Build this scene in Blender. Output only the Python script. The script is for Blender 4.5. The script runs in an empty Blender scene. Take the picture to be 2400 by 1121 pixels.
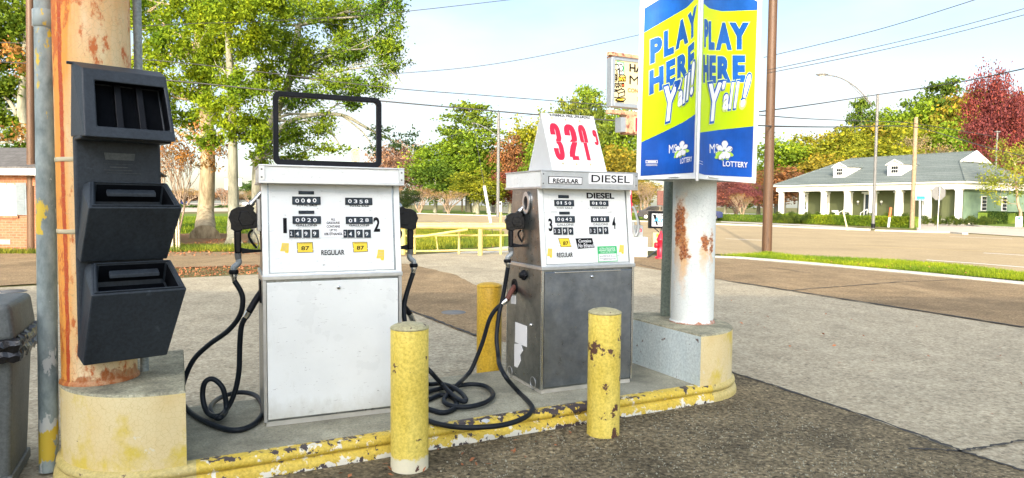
import bpy, bmesh, math, random
import numpy as np
from mathutils import Vector, Matrix
random.seed(7); rng = np.random.default_rng(7)
SC = bpy.context.scene; COL = SC.collection
# ------------------------------------------------------------------ camera model (used to measure places from the photograph)
FPX = 1550.0; PITCH = math.atan(80.5/FPX); ROLL = 0.008; CH = 1.5
cp, sp, cr, sr = math.cos(PITCH), math.sin(PITCH), math.cos(ROLL), math.sin(ROLL)
def ray(x, y):
    a = (x-1200)/FPX; b = -(y-560.5)/FPX
    a, b = a*cr-b*sr, a*sr+b*cr
    return Vector((a, cp+b*sp, -sp+b*cp))
CAM = Vector((0, 0, CH))
def G(x, y, z=0.0):
    d = ray(x, y); t = (z-CH)/d.z
    return CAM+d*t
def D(x, y, Y):
    d = ray(x, y); return CAM+d*(Y/d.y)
def Zat(x, y, Y): return D(x, y, Y).z
class Plane:
    def __init__(s, O, U, V):
        s.O = Vector(O); s.U = Vector(U).normalized(); s.V = Vector(V).normalized(); s.N = s.U.cross(s.V)
        if s.N.dot(CAM-s.O) < 0: s.N = -s.N
    def hit(s, x, y):
        d = ray(x, y); t = (s.O-CAM).dot(s.N)/d.dot(s.N); p = CAM+d*t-s.O
        return p.dot(s.U), p.dot(s.V)
    def pt(s, u, v, w=0.0): return s.O+s.U*u+s.V*v+s.N*w
    def px(s, x, y, w=0.0): return s.pt(*s.hit(x, y), w)

# ------------------------------------------------------------------ materials
class M:
    def __init__(s, name, rough=0.6, metal=0.0, spec=0.5, coat=0.0):
        s.m = bpy.data.materials.new(name); s.m.use_nodes = True; s.t = s.m.node_tree; s.b = s.t.nodes['Principled BSDF']
        s.b.inputs['Roughness'].default_value = rough; s.b.inputs['Metallic'].default_value = metal
        s.b.inputs['Specular IOR Level'].default_value = spec; s.b.inputs['Coat Weight'].default_value = coat
        s._c = None
    def n(s, t): return s.t.nodes.new(t)
    def link(s, a, b): s.t.links.new(a, b)
    def coord(s, kind='Object', scale=(1,1,1), loc=(0,0,0)):
        if s._c is None: s._c = s.n('ShaderNodeTexCoord')
        mp = s.n('ShaderNodeMapping'); mp.inputs['Scale'].default_value = scale; mp.inputs['Location'].default_value = loc
        s.link(s._c.outputs[kind], mp.inputs['Vector']); return mp.outputs['Vector']
    def noise(s, scale, detail=4, rough=0.55, vec=None, sc=(1,1,1), loc=(0,0,0), dist=0):
        n = s.n('ShaderNodeTexNoise'); n.inputs['Scale'].default_value = scale; n.inputs['Detail'].default_value = detail
        n.inputs['Roughness'].default_value = rough; n.inputs['Distortion'].default_value = dist
        s.link(vec or s.coord(scale=sc, loc=loc), n.inputs['Vector']); return n.outputs['Fac']
    def vor(s, scale, feat='F1', out='Distance', sc=(1,1,1), rnd=1.0):
        n = s.n('ShaderNodeTexVoronoi'); n.feature = feat; n.inputs['Scale'].default_value = scale; n.inputs['Randomness'].default_value = rnd
        s.link(s.coord(scale=sc), n.inputs['Vector']); return n.outputs[out]
    def ramp(s, fac, *stops):
        r = s.n('ShaderNodeValToRGB'); e = r.color_ramp.elements
        while len(e) < len(stops): e.new(0.5)
        for i, (p, c) in enumerate(stops):
            e[i].position = p; e[i].color = (*c, 1) if hasattr(c, '__len__') else (c, c, c, 1)
        s.link(fac, r.inputs['Fac']); return r.outputs['Color']
    def mix(s, fac, a, b, mode='MIX'):
        x = s.n('ShaderNodeMix'); x.data_type = 'RGBA'; x.blend_type = mode
        for v, i in ((fac, 0), (a, 6), (b, 7)):
            if isinstance(v, bpy.types.NodeSocket): s.link(v, x.inputs[i])
            elif i == 0: x.inputs[0].default_value = v
            else: x.inputs[i].default_value = (*v, 1)
        return x.outputs[2]
    def math(s, op, a, b=0.0):
        x = s.n('ShaderNodeMath'); x.operation = op
        for i, v in enumerate((a, b)):
            if isinstance(v, bpy.types.NodeSocket): s.link(v, x.inputs[i])
            else: x.inputs[i].default_value = v
        return x.outputs[0]
    def xyz(s, kind='Object'):
        x = s.n('ShaderNodeSeparateXYZ'); s.link(s.coord(kind), x.inputs[0]); return x.outputs
    def color(s, c):
        if isinstance(c, bpy.types.NodeSocket): s.link(c, s.b.inputs['Base Color'])
        else: s.b.inputs['Base Color'].default_value = (*c, 1)
        return s
    def rough(s, c): s.link(c, s.b.inputs['Roughness']); return s
    def bump(s, h, strength=0.4, dist=0.01):
        x = s.n('ShaderNodeBump'); x.inputs['Strength'].default_value = strength; x.inputs['Distance'].default_value = dist
        s.link(h, x.inputs['Height']); s.link(x.outputs[0], s.b.inputs['Normal']); return s
def simple(name, c, rough=0.6, metal=0.0, var=0.12, scale=8, spec=0.5, bump=0.0, coat=0.0):
    m = M(name, rough, metal, spec, coat)
    f = m.noise(scale, 5, 0.6)
    lo = tuple(max(0, v*(1-var)) for v in c); hi = tuple(min(1, v*(1+var)) for v in c)
    m.color(m.ramp(f, (0.3, lo), (0.7, hi)))
    if bump: m.bump(m.noise(scale*6, 4), bump)
    return m.m
MT = {}
def S(name, *a, **k): MT[name] = simple(name, *a, **k)
S('white_panel', (0.80,0.82,0.80), 0.4, var=0.03, scale=2)
S('white_paint', (0.66,0.66,0.64), 0.5, var=0.05)
S('white_print', (0.82,0.82,0.82), 0.4, var=0.01)
S('cream_sign', (0.60,0.51,0.28), 0.4, var=0.04)
S('chrome', (0.62,0.63,0.63), 0.25, metal=1, var=0.08)
S('aluminium', (0.60,0.61,0.62), 0.35, metal=0.9, var=0.08, scale=20)
S('black_plastic', (0.009,0.010,0.013), 0.45, var=0.35, scale=6, spec=0.14)
S('cavity_shade', (0.005,0.006,0.008), 0.9, var=0.3, spec=0.04)  # recess shade of the hood and bins put into this black
S('black_print', (0.010,0.010,0.012), 0.6, var=0.05, spec=0.08)
S('grey_print', (0.25,0.25,0.26), 0.5, var=0.05)
S('pale_print', (0.55,0.56,0.55), 0.5, var=0.05)
S('red_print', (0.62,0.01,0.05), 0.4, var=0.05)
S('orange_print', (0.75,0.13,0.03), 0.4, var=0.05)
S('yellow_print', (0.82,0.60,0.02), 0.4, var=0.05)
S('green_print', (0.02,0.45,0.13), 0.4, var=0.05)
S('blue_print', (0.006,0.085,0.42), 0.55, var=0.3, scale=3, spec=0.2)
S('bright_blue_print', (0.008,0.095,0.38), 0.55, var=0.35, scale=3, spec=0.2)
S('lime_leaf_print', (0.42,0.68,0.03), 0.4, var=0.05)
S('pale_lime_print', (0.72,0.85,0.22), 0.4, var=0.05)
S('sky_blue_print', (0.05,0.40,0.70), 0.4, var=0.05)
S('dark_window', (0.016,0.02,0.024), 0.12, var=0.3, spec=0.25)
S('counter_drum', (0.035,0.048,0.06), 0.4, var=0.4, scale=30, spec=0.15)
S('rubber', (0.010,0.013,0.017), 0.42, var=0.4, scale=10, bump=0.1, spec=0.2)
S('nozzle_rubber', (0.007,0.008,0.011), 0.26, var=0.5, scale=14, bump=0.15, spec=0.22)
S('brown_iron', (0.14,0.05,0.035), 0.6, var=0.3)
S('red_paint', (0.62,0.01,0.03), 0.4, var=0.15)
S('orange_plastic', (0.75,0.13,0.03), 0.5, var=0.1)
S('roof_shingle_grey', (0.2,0.2,0.2), 0.9)
S('fence_wood', (0.46,0.40,0.26), 0.8, var=0.2, scale=4)
S('bag_plastic', (0.012,0.012,0.014), 0.22, var=0.3, scale=9, bump=0.3)
S('sidewalk', (0.46,0.43,0.36), 0.9, var=0.15, scale=3)
S('kerb_concrete', (0.46,0.44,0.38), 0.9, var=0.2, scale=5)
S('line_paint', (0.75,0.75,0.72), 0.7, var=0.15, scale=12)
S('faded_yellow_line', (0.5,0.36,0.14), 0.8, var=0.2, scale=12)
S('crack', (0.045,0.042,0.038), 1.0, var=0.3, scale=20)
S('dirt', (0.30,0.15,0.08), 1.0, var=0.3, scale=2)
S('lamp_glass', (0.7,0.7,0.65), 0.2)
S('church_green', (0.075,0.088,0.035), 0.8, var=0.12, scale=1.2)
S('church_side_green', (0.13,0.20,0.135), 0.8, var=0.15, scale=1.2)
S('door_dark', (0.03,0.045,0.06), 0.25)
S('shutter_grey', (0.16,0.2,0.22), 0.6)
S('pole_grey', (0.14,0.14,0.135), 0.6, var=0.15, scale=6)
S('pole_wood_pale', (0.27,0.20,0.12), 0.85, var=0.25, scale=6)
S('wire', (0.03,0.03,0.03), 0.6)
S('car_navy', (0.01,0.02,0.08), 0.2, coat=0.6)
S('car_silver', (0.5,0.52,0.55), 0.25, coat=0.6)
S('car_black', (0.02,0.022,0.03), 0.2, coat=0.6)
S('metal_box_grey', (0.34,0.37,0.38), 0.5, metal=0.3)
S('store_wall', (0.22,0.27,0.33), 0.9)
S('shop_wall', (0.55,0.55,0.5), 0.8)
S('fallen_leaf', (0.36,0.13,0.05), 0.8, var=0.5, scale=1.5)
S('tin_roof', (0.42,0.48,0.52), 0.4, metal=0.4)

def enamel():
    m = M('white_enamel', 0.3); c = m.ramp(m.noise(2.2, 6, .6), (.3, (.70,.72,.70)), (.6, (.78,.80,.78)))
    c = m.mix(m.ramp(m.noise(9, 7, .7, sc=(1,1,.35), loc=(3,1,2)), (.58, 0.0), (.80, .55)), c, (.50,.50,.44))
    gr = m.math('SUBTRACT', m.math('ADD', m.math('MULTIPLY', m.noise(7, 6, .7, sc=(1,1,.6), loc=(5,5,5)), .30), 0.02), m.xyz()[2]); c = m.mix(m.ramp(gr, (0.0, 0.0), (0.16, .6)), c, (.42,.39,.30))     # road dirt at the foot
    sc_ = m.noise(26, 2, .3, sc=(1,1,6), loc=(1,5,3), dist=1.2); c = m.mix(m.ramp(sc_, (.735, 0.0), (.745, .8)), c, (.30,.29,.27))
    m.color(c); m.rough(m.ramp(m.noise(5, 5), (.3, .22), (.7, .42))); m.bump(m.noise(1.6, 2), .12, .02); MT['white_enamel'] = m.m
enamel()
def poster_yellow():
    m = M('lottery_yellow', 0.55, spec=0.2)
    v = m.vor(55); v2 = m.vor(24)
    dots = m.math('MAXIMUM', m.ramp(v, (0.13, 1.0), (0.20, 0.0)), m.ramp(v2, (0.09, 1.0), (0.13, 0.0)))
    pat = m.ramp(m.noise(2.2, 2), (0.42, 0.0), (0.6, 1.0))
    z = m.xyz()[2]
    up = m.ramp(m.math('MULTIPLY', z, 0.3), (0.66, 0.0), (0.76, 1.0))
    dots = m.math('MULTIPLY', m.math('MULTIPLY', dots, m.math('ADD', pat, 0.25)), up)
    m.color(m.mix(dots, (0.52,0.72,0.0), (0.85,0.88,0.6))); MT['lottery_yellow'] = m.m
poster_yellow()

def speckle_ground(name, base, dark, light, s1=90, s2=2.0, patch=(0.75,1.15), bump=0.5, stainscale=0.5, stain=0.25, r=0.9):
    m = M(name, r, spec=0.3)
    cells = m.vor(s1, out='Color')
    sep = m.n('ShaderNodeSeparateColor'); m.link(cells, sep.inputs[0])
    c = m.ramp(sep.outputs[0], (0.0, dark), (0.45, base), (0.85, base), (1.0, light))
    f = m.noise(s1*0.55, 5, 0.7)
    c = m.mix(0.5, c, m.ramp(f, (0.35, dark), (0.65, light)))
    pf = m.noise(s2, 6, 0.65)
    c = m.mix(1.0, c, m.ramp(pf, (0.3, patch[0]), (0.7, patch[1])), 'MULTIPLY')
    sf = m.noise(stainscale, 7, 0.6, loc=(3,1,0))
    c = m.mix(m.ramp(sf, (0.52, 0.0), (0.7, stain)), c, tuple(v*0.6 for v in dark))
    sp2 = m.noise(2.6, 3, 0.5, loc=(8,3,0)); c = m.mix(m.ramp(sp2, (0.68, 0.0), (0.78, stain)), c, tuple(v*0.45 for v in dark))     # oil drips
    wear = m.noise(1.2, 5, 0.6, sc=(1,.18,1), loc=(2,9,0)); c = m.mix(m.ramp(wear, (0.55, 0.0), (0.75, stain*.7)), c, light)            # worn lanes
    m.color(c); m.bump(m.math('ADD', m.vor(s1), f), bump, 0.006); MT[name] = m.m
speckle_ground('concrete_lot', (0.41,0.345,0.235), (0.17,0.14,0.09), (0.60,0.53,0.38), 50, patch=(0.80,1.10), stain=0.32, stainscale=0.35)
speckle_ground('brown_asphalt', (0.24,0.155,0.075), (0.11,0.07,0.032), (0.46,0.34,0.19), 60, stain=0.5)
speckle_ground('dark_asphalt', (0.074,0.056,0.028), (0.016,0.013,0.008), (0.40,0.32,0.19), 60, patch=(0.55,1.5), stain=0.5, bump=0.9)
speckle_ground('road_asphalt', (0.38,0.285,0.15), (0.29,0.21,0.105), (0.48,0.37,0.22), 30, s2=0.35, bump=0.2, patch=(0.85,1.1))
speckle_ground('road_asphalt_grey', (0.22,0.18,0.15), (0.15,0.12,0.1), (0.30,0.25,0.2), 30, s2=0.35, bump=0.2)
speckle_ground('island_concrete', (0.37,0.34,0.225), (0.19,0.185,0.14), (0.44,0.42,0.33), 160, s2=3.5, patch=(0.6,1.2), bump=0.25, stainscale=2.0, stain=0.6)
speckle_ground('plinth_top', (0.36,0.335,0.22), (0.16,0.155,0.10), (0.52,0.48,0.35), 120, s2=6, patch=(0.45,1.4), bump=0.3, stainscale=3, stain=0.7)
speckle_ground('drive_concrete', (0.50,0.42,0.33), (0.42,0.35,0.27), (0.56,0.48,0.38), 12, s2=0.3, bump=0.1, patch=(0.9,1.08))
def grassm(name, a, b, c):
    m = M(name, 1.0, spec=0.1)
    x = m.ramp(m.noise(1.6, 8, 0.75), (0.3, a), (0.5, b), (0.72, c)); m.color(x)
    m.bump(m.noise(25, 6, 0.8), 0.8, 0.05); MT[name] = m.m
grassm('lawn', (0.07,0.10,0.02), (0.13,0.20,0.03), (0.24,0.24,0.07))
grassm('ground_cover', (0.10,0.10,0.04), (0.16,0.15,0.06), (0.24,0.19,0.09))
grassm('bare_soil', (0.16,0.09,0.045), (0.26,0.15,0.08), (0.20,0.2,0.06))

def chipped(name, paint, paint2, under=(0.10,0.045,0.03), chip=(0.66,0.70), white=0.0, streak=0.3, sc=(1,1,1), cscale=9, crack=0.0, zchip=False, spec=0.4, foot=0.0):
    m = M(name, 0.5, spec=spec)
    c = m.ramp(m.noise(6, 6, 0.65, sc=(1,1,streak)), (0.35, paint), (0.62, paint2))
    fine = m.noise(60, 4, 0.7)
    c = m.mix(0.5, c, m.ramp(fine, (0.32, tuple(v*0.45 for v in paint)), (0.62, paint2)))
    if white: c = m.mix(m.ramp(m.noise(5, 8, 0.7, sc=sc, loc=(5,2,1)), (white, 0.0), (white+0.03, 0.85)), c, (0.7,0.68,0.58))
    if foot:      # paint worn to white near the ground
        fz = m.ramp(m.math('ADD', m.math('MULTIPLY', m.xyz()[2], 3.0), m.math('MULTIPLY', m.noise(11, 6, .7, loc=(6,6,6)), -foot)), (0.0, 1.0), (0.04, 0.0)); c = m.mix(m.math('MULTIPLY', fz, .85), c, (.70,.66,.52))
    cf = m.noise(cscale, 7, 0.62, sc=sc, loc=(1,7,3))
    if zchip:     # a kerb is scraped along its upper edge and flakes at the foot
        z = m.math('MULTIPLY', m.xyz()[2], 8.0); big = m.math('MULTIPLY', m.math('SUBTRACT', m.noise(1.7, 3), .5), .45)
        e_ = m.math('ADD', m.ramp(z, (0.0, .10), (0.22, .0), (0.80, .0), (0.93, .11)), m.math('ADD', big, -.045)); cf = m.math('ADD', cf, e_)
        c = m.mix(m.ramp(m.math('ADD', m.noise(14, 6, .65, loc=(4,4,4)), m.ramp(z, (0.0, .16), (0.30, .0))), (.60, 0.0), (.62, .9)), c, (.72,.70,.62))
    msk = m.ramp(cf, (chip[0], 0.0), (chip[1], 1.0))
    c = m.mix(msk, c, under)
    h = m.math('SUBTRACT', fine, m.math('MULTIPLY', msk, 1.5))
    if crack:
        e = m.vor(38, 'DISTANCE_TO_EDGE'); ce = m.ramp(e, (0.0, 1.0), (0.035, 0.0))
        c = m.mix(m.math('MULTIPLY', ce, crack), c, tuple(v*0.45 for v in paint))
    m.color(c); m.bump(h, 0.35, 0.004); MT[name] = m.m; return m
chipped('yellow_bollard', (0.63,0.45,0.04), (0.80,0.64,0.14), chip=(0.635,0.648), cscale=8, white=0.68, foot=0.40)
chipped('yellow_bollard_chipped', (0.63,0.45,0.04), (0.80,0.64,0.14), chip=(0.585,0.597), cscale=8, white=0.70)
chipped('yellow_bollard_orange', (0.58,0.33,0.015), (0.74,0.47,0.04), chip=(0.68,0.69), cscale=7)
chipped('bollard_cap', (0.34,0.30,0.16), (0.50,0.46,0.26), chip=(0.62,0.66), cscale=20)
kerbm = chipped('kerb_yellow', (0.60,0.40,0.03), (0.72,0.53,0.08), under=(0.06,0.045,0.045), chip=(0.585,0.60), white=0.60, cscale=18, zchip=True)
chipped('kerb_cream', (0.50,0.40,0.12), (0.62,0.50,0.20), under=(0.15,0.1,0.05), chip=(0.64,0.66), white=0.62, cscale=9)
chipped('railing_yellow', (0.58,0.45,0.12), (0.70,0.55,0.2), under=(0.45,0.14,0.02), chip=(0.70,0.73), cscale=5)
chipped('galvanised', (0.17,0.20,0.20), (0.33,0.37,0.36), under=(0.55,0.55,0.52), chip=(0.66,0.70), cscale=14, sc=(1,1,.5))
chipped('pipe_dark', (0.10,0.13,0.11), (0.20,0.24,0.20), under=(0.5,0.5,0.45), chip=(0.70,0.72), cscale=14)
chipped('shade_blue_wall', (0.50,0.60,0.61), (0.66,0.73,0.71), under=(0.12,0.08,0.06), chip=(0.655,0.665), cscale=13)  # bluish shade of the plinth's inner face put into the paint colour
chipped('concrete_block', (0.42,0.43,0.37), (0.52,0.53,0.46), under=(0.2,0.2,0.15), chip=(0.72,0.75), cscale=14)
chipped('pole_wood', (0.05,0.024,0.011), (0.14,0.075,0.038), under=(0.05,0.025,0.015), chip=(0.6,0.66), sc=(3,3,.4), streak=0.05)
chipped('plastic_bin', (0.06,0.068,0.065), (0.12,0.13,0.125), under=(0.07,0.07,0.07), chip=(0.66,0.8), cscale=3)
chipped('service_plastic', (0.011,0.016,0.022), (0.026,0.035,0.045), under=(0.06,0.075,0.09), chip=(0.66,0.76), cscale=8)
def pipe_paint():
    m = M('pipe_old_paint', 0.5, spec=0.3); c = m.ramp(m.noise(14, 6, .65, sc=(1,1,.5)), (.35, (.15,.19,.19)), (.62, (.31,.36,.35)))
    Z = m.xyz()[2]; n = m.noise(9, 6, .65, sc=(1,1,.4), loc=(2,2,2))
    low = m.ramp(m.math('MULTIPLY', Z, .5), (.0, .16), (.42, .06), (.75, .0)); c = m.mix(m.ramp(m.math('ADD', n, low), (.64, 0.0), (.655, 1.0)), c, (.52,.53,.50))
    y = m.noise(5, 5, .6, sc=(1,1,.5), loc=(7,1,4)); low2 = m.ramp(Z, (.0, .05), (.55, .03), (.75, -.0)); c = m.mix(m.ramp(m.math('ADD', y, low2), (.645, 0.0), (.66, 1.0)), c, (.60,.43,.05)); m.color(c); MT['pipe_old_paint'] = m.m
pipe_paint()
def plinth_paint(name, yellowside):
    m = M(name, 0.5, spec=0.4)
    c = m.ramp(m.noise(3, 6, 0.6), (0.3, (0.66,0.50,0.22)), (0.7, (0.73,0.62,0.36)))
    z = m.xyz()[2]
    ye = m.ramp(m.noise(4.5, 7, 0.65, sc=(1,1,.8), loc=(2,0,0)), (0.50, 0.0), (0.62, 0.9))
    c = m.mix(ye, c, (0.62,0.47,0.06))
    c = m.mix(m.ramp(m.noise(7, 7, 0.7, loc=(9,0,2)), (0.62, 0.0), (0.68, .8)), c, (0.70,0.69,0.62))
    c = m.mix(m.ramp(m.noise(11, 6, 0.6, loc=(0,5,0)), (0.70, 0.0), (0.71, 1.0)), c, (0.13,0.055,0.03))
    e = m.vor(42, 'DISTANCE_TO_EDGE'); ce = m.ramp(e, (0.0, 0.5), (0.04, 0.0))
    c = m.mix(ce, c, (0.45,0.33,0.1))
    m.color(c); m.bump(m.noise(40, 4), 0.2, 0.004); MT[name] = m.m
plinth_paint('plinth_cream', 0)
def column_mat(name, base, base2, left):
    # painted steel with rust stains of their own shape (seam, drips, foot)
    m = M(name, 0.62, spec=0.25)
    o = m.xyz(); X, Y, Z = o
    c = m.ramp(m.noise(2.5, 5, 0.6), (0.35, base), (0.65, base2))
    drip = m.noise(7, 7, 0.62, sc=(1,1,.12)); grain = m.noise(22, 6, 0.7, sc=(1,1,.5))
    big = m.noise(3.0, 5, 0.65, sc=(1,1,.35), loc=(3,3,0))
    ang = m.math('ARCTAN2', Y, X)        # angle about the axis
    if left:
        seam = m.ramp(m.math('ABSOLUTE', m.math('SUBTRACT', ang, -2.12)), (0.10, 1.0), (0.62, 0.0)); line = m.ramp(m.math('ABSOLUTE', m.math('SUBTRACT', m.math('ADD', ang, m.math('MULTIPLY', m.noise(2, 3), .12)), -1.87)), (0.05, 1.0), (0.16, 0.0))   # rusty seam down the left side
        hz_ = m.ramp(m.math('MULTIPLY', Z, 0.4), (0.62, 0.0), (0.86, 1.0)); ora = m.math('MULTIPLY', m.math('ADD', m.math('ADD', seam, m.math('MULTIPLY', hz_, .46)), 0.58), drip)
        c = m.mix(m.ramp(ora, (0.25, 0.0), (0.62, 1.0)), c, (0.72,0.30,0.055))
        k = m.math('MULTIPLY', line, m.math('ADD', grain, 0.12))
        c = m.mix(m.ramp(k, (0.40, 0.0), (0.50, 1.0)), c, (0.42,0.065,0.02))
        sp_ = m.math('ADD', m.math('MULTIPLY', big, grain), m.math('MULTIPLY', hz_, .035))
        c = m.mix(m.ramp(sp_, (0.27, 0.0), (0.32, 0.95)), c, (0.50,0.12,0.025))
    else:
        def spot(a0, aw, z0, zh, zl):
            wob = m.math('SUBTRACT', m.noise(9, 5, .65, loc=(a0, 0, 3)), .5)
            a = m.ramp(m.math('ABSOLUTE', m.math('SUBTRACT', m.math('ADD', ang, m.math('MULTIPLY', wob, 1.1)), a0)), (aw*0.5, 1.0), (aw, 0.0))
            zz = m.math('SUBTRACT', m.math('ADD', Z, m.math('MULTIPLY', m.math('SUBTRACT', m.noise(14, 5, .7, loc=(1, a0, 7)), .5), .35)), z0)
            up = m.ramp(m.math('DIVIDE', zz, zh), (0.0, 1.0), (1.0, 0.0)); dn = m.ramp(m.math('DIVIDE', m.math('MULTIPLY', zz, -1.0), zl), (0.0, 1.0), (1.0, 0.0))
            return m.math('MULTIPLY', a, m.math('MULTIPLY', up, dn))
        for (a0, aw, z0, zh, zl, st) in ((-2.52,0.50,0.76,0.42,0.60,1.0), (-1.32,0.24,0.68,0.18,0.35,.8), (-0.88,0.18,0.66,0.16,0.28,.7), (-2.3,0.3,0.62,0.2,0.5,.7)):
            s_ = spot(a0, aw, z0, zh, zl)
            k = m.math('MULTIPLY', s_, m.math('ADD', drip, 0.2))
            c = m.mix(m.ramp(k, (0.12, 0.0), (0.6, 0.9*st)), c, (0.72,0.42,0.16))
            s2 = spot(a0, aw*0.9, z0, zh*1.1, zl*0.35)
            k = m.math('MULTIPLY', s2, m.math('ADD', m.noise(34, 6, .75), 0.12*st))
            c = m.mix(m.ramp(k, (0.27, 0.0), (0.40, 1.0)), c, m.ramp(m.noise(60, 3), (.35, (0.16,0.045,0.02)), (.65, (0.50,0.17,0.05))))
    foot = m.ramp(m.math('ADD', Z, m.math('MULTIPLY', m.math('POWER', m.math('MULTIPLY', m.noise(9, 5, .7), 1.3), 4.0), -0.19 if left else -0.06)), (0.0, 1.0), (0.02 if left else 0.004, 0.0))
    c = m.mix(m.math('MULTIPLY', foot, m.ramp(grain, (.3, .4), (.6, 1.0))), c, (0.36,0.11,0.03))
    e = m.vor(34, 'DISTANCE_TO_EDGE'); ce = m.ramp(e, (0.0, 0.55), (0.03, 0.0))
    c = m.mix(ce, c, tuple(v*0.5 for v in base))
    m.color(c); m.bump(m.math('SUBTRACT', m.noise(30, 4), ce), 0.15, 0.003); MT[name] = m.m
column_mat('column_rusty_cream', (0.68,0.52,0.27), (0.75,0.62,0.40), True)
column_mat('column_white', (0.66,0.70,0.67), (0.74,0.76,0.72), False)
def steel():
    m = M('stainless', 0.3, metal=1.0)
    w = m.noise(4, 3, 0.5, dist=2.5); 
    m.color(m.ramp(m.noise(5, 6, 0.7), (0.3, (0.18,0.205,0.245)), (0.7, (0.36,0.39,0.44))))
    m.rough(m.ramp(m.noise(14, 7, 0.8), (0.3, 0.24), (0.7, 0.42)))
    m.bump(m.math('ADD', w, m.noise(120, 3)), 0.10, 0.004); MT['stainless'] = m.m
    m = M('stainless_side', 0.2, metal=1.0)
    m.color(m.ramp(m.noise(6, 6, 0.7), (0.3, (0.16,0.175,0.185)), (0.7, (0.33,0.35,0.35))))
    m.rough(m.ramp(m.noise(20, 6, 0.8), (0.3, 0.22), (0.7, 0.42)))
    m.bump(m.noise(6, 3), 0.12, 0.01); MT['stainless_side'] = m.m
steel()
def brick(name, a, b, mortar, axis):
    m = M(name, 0.9)
    n = m.n('ShaderNodeTexBrick'); n.inputs['Scale'].default_value = 1
    n.inputs['Brick Width'].default_value = 0.21; n.inputs['Row Height'].default_value = 0.075; n.inputs['Mortar Size'].default_value = 0.008
    n.inputs['Color1'].default_value = (*a,1); n.inputs['Color2'].default_value = (*b,1); n.inputs['Mortar'].default_value = (*mortar,1)
    o = m.xyz(); cb = m.n('ShaderNodeCombineXYZ'); m.link(o[0], cb.inputs[0]); m.link(o[2], cb.inputs[1])
    m.link(cb.outputs[0], n.inputs['Vector']); c = m.mix(0.35, n.outputs['Color'], m.ramp(m.noise(14, 4), (0.3, (0.14,0.05,0.03)), (0.7, (0.42,0.20,0.10))))
    m.color(c); m.bump(n.outputs['Fac'], -0.3, 0.01); MT[name] = m.m
brick('brick', (0.23,0.075,0.035), (0.36,0.14,0.065), (0.28,0.21,0.15), 0)
def shingle(name, a, b, sx=0.3, sy=0.14, m2=0.008):
    m = M(name, 0.9)
    n = m.n('ShaderNodeTexBrick'); n.inputs['Scale'].default_value = 1
    n.inputs['Brick Width'].default_value = sx; n.inputs['Row Height'].default_value = sy; n.inputs['Mortar Size'].default_value = m2
    n.inputs['Color1'].default_value = (*a,1); n.inputs['Color2'].default_value = (*b,1); n.inputs['Mortar'].default_value = (*(v*0.4 for v in a),1)
    o = m.xyz(); cb = m.n('ShaderNodeCombineXYZ'); m.link(m.math('ADD', o[0], m.math('MULTIPLY', o[1], .3)), cb.inputs[0]); m.link(o[2], cb.inputs[1])
    m.link(cb.outputs[0], n.inputs['Vector'])
    m.color(m.mix(0.45, n.outputs['Color'], m.ramp(m.noise(9, 5, .7), (0.35, tuple(v*.7 for v in a)), (0.65, tuple(v*1.4 for v in b))))); MT[name] = m.m
shingle('house_shingle', (0.075,0.07,0.065), (0.12,0.115,0.11))
shingle('church_shingle', (0.075,0.098,0.09), (0.15,0.175,0.165), 0.9, 0.2, .02)
def leafmat(name='leaves', tr=0.35):
    m = M(name, 0.7, spec=0.12)
    oi = m.n('ShaderNodeObjectInfo'); ge = m.n('ShaderNodeNewGeometry')
    r = ge.outputs['Random Per Island']
    v = m.ramp(r, (0.0, (0.55,0.6,0.5)), (0.5, (1.0,1.0,1.0)), (0.85, (1.3,1.2,0.9)), (1.0, (1.7,1.4,0.8)))
    c = m.mix(1.0, oi.outputs['Color'], v, 'MULTIPLY')
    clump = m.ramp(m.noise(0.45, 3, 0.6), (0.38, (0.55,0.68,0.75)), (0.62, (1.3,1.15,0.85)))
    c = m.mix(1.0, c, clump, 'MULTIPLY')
    m.color(c)
    t = m.n('ShaderNodeBsdfTranslucent'); m.link(c, t.inputs['Color'])
    mx = m.n('ShaderNodeMixShader'); mx.inputs[0].default_value = tr
    out = [n for n in m.t.nodes if n.type == 'OUTPUT_MATERIAL'][0]
    m.link(m.b.outputs[0], mx.inputs[1]); m.link(t.outputs[0], mx.inputs[2]); m.link(mx.outputs[0], out.inputs[0])
    MT[name] = m.m
leafmat()
def bark(name, a, b):
    m = M(name, 0.95, spec=0.2); c = m.ramp(m.noise(5, 7, 0.7, sc=(1,1,.22)), (0.35, a), (0.65, b))
    m.color(c); m.bump(m.noise(7, 6, 0.7, sc=(1,1,.2)), 0.8, 0.05); MT[name] = m.m
bark('bark_tan', (0.20,0.15,0.085), (0.46,0.38,0.24)); bark('bark_grey', (0.15,0.15,0.11), (0.34,0.33,0.25)); bark('bark_twig', (0.26,0.18,0.12), (0.42,0.31,0.22))

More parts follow.
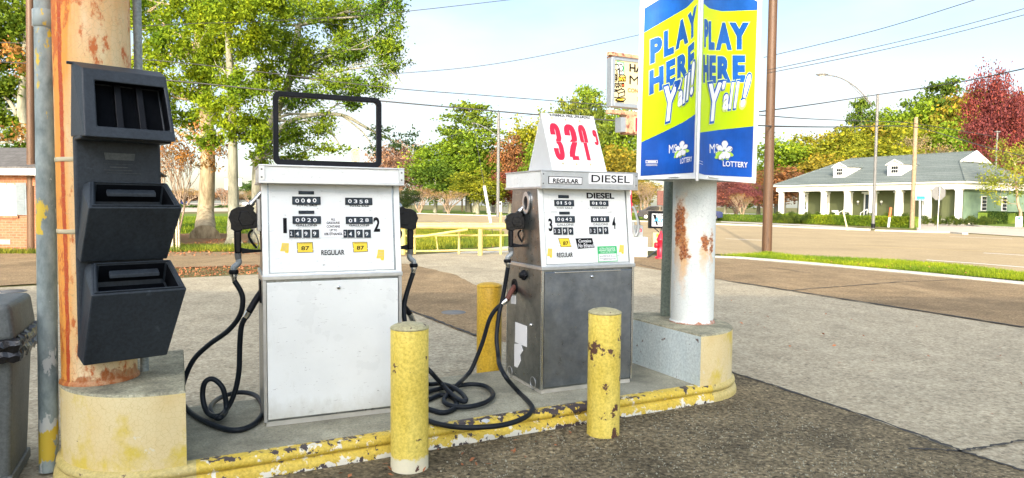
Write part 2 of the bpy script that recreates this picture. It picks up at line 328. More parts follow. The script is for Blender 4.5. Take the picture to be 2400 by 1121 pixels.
# ------------------------------------------------------------------ mesh builder
WMX = {}
SPLIT = {'corner_trim','face_gap','cap_screw','side_post','porch_column','clip','frame_foot','knockout_ring','towel_divider','step_rail','side_window','pane','vent','awning_post','small_print','shop_window','poster','conduit_screw'}
def wm(o): return WMX.get(o.name, Matrix.Identity(4)) if o else Matrix.Identity(4)
def tag(o, label=None, cat=None, group=None, kind=None):
    for k, v in (('label', label), ('category', cat), ('group', group), ('kind', kind)):
        if v: o[k] = v
    return o
def empty(name, loc, rz=0.0, label=None, cat=None, group=None):
    o = bpy.data.objects.new(name, None); COL.objects.link(o); o.location = loc; o.rotation_euler = (0, 0, rz); o.empty_display_size = 0.1
    WMX[o.name] = Matrix.Translation(Vector(loc)) @ Matrix.Rotation(rz, 4, 'Z')
    return tag(o, label, cat, group)
_tc = {}
def text_raw(body, off=0.0, shear=0.0, sub=0):
    k = (body, off, shear, sub)
    if k in _tc: return _tc[k]
    cu = bpy.data.curves.new('t', 'FONT'); cu.body = body; cu.offset = off; cu.shear = shear; cu.resolution_u = 4; cu.align_x = 'CENTER'
    ob = bpy.data.objects.new('t', cu); COL.objects.link(ob)
    dg = bpy.context.evaluated_depsgraph_get(); me = bpy.data.meshes.new_from_object(ob.evaluated_get(dg))
    bpy.data.objects.remove(ob); bpy.data.curves.remove(cu)
    if sub:
        bm = bmesh.new(); bm.from_mesh(me); xs = [v.co.x for v in bm.verts]; x0, x1 = min(xs), max(xs)
        for i in range(1, sub):
            bmesh.ops.bisect_plane(bm, geom=bm.verts[:]+bm.edges[:]+bm.faces[:], plane_co=(x0+(x1-x0)*i/sub, 0, 0), plane_no=(1, 0, 0))
        bm.to_mesh(me); bm.free()
    V = [(v.co.x, v.co.y) for v in me.vertices]; Fc = [tuple(p.vertices) for p in me.polygons]; bpy.data.meshes.remove(me)
    _tc[k] = (V, Fc); return _tc[k]
class MB:
    def __init__(s, bevel=0.0, seg=2): s.v = []; s.f = []; s.mi = []; s.sm = []; s.mats = []; s.bevel = bevel; s.seg = seg
    def mid(s, m):
        m = MT[m] if isinstance(m, str) else m
        if m not in s.mats: s.mats.append(m)
        return s.mats.index(m)
    def add(s, vs, fs, m, smooth=False):
        b = len(s.v); s.v += [tuple(v) for v in vs]; k = s.mid(m)
        for f in fs: s.f.append(tuple(i+b for i in f)); s.mi.append(k); s.sm.append(smooth)
        return s
    def hexa(s, p, m):   # p: 8 pts bottom 4 (ccw), top 4
        return s.add(p, [(3,2,1,0),(4,5,6,7),(0,1,5,4),(1,2,6,5),(2,3,7,6),(3,0,4,7)], m)
    def box(s, c, sz, m, U=None, V=None, W=None):
        c = Vector(c); U = Vector(U or (1,0,0)); V = Vector(V or (0,1,0)); W = Vector(W or (0,0,1))
        a, b, d = U*sz[0]/2, V*sz[1]/2, W*sz[2]/2
        return s.hexa([c-a-b-d, c+a-b-d, c+a+b-d, c-a+b-d, c-a-b+d, c+a-b+d, c+a+b+d, c-a+b+d], m)
    def bb(s, lo, hi, m):
        return s.box([(a+b)/2 for a, b in zip(lo, hi)], [b-a for a, b in zip(lo, hi)], m)
    def quad(s, a, b, c, d, m): return s.add([a, b, c, d], [(0,1,2,3)], m)
    def poly(s, pts, m): return s.add(pts, [tuple(range(len(pts)))], m)
    def prism(s, pts, vec, m, m2=None):   # pts 3D polygon, extruded by vec
        n = len(pts); vec = Vector(vec); P = [Vector(p) for p in pts]
        s.add(P, [tuple(range(n))[::-1]], m); s.add([p+vec for p in P], [tuple(range(n))], m2 or m)
        for i in range(n):
            j = (i+1) % n; s.quad(P[i], P[j], P[j]+vec, P[i]+vec, m)
        return s
    def tube(s, pts, r, m, n=12, cap=True, up=None):
        P = [Vector(p) for p in pts]; k = len(P); R = r if hasattr(r, '__len__') else [r]*k
        vs = []; prev = None
        for i, p in enumerate(P):
            t = (P[min(i+1, k-1)]-P[max(i-1, 0)]).normalized()
            if prev is None:
                a = Vector((0,0,1)) if abs(t.z) < 0.9 else Vector((1,0,0)); x = t.cross(a).normalized()
            else:
                x = (prev-t*prev.dot(t)).normalized()
            prev = x; y = t.cross(x)
            for j in range(n):
                an = 2*math.pi*j/n; vs.append(p+(x*math.cos(an)+y*math.sin(an))*R[i])
        fs = [(i*n+j, i*n+(j+1) % n, (i+1)*n+(j+1) % n, (i+1)*n+j) for i in range(k-1) for j in range(n)]
        s.add(vs, fs, m, True)
        if cap: s.add(vs[:n], [tuple(range(n))[::-1]], m); s.add(vs[-n:], [tuple(range(n))], m)
        return s
    def cyl(s, a, b, r, m, n=24, r2=None): return s.tube([a, b], [r, r if r2 is None else r2], m, n)
    def lathe(s, c, prof, m, n=32, ax=None):   # prof: (r, h)
        c = Vector(c); W = Vector(ax or (0,0,1)).normalized(); a = Vector((1,0,0)) if abs(W.x) < 0.9 else Vector((0,1,0)); U = W.cross(a).normalized(); V = W.cross(U)
        vs = [c+W*h+(U*math.cos(2*math.pi*j/n)+V*math.sin(2*math.pi*j/n))*r for r, h in prof for j in range(n)]
        fs = [(i*n+j, i*n+(j+1) % n, (i+1)*n+(j+1) % n, (i+1)*n+j) for i in range(len(prof)-1) for j in range(n)]
        return s.add(vs, fs, m, True)
    def ball(s, c, r, m, sc=(1,1,1), n=12):
        vs = []; fs = []; c = Vector(c)
        for i in range(n+1):
            a = math.pi*i/n
            for j in range(2*n):
                b = math.pi*j/n; vs.append(c+Vector((r*sc[0]*math.sin(a)*math.cos(b), r*sc[1]*math.sin(a)*math.sin(b), r*sc[2]*math.cos(a))))
        for i in range(n):
            for j in range(2*n): fs.append((i*2*n+j, (i+1)*2*n+j, (i+1)*2*n+(j+1) % (2*n), i*2*n+(j+1) % (2*n)))
        return s.add(vs, fs, m, True)
    def text(s, body, pf, box, m, off=0.0, shear=0.0, sub=0, lift=0.0015, out=None, fit=None, keep=None):
        # pf(u, v, lift) -> 3D; box = (u0, v0, u1, v1)
        V, Fc = text_raw(body, off, shear, sub)
        xs = [p[0] for p in V]; ys = [p[1] for p in V]; x0, x1, y0, y1 = min(xs), max(xs), min(ys), max(ys)
        if out is not None: V, Fc = text_raw(body, out, shear, sub)
        kx, ky = (box[2]-box[0])/(x1-x0), (box[3]-box[1])/(y1-y0)
        if keep: 
            g = bmesh.new(); vv = [g.verts.new((x, y, 0)) for x, y in V]
            for f in Fc:
                try: g.faces.new([vv[i] for i in f])
                except ValueError: pass
            yc = (y0+y1)/2; geo = g.verts[:]+g.edges[:]+g.faces[:]
            bmesh.ops.bisect_plane(g, geom=geo, plane_co=(0, yc+(0.003 if keep > 0 else -0.003), 0), plane_no=(0, 1, 0), clear_inner=keep > 0, clear_outer=keep < 0)
            g.verts.index_update(); V = [(v.co.x, v.co.y) for v in g.verts]; Fc = [tuple(v.index for v in f.verts) for f in g.faces]; g.free()
        return s.add([pf(box[0]+(x-x0)*kx, box[1]+(y-y0)*ky, lift) for x, y in V], Fc, m)
    def pieces(s):
        key = {}; par = list(range(len(s.v)))
        def fd(i):
            while par[i] != i: par[i] = par[par[i]]; i = par[i]
            return i
        for i, v in enumerate(s.v):
            k = (round(v[0], 5), round(v[1], 5), round(v[2], 5))
            if k in key: par[fd(i)] = fd(key[k])
            else: key[k] = i
        for f in s.f:
            for i in f[1:]: par[fd(i)] = fd(f[0])
        out = {}
        for fi, f in enumerate(s.f): out.setdefault(fd(f[0]), []).append(fi)
        for fl in out.values():
            m = MB(s.bevel, s.seg); m.mats = s.mats; mp = {}
            for fi in fl:
                m.f.append(tuple(mp.setdefault(i, len(mp)) for i in s.f[fi])); m.mi.append(s.mi[fi]); m.sm.append(s.sm[fi])
            m.v = [s.v[i] for i in mp]; yield m
    def build(s, name, parent=None, label=None, cat=None, group=None, kind=None, world=True, loc=None):
        if name in SPLIT and parent is not None and not getattr(s, 'one', False):
            for m in list(s.pieces()): m.one = True; o = m.build(name, parent, label, cat, group, kind, world, loc)
            return o
        me = bpy.data.meshes.new(name)
        if parent is not None: T = wm(parent) if world else Matrix.Identity(4)
        else: T = Matrix.Translation(Vector(loc)) if loc is not None else Matrix.Identity(4)
        Ti = T.inverted(); vs = [tuple(Ti @ Vector(v)) for v in s.v] if T != Matrix.Identity(4) else s.v
        me.from_pydata(vs, [], s.f)
        for m in s.mats: me.materials.append(m)
        me.polygons.foreach_set('material_index', s.mi); me.polygons.foreach_set('use_smooth', s.sm)
        if s.bevel:
            bm = bmesh.new(); bm.from_mesh(me); bmesh.ops.remove_doubles(bm, verts=bm.verts, dist=1e-5)
            bmesh.ops.recalc_face_normals(bm, faces=bm.faces)
            ed = [e for e in bm.edges if len(e.link_faces) == 2 and e.calc_face_angle(0) > 0.5]
            bmesh.ops.bevel(bm, geom=ed, offset=s.bevel, segments=s.seg, affect='EDGES', clamp_overlap=True, profile=0.5)
            bm.to_mesh(me); bm.free()
        me.update()
        o = bpy.data.objects.new(name, me); COL.objects.link(o)
        if parent is not None: o.parent = parent; WMX[o.name] = wm(parent) if True else None
        elif loc is not None: o.location = loc
        return tag(o, label, cat, group, kind)
def smooth_path(P, k=6):
    P = [Vector(p) for p in P]; out = []
    for i in range(len(P)-1):
        a, b, c, d = P[max(i-1, 0)], P[i], P[i+1], P[min(i+2, len(P)-1)]
        for j in range(k):
            t = j/k; out.append(0.5*((2*b)+(c-a)*t+(2*a-5*b+4*c-d)*t*t+(3*b-a-3*c+d)*t**3))
    return out+[P[-1]]
def copy_tree(o, parent=None):
    c = o.copy(); COL.objects.link(c); c.parent = parent
    for ch in [x for x in bpy.data.objects if x.parent == o]: copy_tree(ch, c)
    return c
# ================================================================== PUMP ISLAND
IZ = 0.12
C0 = G(438, 1092, IZ); C1 = G(1643, 907, IZ); LI = (C1-C0).length
E1 = (C1-C0).normalized(); E2 = Vector((-E1.y, E1.x, 0)); WI = 1.12
ANG = math.atan2(E1.y, E1.x)
def F(a, b, z=0.0): return Vector((C0.x, C0.y, 0))+E1*a+E2*b+Vector((0, 0, z))
AL, AR = -0.08, LI+0.11          # centres of the two round ends
def outline(off, n=20):
    r = WI/2; P = []
    k = 30
    for i in range(k): P.append((AL+(AR-AL)*i/k, -off))
    for i in range(n): t = -math.pi/2+math.pi*i/n; P.append((AR+(r*0.98+off)*math.cos(t), r+(r+off)*math.sin(t)))
    for i in range(k): P.append((AR-(AR-AL)*i/k, 2*r+off))
    for i in range(n): t = math.pi/2+math.pi*i/n; P.append((AL+(r*0.98+off)*math.cos(t), r+(r+off)*math.sin(t)))
    return P
isl = empty('pump_island', F(LI/2, WI/2, 0), 0, 'long concrete pump island with a chipped yellow rounded kerb under both fuel pumps', 'pump island')
prof = [(-0.075, IZ), (-0.02, IZ), (-0.003, IZ-0.004), (0.010, IZ-0.016), (0.016, IZ-0.034), (0.008, IZ-0.052), (-0.006, IZ-0.058), (0.006, IZ-0.064), (0.022, IZ-0.078), (0.028, IZ-0.10), (0.03, -0.03)]
mb = MB(); rings = [outline(o) for o, z in prof]; n = len(rings[0])
vs = [F(a, b, z) for (o, z), R in zip(prof, rings) for a, b in R]
jy = mb.mid('kerb_yellow'); jc = mb.mid('kerb_cream'); jk = mb.mid('island_concrete')
b0 = len(mb.v); mb.v += [tuple(v) for v in vs]
for i in range(len(prof)-1):
    for j in range(n):
        a = rings[0][j][0]; mb.f.append((b0+i*n+j, b0+i*n+(j+1) % n, b0+(i+1)*n+(j+1) % n, b0+(i+1)*n+j)); mb.mi.append(jc if (a < 0.0 or a > LI) else jy if rings[0][j][1] < WI/2 else jk); mb.sm.append(True)
mb.build('kerb', isl)
mb = MB(); mb.poly([F(a, b, IZ-0.0005) for a, b in outline(-0.073)], 'island_concrete'); mb.build('slab', isl)

def plinth(side, label):
    PZ = 0.515; r = WI/2
    ca = AL if side < 0 else AR; cut = 0.0 if side < 0 else LI
    pts = []
    nn = 28
    for i in range(nn+1):
        t = math.pi/2+math.pi*i/nn if side < 0 else -math.pi/2+math.pi*i/nn
        pts.append((ca+(r*0.98-0.012)*math.cos(t), r+(r-0.012)*math.sin(t)))
    pts = pts+[(cut, 0.012), (cut, 2*r-0.012)] if side < 0 else [(cut, 0.012)]+pts+[(cut, 2*r-0.012)]
    root = empty('concrete_plinth', F(ca, r, 0), 0, label, 'plinth', 'raised plinths at the ends of the pump island')
    n = len(pts); mb = MB()
    for i in range(n):
        j = (i+1) % n; flat = abs(pts[i][0]-cut) < 1e-6 and abs(pts[j][0]-cut) < 1e-6
        z0 = IZ-0.002
        A, B, C_, D_ = F(*pts[i], z0), F(*pts[j], z0), F(*pts[j], PZ-0.012), F(*pts[i], PZ-0.012)
        mb.add([A, B, C_, D_], [(0, 1, 2, 3)], 'shade_blue_wall' if flat else 'plinth_cream', not flat)
    mb.build('plinth_side', root)
    cen = (sum(p[0] for p in pts)/n, r)
    ins = [(cen[0]+(a-cen[0])*0.985, cen[1]+(b-cen[1])*0.985) for a, b in pts]
    mb = MB(); mb.poly([F(a, b, PZ) for a, b in ins], 'plinth_top')
    for i in range(n):
        j = (i+1) % n; mb.quad(F(*pts[i], PZ-0.012), F(*pts[j], PZ-0.012), F(*ins[j], PZ), F(*ins[i], PZ), 'plinth_top')
    mb.build('plinth_top', root)
    return PZ
PZ = plinth(-1, 'left plinth of the island, cream and yellow paint, carrying the rusty column')
plinth(1, 'right plinth of the island with a white inner face tinted bluish as shade, carrying the white column')

def column(c, r, z0, z1, m, name, label, bands=()):
    root = empty(name, (c.x, c.y, z0), 0, label, 'column', 'round steel columns on the pump island')
    mb = MB(); k = 40; ph = [(r, h) for h in np.linspace(0, z1-z0, 12)]
    mb.lathe((c.x, c.y, z0), ph, m, k); mb.poly([(c.x+r*math.cos(2*math.pi*j/k), c.y+r*math.sin(2*math.pi*j/k), z1) for j in range(k)], m)
    mb.build('pipe', root)
    mb = MB(); mb.lathe((c.x, c.y, z0+0.001), [(r+0.012, 0), (r+0.010, 0.012), (r+0.001, 0.022)], m, k); mb.build('base_weld', root)
    for h in bands:
        mb = MB(); mb.lathe((c.x, c.y, h), [(r+0.001, -0.012), (r+0.004, -0.010), (r+0.004, 0.010), (r+0.001, 0.012)], 'fence_wood', k); mb.build('steel_band', root)
    return root
fl = G(236, 903, PZ); LC = fl*1.0; d = Vector((fl.x, fl.y, 0)).normalized(); RC_ = 0.178
LC = Vector((fl.x, fl.y, 0))+d*RC_
fr = G(1621, 762, PZ); d = Vector((fr.x, fr.y, 0)).normalized(); RCc = Vector((fr.x, fr.y, 0))+d*RC_
column(LC, RC_+0.004, PZ, 4.4, 'column_rusty_cream', 'support_column', 'rust streaked cream column behind the black windshield service unit',
       (Zat(150, 378, LC.y), Zat(150, 540, LC.y)))
column(RCc, RC_, PZ, 4.4, 'column_white', 'support_column', 'white column with orange rust patches under the lottery sign')

def pipe(p, r, z1, m, label, coup=None, lean=(0, 0), name='conduit_pipe', top=None):
    root = empty(name, p, 0, label, 'pipe')
    q = Vector(p)+Vector((lean[0], lean[1], z1-p[2]))
    mb = MB(); mb.tube([Vector(p).lerp(q, t) for t in np.linspace(0, 1, 9)], r, m, 24); mb.build('tube', root)
    if coup:
        t0, t1 = [(z-p[2])/(z1-p[2]) for z in coup]
        a, b = Vector(p).lerp(q, t0), Vector(p).lerp(q, t1); mb = MB()
        mb.tube([a, a.lerp(b, .06), a.lerp(b, .94), b], [r+.002, r+.008, r+.008, r+.002], m, 24); mb.build('coupling', root)
    return root
g = G(106, 1108, 0); gp = Vector((g.x+.022, g.y, 0))+Vector((g.x, g.y, 0)).normalized()*0.04
tp = D(106, 0, gp.y+0.02)
k = (4.4)/(tp.z)
pipe((gp.x, gp.y, 0), 0.0475, 4.4, 'pipe_old_paint', 'thick galvanised pipe standing on the asphalt left of the rusty column', coup=(Zat(104, 66, gp.y), Zat(104, 24, gp.y)), lean=((tp.x-gp.x)*k*0.9+.02, 0.0))
q = D(322, 60, LC.y+0.16); pipe((q.x-0.0, q.y, PZ), 0.022, 4.4, 'galvanised', 'thin paint flecked conduit running up behind the rusty column')
q = G(1561, 742, PZ); pipe((q.x, q.y+0.04, PZ), 0.0425, 4.4, 'pipe_dark', 'dark green grey conduit beside the white column on the right plinth', lean=(0.03, 0))

# ------------------------------------------------------------------ bollards
def bollard(c, z1, m, capm, label, lean=0.0):
    root = empty('bollard', (c.x, c.y, 0), 0, label, 'bollard', 'yellow steel bollards round the pump island'); r = 0.107
    mb = MB(); mb.lathe((c.x, c.y, 0), [(r+0.002, -0.02), (r, 0.0), (r, z1*.33), (r, z1*.66), (r, z1-0.03), (r-0.002, z1-0.028)], m, 36); mb.build('post', root)
    mb = MB(); mb.lathe((c.x, c.y, 0), [(r-0.001, z1-0.030), (r+0.003, z1-0.026), (r+0.0, z1-0.018), (r*0.8, z1-0.006), (r*0.45, z1+0.003), (0.001, z1+0.006)], capm, 36); mb.build('cap', root)
for (x, y, m, lab) in ((960, 1110, 'yellow_bollard', 'yellow bollard with white scuffs at its foot, in front of the white pump'),
                       (1413, 1027, 'yellow_bollard_chipped', 'yellow bollard with many brown paint chips, in front of the steel pump')):
    g = G(x, y); dd = Vector((g.x, g.y, 0)).normalized(); c = Vector((g.x, g.y, 0))+dd*0.107
    bollard(c, 0.825, m, 'bollard_cap', lab)
c = D(1147, 700, 5.62); bollard(Vector((c.x, c.y, 0)), Zat(1147, 664, 5.60), 'yellow_bollard_orange', 'yellow_bollard_orange', 'orange yellow bollard behind the island, left of the steel pump')

# ------------------------------------------------------------------ windshield service unit on the left column
TH = math.radians(41); WU = Vector((math.cos(TH), math.sin(TH), 0)); WN = Vector((math.sin(TH), -math.cos(TH), 0))
WO = LC+WN*(RC_+0.004)+WU*0.080
def W_(u, n, z): return Vector((WO.x, WO.y, 0))+WU*u+WN*n+Vector((0, 0, 1.5+(z-1.5)*1.03-0.005))
unit = empty('windshield_service_unit', W_(0, 0, 0.75), 0, 'tall black plastic windshield service unit with towel hood and two bins, on the rusty column', 'service unit')
m_ = 'service_plastic'
def section(prof, z_open=None):
    pass
def prism8(mb, b, t, m):   # b,t = (u0,u1,n0,n1,z)
    mb.hexa([W_(b[0], b[3], b[4]), W_(b[1], b[3], b[4]), W_(b[1], b[2], b[4]), W_(b[0], b[2], b[4]),
             W_(t[0], t[3], t[4]), W_(t[1], t[3], t[4]), W_(t[1], t[2], t[4]), W_(t[0], t[2], t[4])], m)
UL, UR = -0.208, 0.208
mb = MB(0.016, 3); prism8(mb, (UL, UR, 0, 0.035, 0.72), (UL, UR-0.01, 0, 0.035, 1.835), m_); mb.build('back_shell', unit)
# hood with a deep window
def recess(mb, O, ins, depth, m, m2):  # O: 4 outer corners bl,br,tr,tl ; ins: 4 inner ; depth vec
    for i in range(4):
        j = (i+1) % 4; mb.quad(O[i], O[j], ins[j], ins[i], m); mb.quad(ins[i], ins[j], ins[j]+depth, ins[i]+depth, m2)
    mb.poly([p+depth for p in ins], m2)
zt, zb = 2.20, 1.815
ho = [W_(UL+0.02, 0.235, zb), W_(UR+0.02, 0.235, zb), W_(UR-0.00, 0.135, zt-0.045), W_(UL+0.03, 0.135, zt-0.045)]
def lerp4(O, u0, u1, v0, v1):
    f = lambda u, v: (O[0].lerp(O[1], u)).lerp(O[3].lerp(O[2], u), v)
    return [f(u0, v0), f(u1, v0), f(u1, v1), f(u0, v1)]
hi_ = lerp4(ho, 0.14, 0.95, 0.16, 0.83)
hb = [W_(UL-0.01, 0.02, zb+0.01), W_(UR+0.005, 0.02, zb+0.01), W_(UR, 0.02, zt), W_(UL, 0.02, zt)]
mb = MB(0.007, 3)
recess(mb, ho, hi_, WN*-0.112, m_, 'cavity_shade')
mb.quad(ho[3], ho[2], hb[2], hb[3], m_); mb.quad(ho[1], ho[0], hb[0], hb[1], m_); mb.quad(ho[0], ho[3], hb[3], hb[0], m_); mb.quad(ho[2], ho[1], hb[1], hb[2], m_); mb.quad(*hb, m_)
mb.build('towel_hood', unit)
mb = MB(0.004)
for u in (0.30, 0.62): 
    a = lerp4(hi_, u, u+0.10, 0.0, 1.0); mb.prism([p-WN*0.110 for p in a], WN*0.035, 'black_plastic')
mb.build('towel_divider', unit)
mb = MB(0.006); a = [W_(UL+0.0, 0.05, zb-0.008), W_(UR+0.0, 0.05, zb-0.008), W_(UR+0.01, 0.18, zb-0.008), W_(UL+0.01, 0.18, zb-0.008)]; mb.prism(a, Vector((0, 0, 0.02)), m_); mb.build('hood_lip', unit)
def bin_(zback, zlip, zbot, nlip, nbot, ul, ur, ulb, urb):
    nb = 0.06
    A = [W_(ul, nlip, zlip), W_(ur, nlip, zlip), W_(ur-0.035, nb+0.015, zback), W_(ul+0.03, nb+0.015, zback)]   # slanted mouth
    B = [W_(ulb, nbot, zbot), W_(urb, nbot, zbot), W_(urb, 0.0, zbot+0.03), W_(ulb-0.01, 0.0, zbot+0.03)]
    Bk = [W_(ul+0.0, 0.0, zback-0.02), W_(ur-0.03, 0.0, zback-0.02)]
    mb = MB(0.019, 4)
    I4 = lerp4(A, 0.07, 0.93, 0.08, 0.93); dn = Vector((0, 0, -0.115))-WN*0.062
    recess(mb, A, I4, dn, m_, 'cavity_shade')
    mb.quad(B[0], B[1], A[1], A[0], m_)                       # front
    mb.poly([B[0], A[0], A[3], Bk[0], B[3]], m_); mb.poly([A[1], B[1], B[2], Bk[1], A[2]], m_)
    mb.quad(B[3], B[2], B[1], B[0], m_); mb.quad(A[3], A[2], Bk[1], Bk[0], m_); mb.quad(Bk[0], Bk[1], B[2], B[3], m_)
    b = mb.build('bin', unit)
    mb = MB(0.004); a = lerp4(A, 0.20, 0.80, 0.70, 0.84)       # inner shelf
    mb.prism([p+Vector((0, 0, -0.018)) for p in a], Vector((0, 0, -0.02)), m_); mb.build('inner_ledge', b)
    mb = MB(0.003); R1 = lerp4(A, 0.03, 0.97, 0.04, 0.96); R2 = lerp4(A, 0.055, 0.945, 0.075, 0.925)
    nrm = (A[1]-A[0]).cross(A[3]-A[0]).normalized()
    for i in range(4):
        j = (i+1) % 4; mb.prism([R1[i], R1[j], R2[j], R2[i]], nrm*0.008, m_)
    mb.build('rim', b)
bin_(1.605, 1.475, 1.20, 0.235, 0.085, UL+0.03, UR+0.045, UL+0.01, UR-0.0)
bin_(1.195, 1.052, 0.688, 0.255, 0.13, UL+0.03, UR+0.055, UL+0.005, UR-0.02)
# embossed plate on the back shell, between hood and upper bin
pl = Plane(W_(0, 0.0355, 1.6), WU, (0, 0, 1))
mb = MB(); 
for (x0, y0, x1, y1) in ((247, 358, 314, 377),):
    u0, v1 = pl.hit(x0, y0); u1, v0 = pl.hit(x1, y1); w = 0.004
    a = [pl.pt(u0, v0), pl.pt(u1, v0), pl.pt(u1+.006, v1), pl.pt(u0-.006, v1)]
    mb.prism([p-pl.N*0.004 for p in a], pl.N*0.008, 'plastic_bin')
for i, (a, b) in enumerate(((245, 312), (258, 300), (243, 310), (250, 330))):
    y = 384+i*7; u0, v1 = pl.hit(a, y); u1, v0 = pl.hit(b, y+3); mb.prism([pl.pt(u0, v0, -.003), pl.pt(u1, v0, -.003), pl.pt(u1, v1, -.003), pl.pt(u0, v1, -.003)], pl.N*0.006, 'plastic_bin')
mb.build('embossed_label', unit)
mb = MB(); mb.cyl(W_(UL-0.02, 0.03, zt-0.012), W_(UL+0.02, 0.03, zt-0.012), 0.008, m_, 10); mb.build('hood_hinge', unit)

# ------------------------------------------------------------------ trash can
tr = G(84, 1066, 0); TA = Vector((tr.x, tr.y, 0)); 
T1 = Vector((-E1.x, -E1.y, 0)); T2 = Vector((-E2.x, -E2.y, 0))      # leftwards, towards camera
def T_(a, b, z): return TA+T1*a+T2*b+Vector((0, 0, z))
can = empty('trash_can', T_(0.25, 0.25, 0), 0, 'grey square trash can with a black bag under its lid, at the left edge', 'trash can')
mb = MB(0.02, 3); s0, s1 = 0.035, 0.0; H0 = 0.74
mb.hexa([T_(.50, .48, 0.02), T_(s0, .48, 0.02), T_(s0, s0, 0.02), T_(.50, s0, 0.02), T_(.53, .53, H0), T_(s1, .53, H0), T_(s1, s1, H0), T_(.53, s1, H0)], 'plastic_bin'); mb.build('body', can)
mb = MB(0.008); mb.hexa([T_(.52, .50, 0.0), T_(.02, .50, 0.0), T_(.02, .02, 0.0), T_(.52, .02, 0.0), T_(.52, .50, 0.06), T_(.02, .50, 0.06), T_(.02, .02, 0.06), T_(.52, .02, 0.06)], 'plastic_bin'); mb.build('foot_rim', can)
LT = 0.97
mb = MB(0.03, 4); mb.hexa([T_(.56, .56, H0+.04), T_(-.02, .56, H0+.04), T_(-.02, -.02, H0+.04), T_(.56, -.02, H0+.04), T_(.54, .54, LT), T_(.0, .54, LT), T_(.0, .0, LT), T_(.54, .0, LT)], 'plastic_bin'); mb.build('lid', can)
mb = MB(); N_ = 26
ring = []
for k in range(4):
    P4 = [(-.025, -.025), (-.025, .555), (.555, .555), (.555, -.025)]; a, b = P4[k], P4[(k+1) % 4]
    for i in range(N_): t = i/N_; ring.append((a[0]+(b[0]-a[0])*t, a[1]+(b[1]-a[1])*t))
L_ = [(0.02, H0+.06), (-0.014, H0+.045), (-0.022, H0+.02), (-0.006, H0-.01), (-0.018, H0-.03), (-0.008, H0-.065)]
n = len(ring); vs = []
for o, z in L_:
    for a, b in ring:
        ca, cb = a-.265, b-.265; kk = 1+(-o)/.29; w = random.uniform(-.008, .008)
        vs.append(T_(.265+ca*(kk+w*1.4), .265+cb*(kk+w*1.4), z+random.uniform(-.01, .008)))
mb.add(vs, [(i*n+j, i*n+(j+1) % n, (i+1)*n+(j+1) % n, (i+1)*n+j) for i in range(len(L_)-1) for j in range(n)], 'bag_plastic', False); mb.build('bag', can)

# ------------------------------------------------------------------ FUEL PUMPS
def pxbox(pl, x0, y0, x1, y1):
    u0, v1 = pl.hit(x0, y0); u1, v0 = pl.hit(x1, y1); return (u0, v0, u1, v1)
def prect(mb, pl, b, m, w0=0.0, w1=0.002):
    mb.prism([pl.pt(b[0], b[1], w0), pl.pt(b[2], b[1], w0), pl.pt(b[2], b[3], w0), pl.pt(b[0], b[3], w0)], pl.N*(w1-w0), m)
def ppoly(mb, pl, pts, m, w=0.0015):
    mb.prism([pl.px(x, y, 0.0) for x, y in pts], pl.N*w, m)
def ptext(mb, pl, body, x0, y0, x1, y1, m, lift=0.003, off=0.0, **k):
    mb.text(body, lambda u, v, l: pl.pt(u, v, l), pxbox(pl, x0, y0, x1, y1), m, off=off, lift=lift, **k)
def counter(par, pl, b, digits, name='counter', frame=True):
    mb = MB(); x0, y0, x1, y1 = b; bx = pxbox(pl, *b)
    prect(mb, pl, bx, 'counter_drum', 0, 0.003)
    w = 0.004
    for r in ((bx[0]-w, bx[1]-w, bx[2]+w, bx[1]), (bx[0]-w, bx[3], bx[2]+w, bx[3]+w), (bx[0]-w, bx[1], bx[0], bx[3]), (bx[2], bx[1], bx[2]+w, bx[3])): prect(mb, pl, r, 'black_plastic', 0, 0.006)
    n = len(digits); W_d = (bx[2]-bx[0])
    for i, ch in enumerate(digits):
        if ch == ' ': continue
        a = bx[0]+W_d*(0.09+0.86*i/n); wd = W_d*0.86/n*0.62; hh = (bx[3]-bx[1])
        if ch == '1': wd *= 0.5
        jit = random.uniform(-.06, .06)*hh
        if i: prect(mb, pl, (a-wd*0.33, bx[1], a-wd*0.27, bx[3]), 'black_print', 0.003, 0.0035)
        mb.text(ch, lambda u, v, l: pl.pt(u, v, l), (a, bx[1]+hh*.2+jit, a+wd, bx[1]+hh*.8+jit), 'white_print', off=0.01, lift=0.004)
    return mb.build(name, par)
def smalltext(mb, pl, x0, y0, x1, y1, m='pale_print', n=9, lift=0.003):
    b = pxbox(pl, x0, y0, x1, y1); w = b[2]-b[0]; t = b[0]
    while t < b[2]-w*.02:
        s = w*random.uniform(.06, .16); prect(mb, pl, (t, b[1], min(t+s, b[2]), b[3]), m, 0, lift); t += s+w*.025
MSF = [(.2, 0), (.98, .02), (.96, .86), (.9, 1), (.58, .97), (.52, .82), (0, .8), (.13, .42)]
def msticker(par, pl, x0, y0, x1, y1):
    mb = MB(); ppoly(mb, pl, [(x0+(x1-x0)*a, y0+(y1-y0)*b) for a, b in MSF][::-1], 'yellow_print', 0.002)
    for i in range(5): smalltext(mb, pl, x0+(x1-x0)*.25, y0+(y1-y0)*(.12+.14*i), x0+(x1-x0)*.85, y0+(y1-y0)*(.16+.14*i), 'cream_sign', 3, 0.003)
    mb.build('tax_sticker', par)
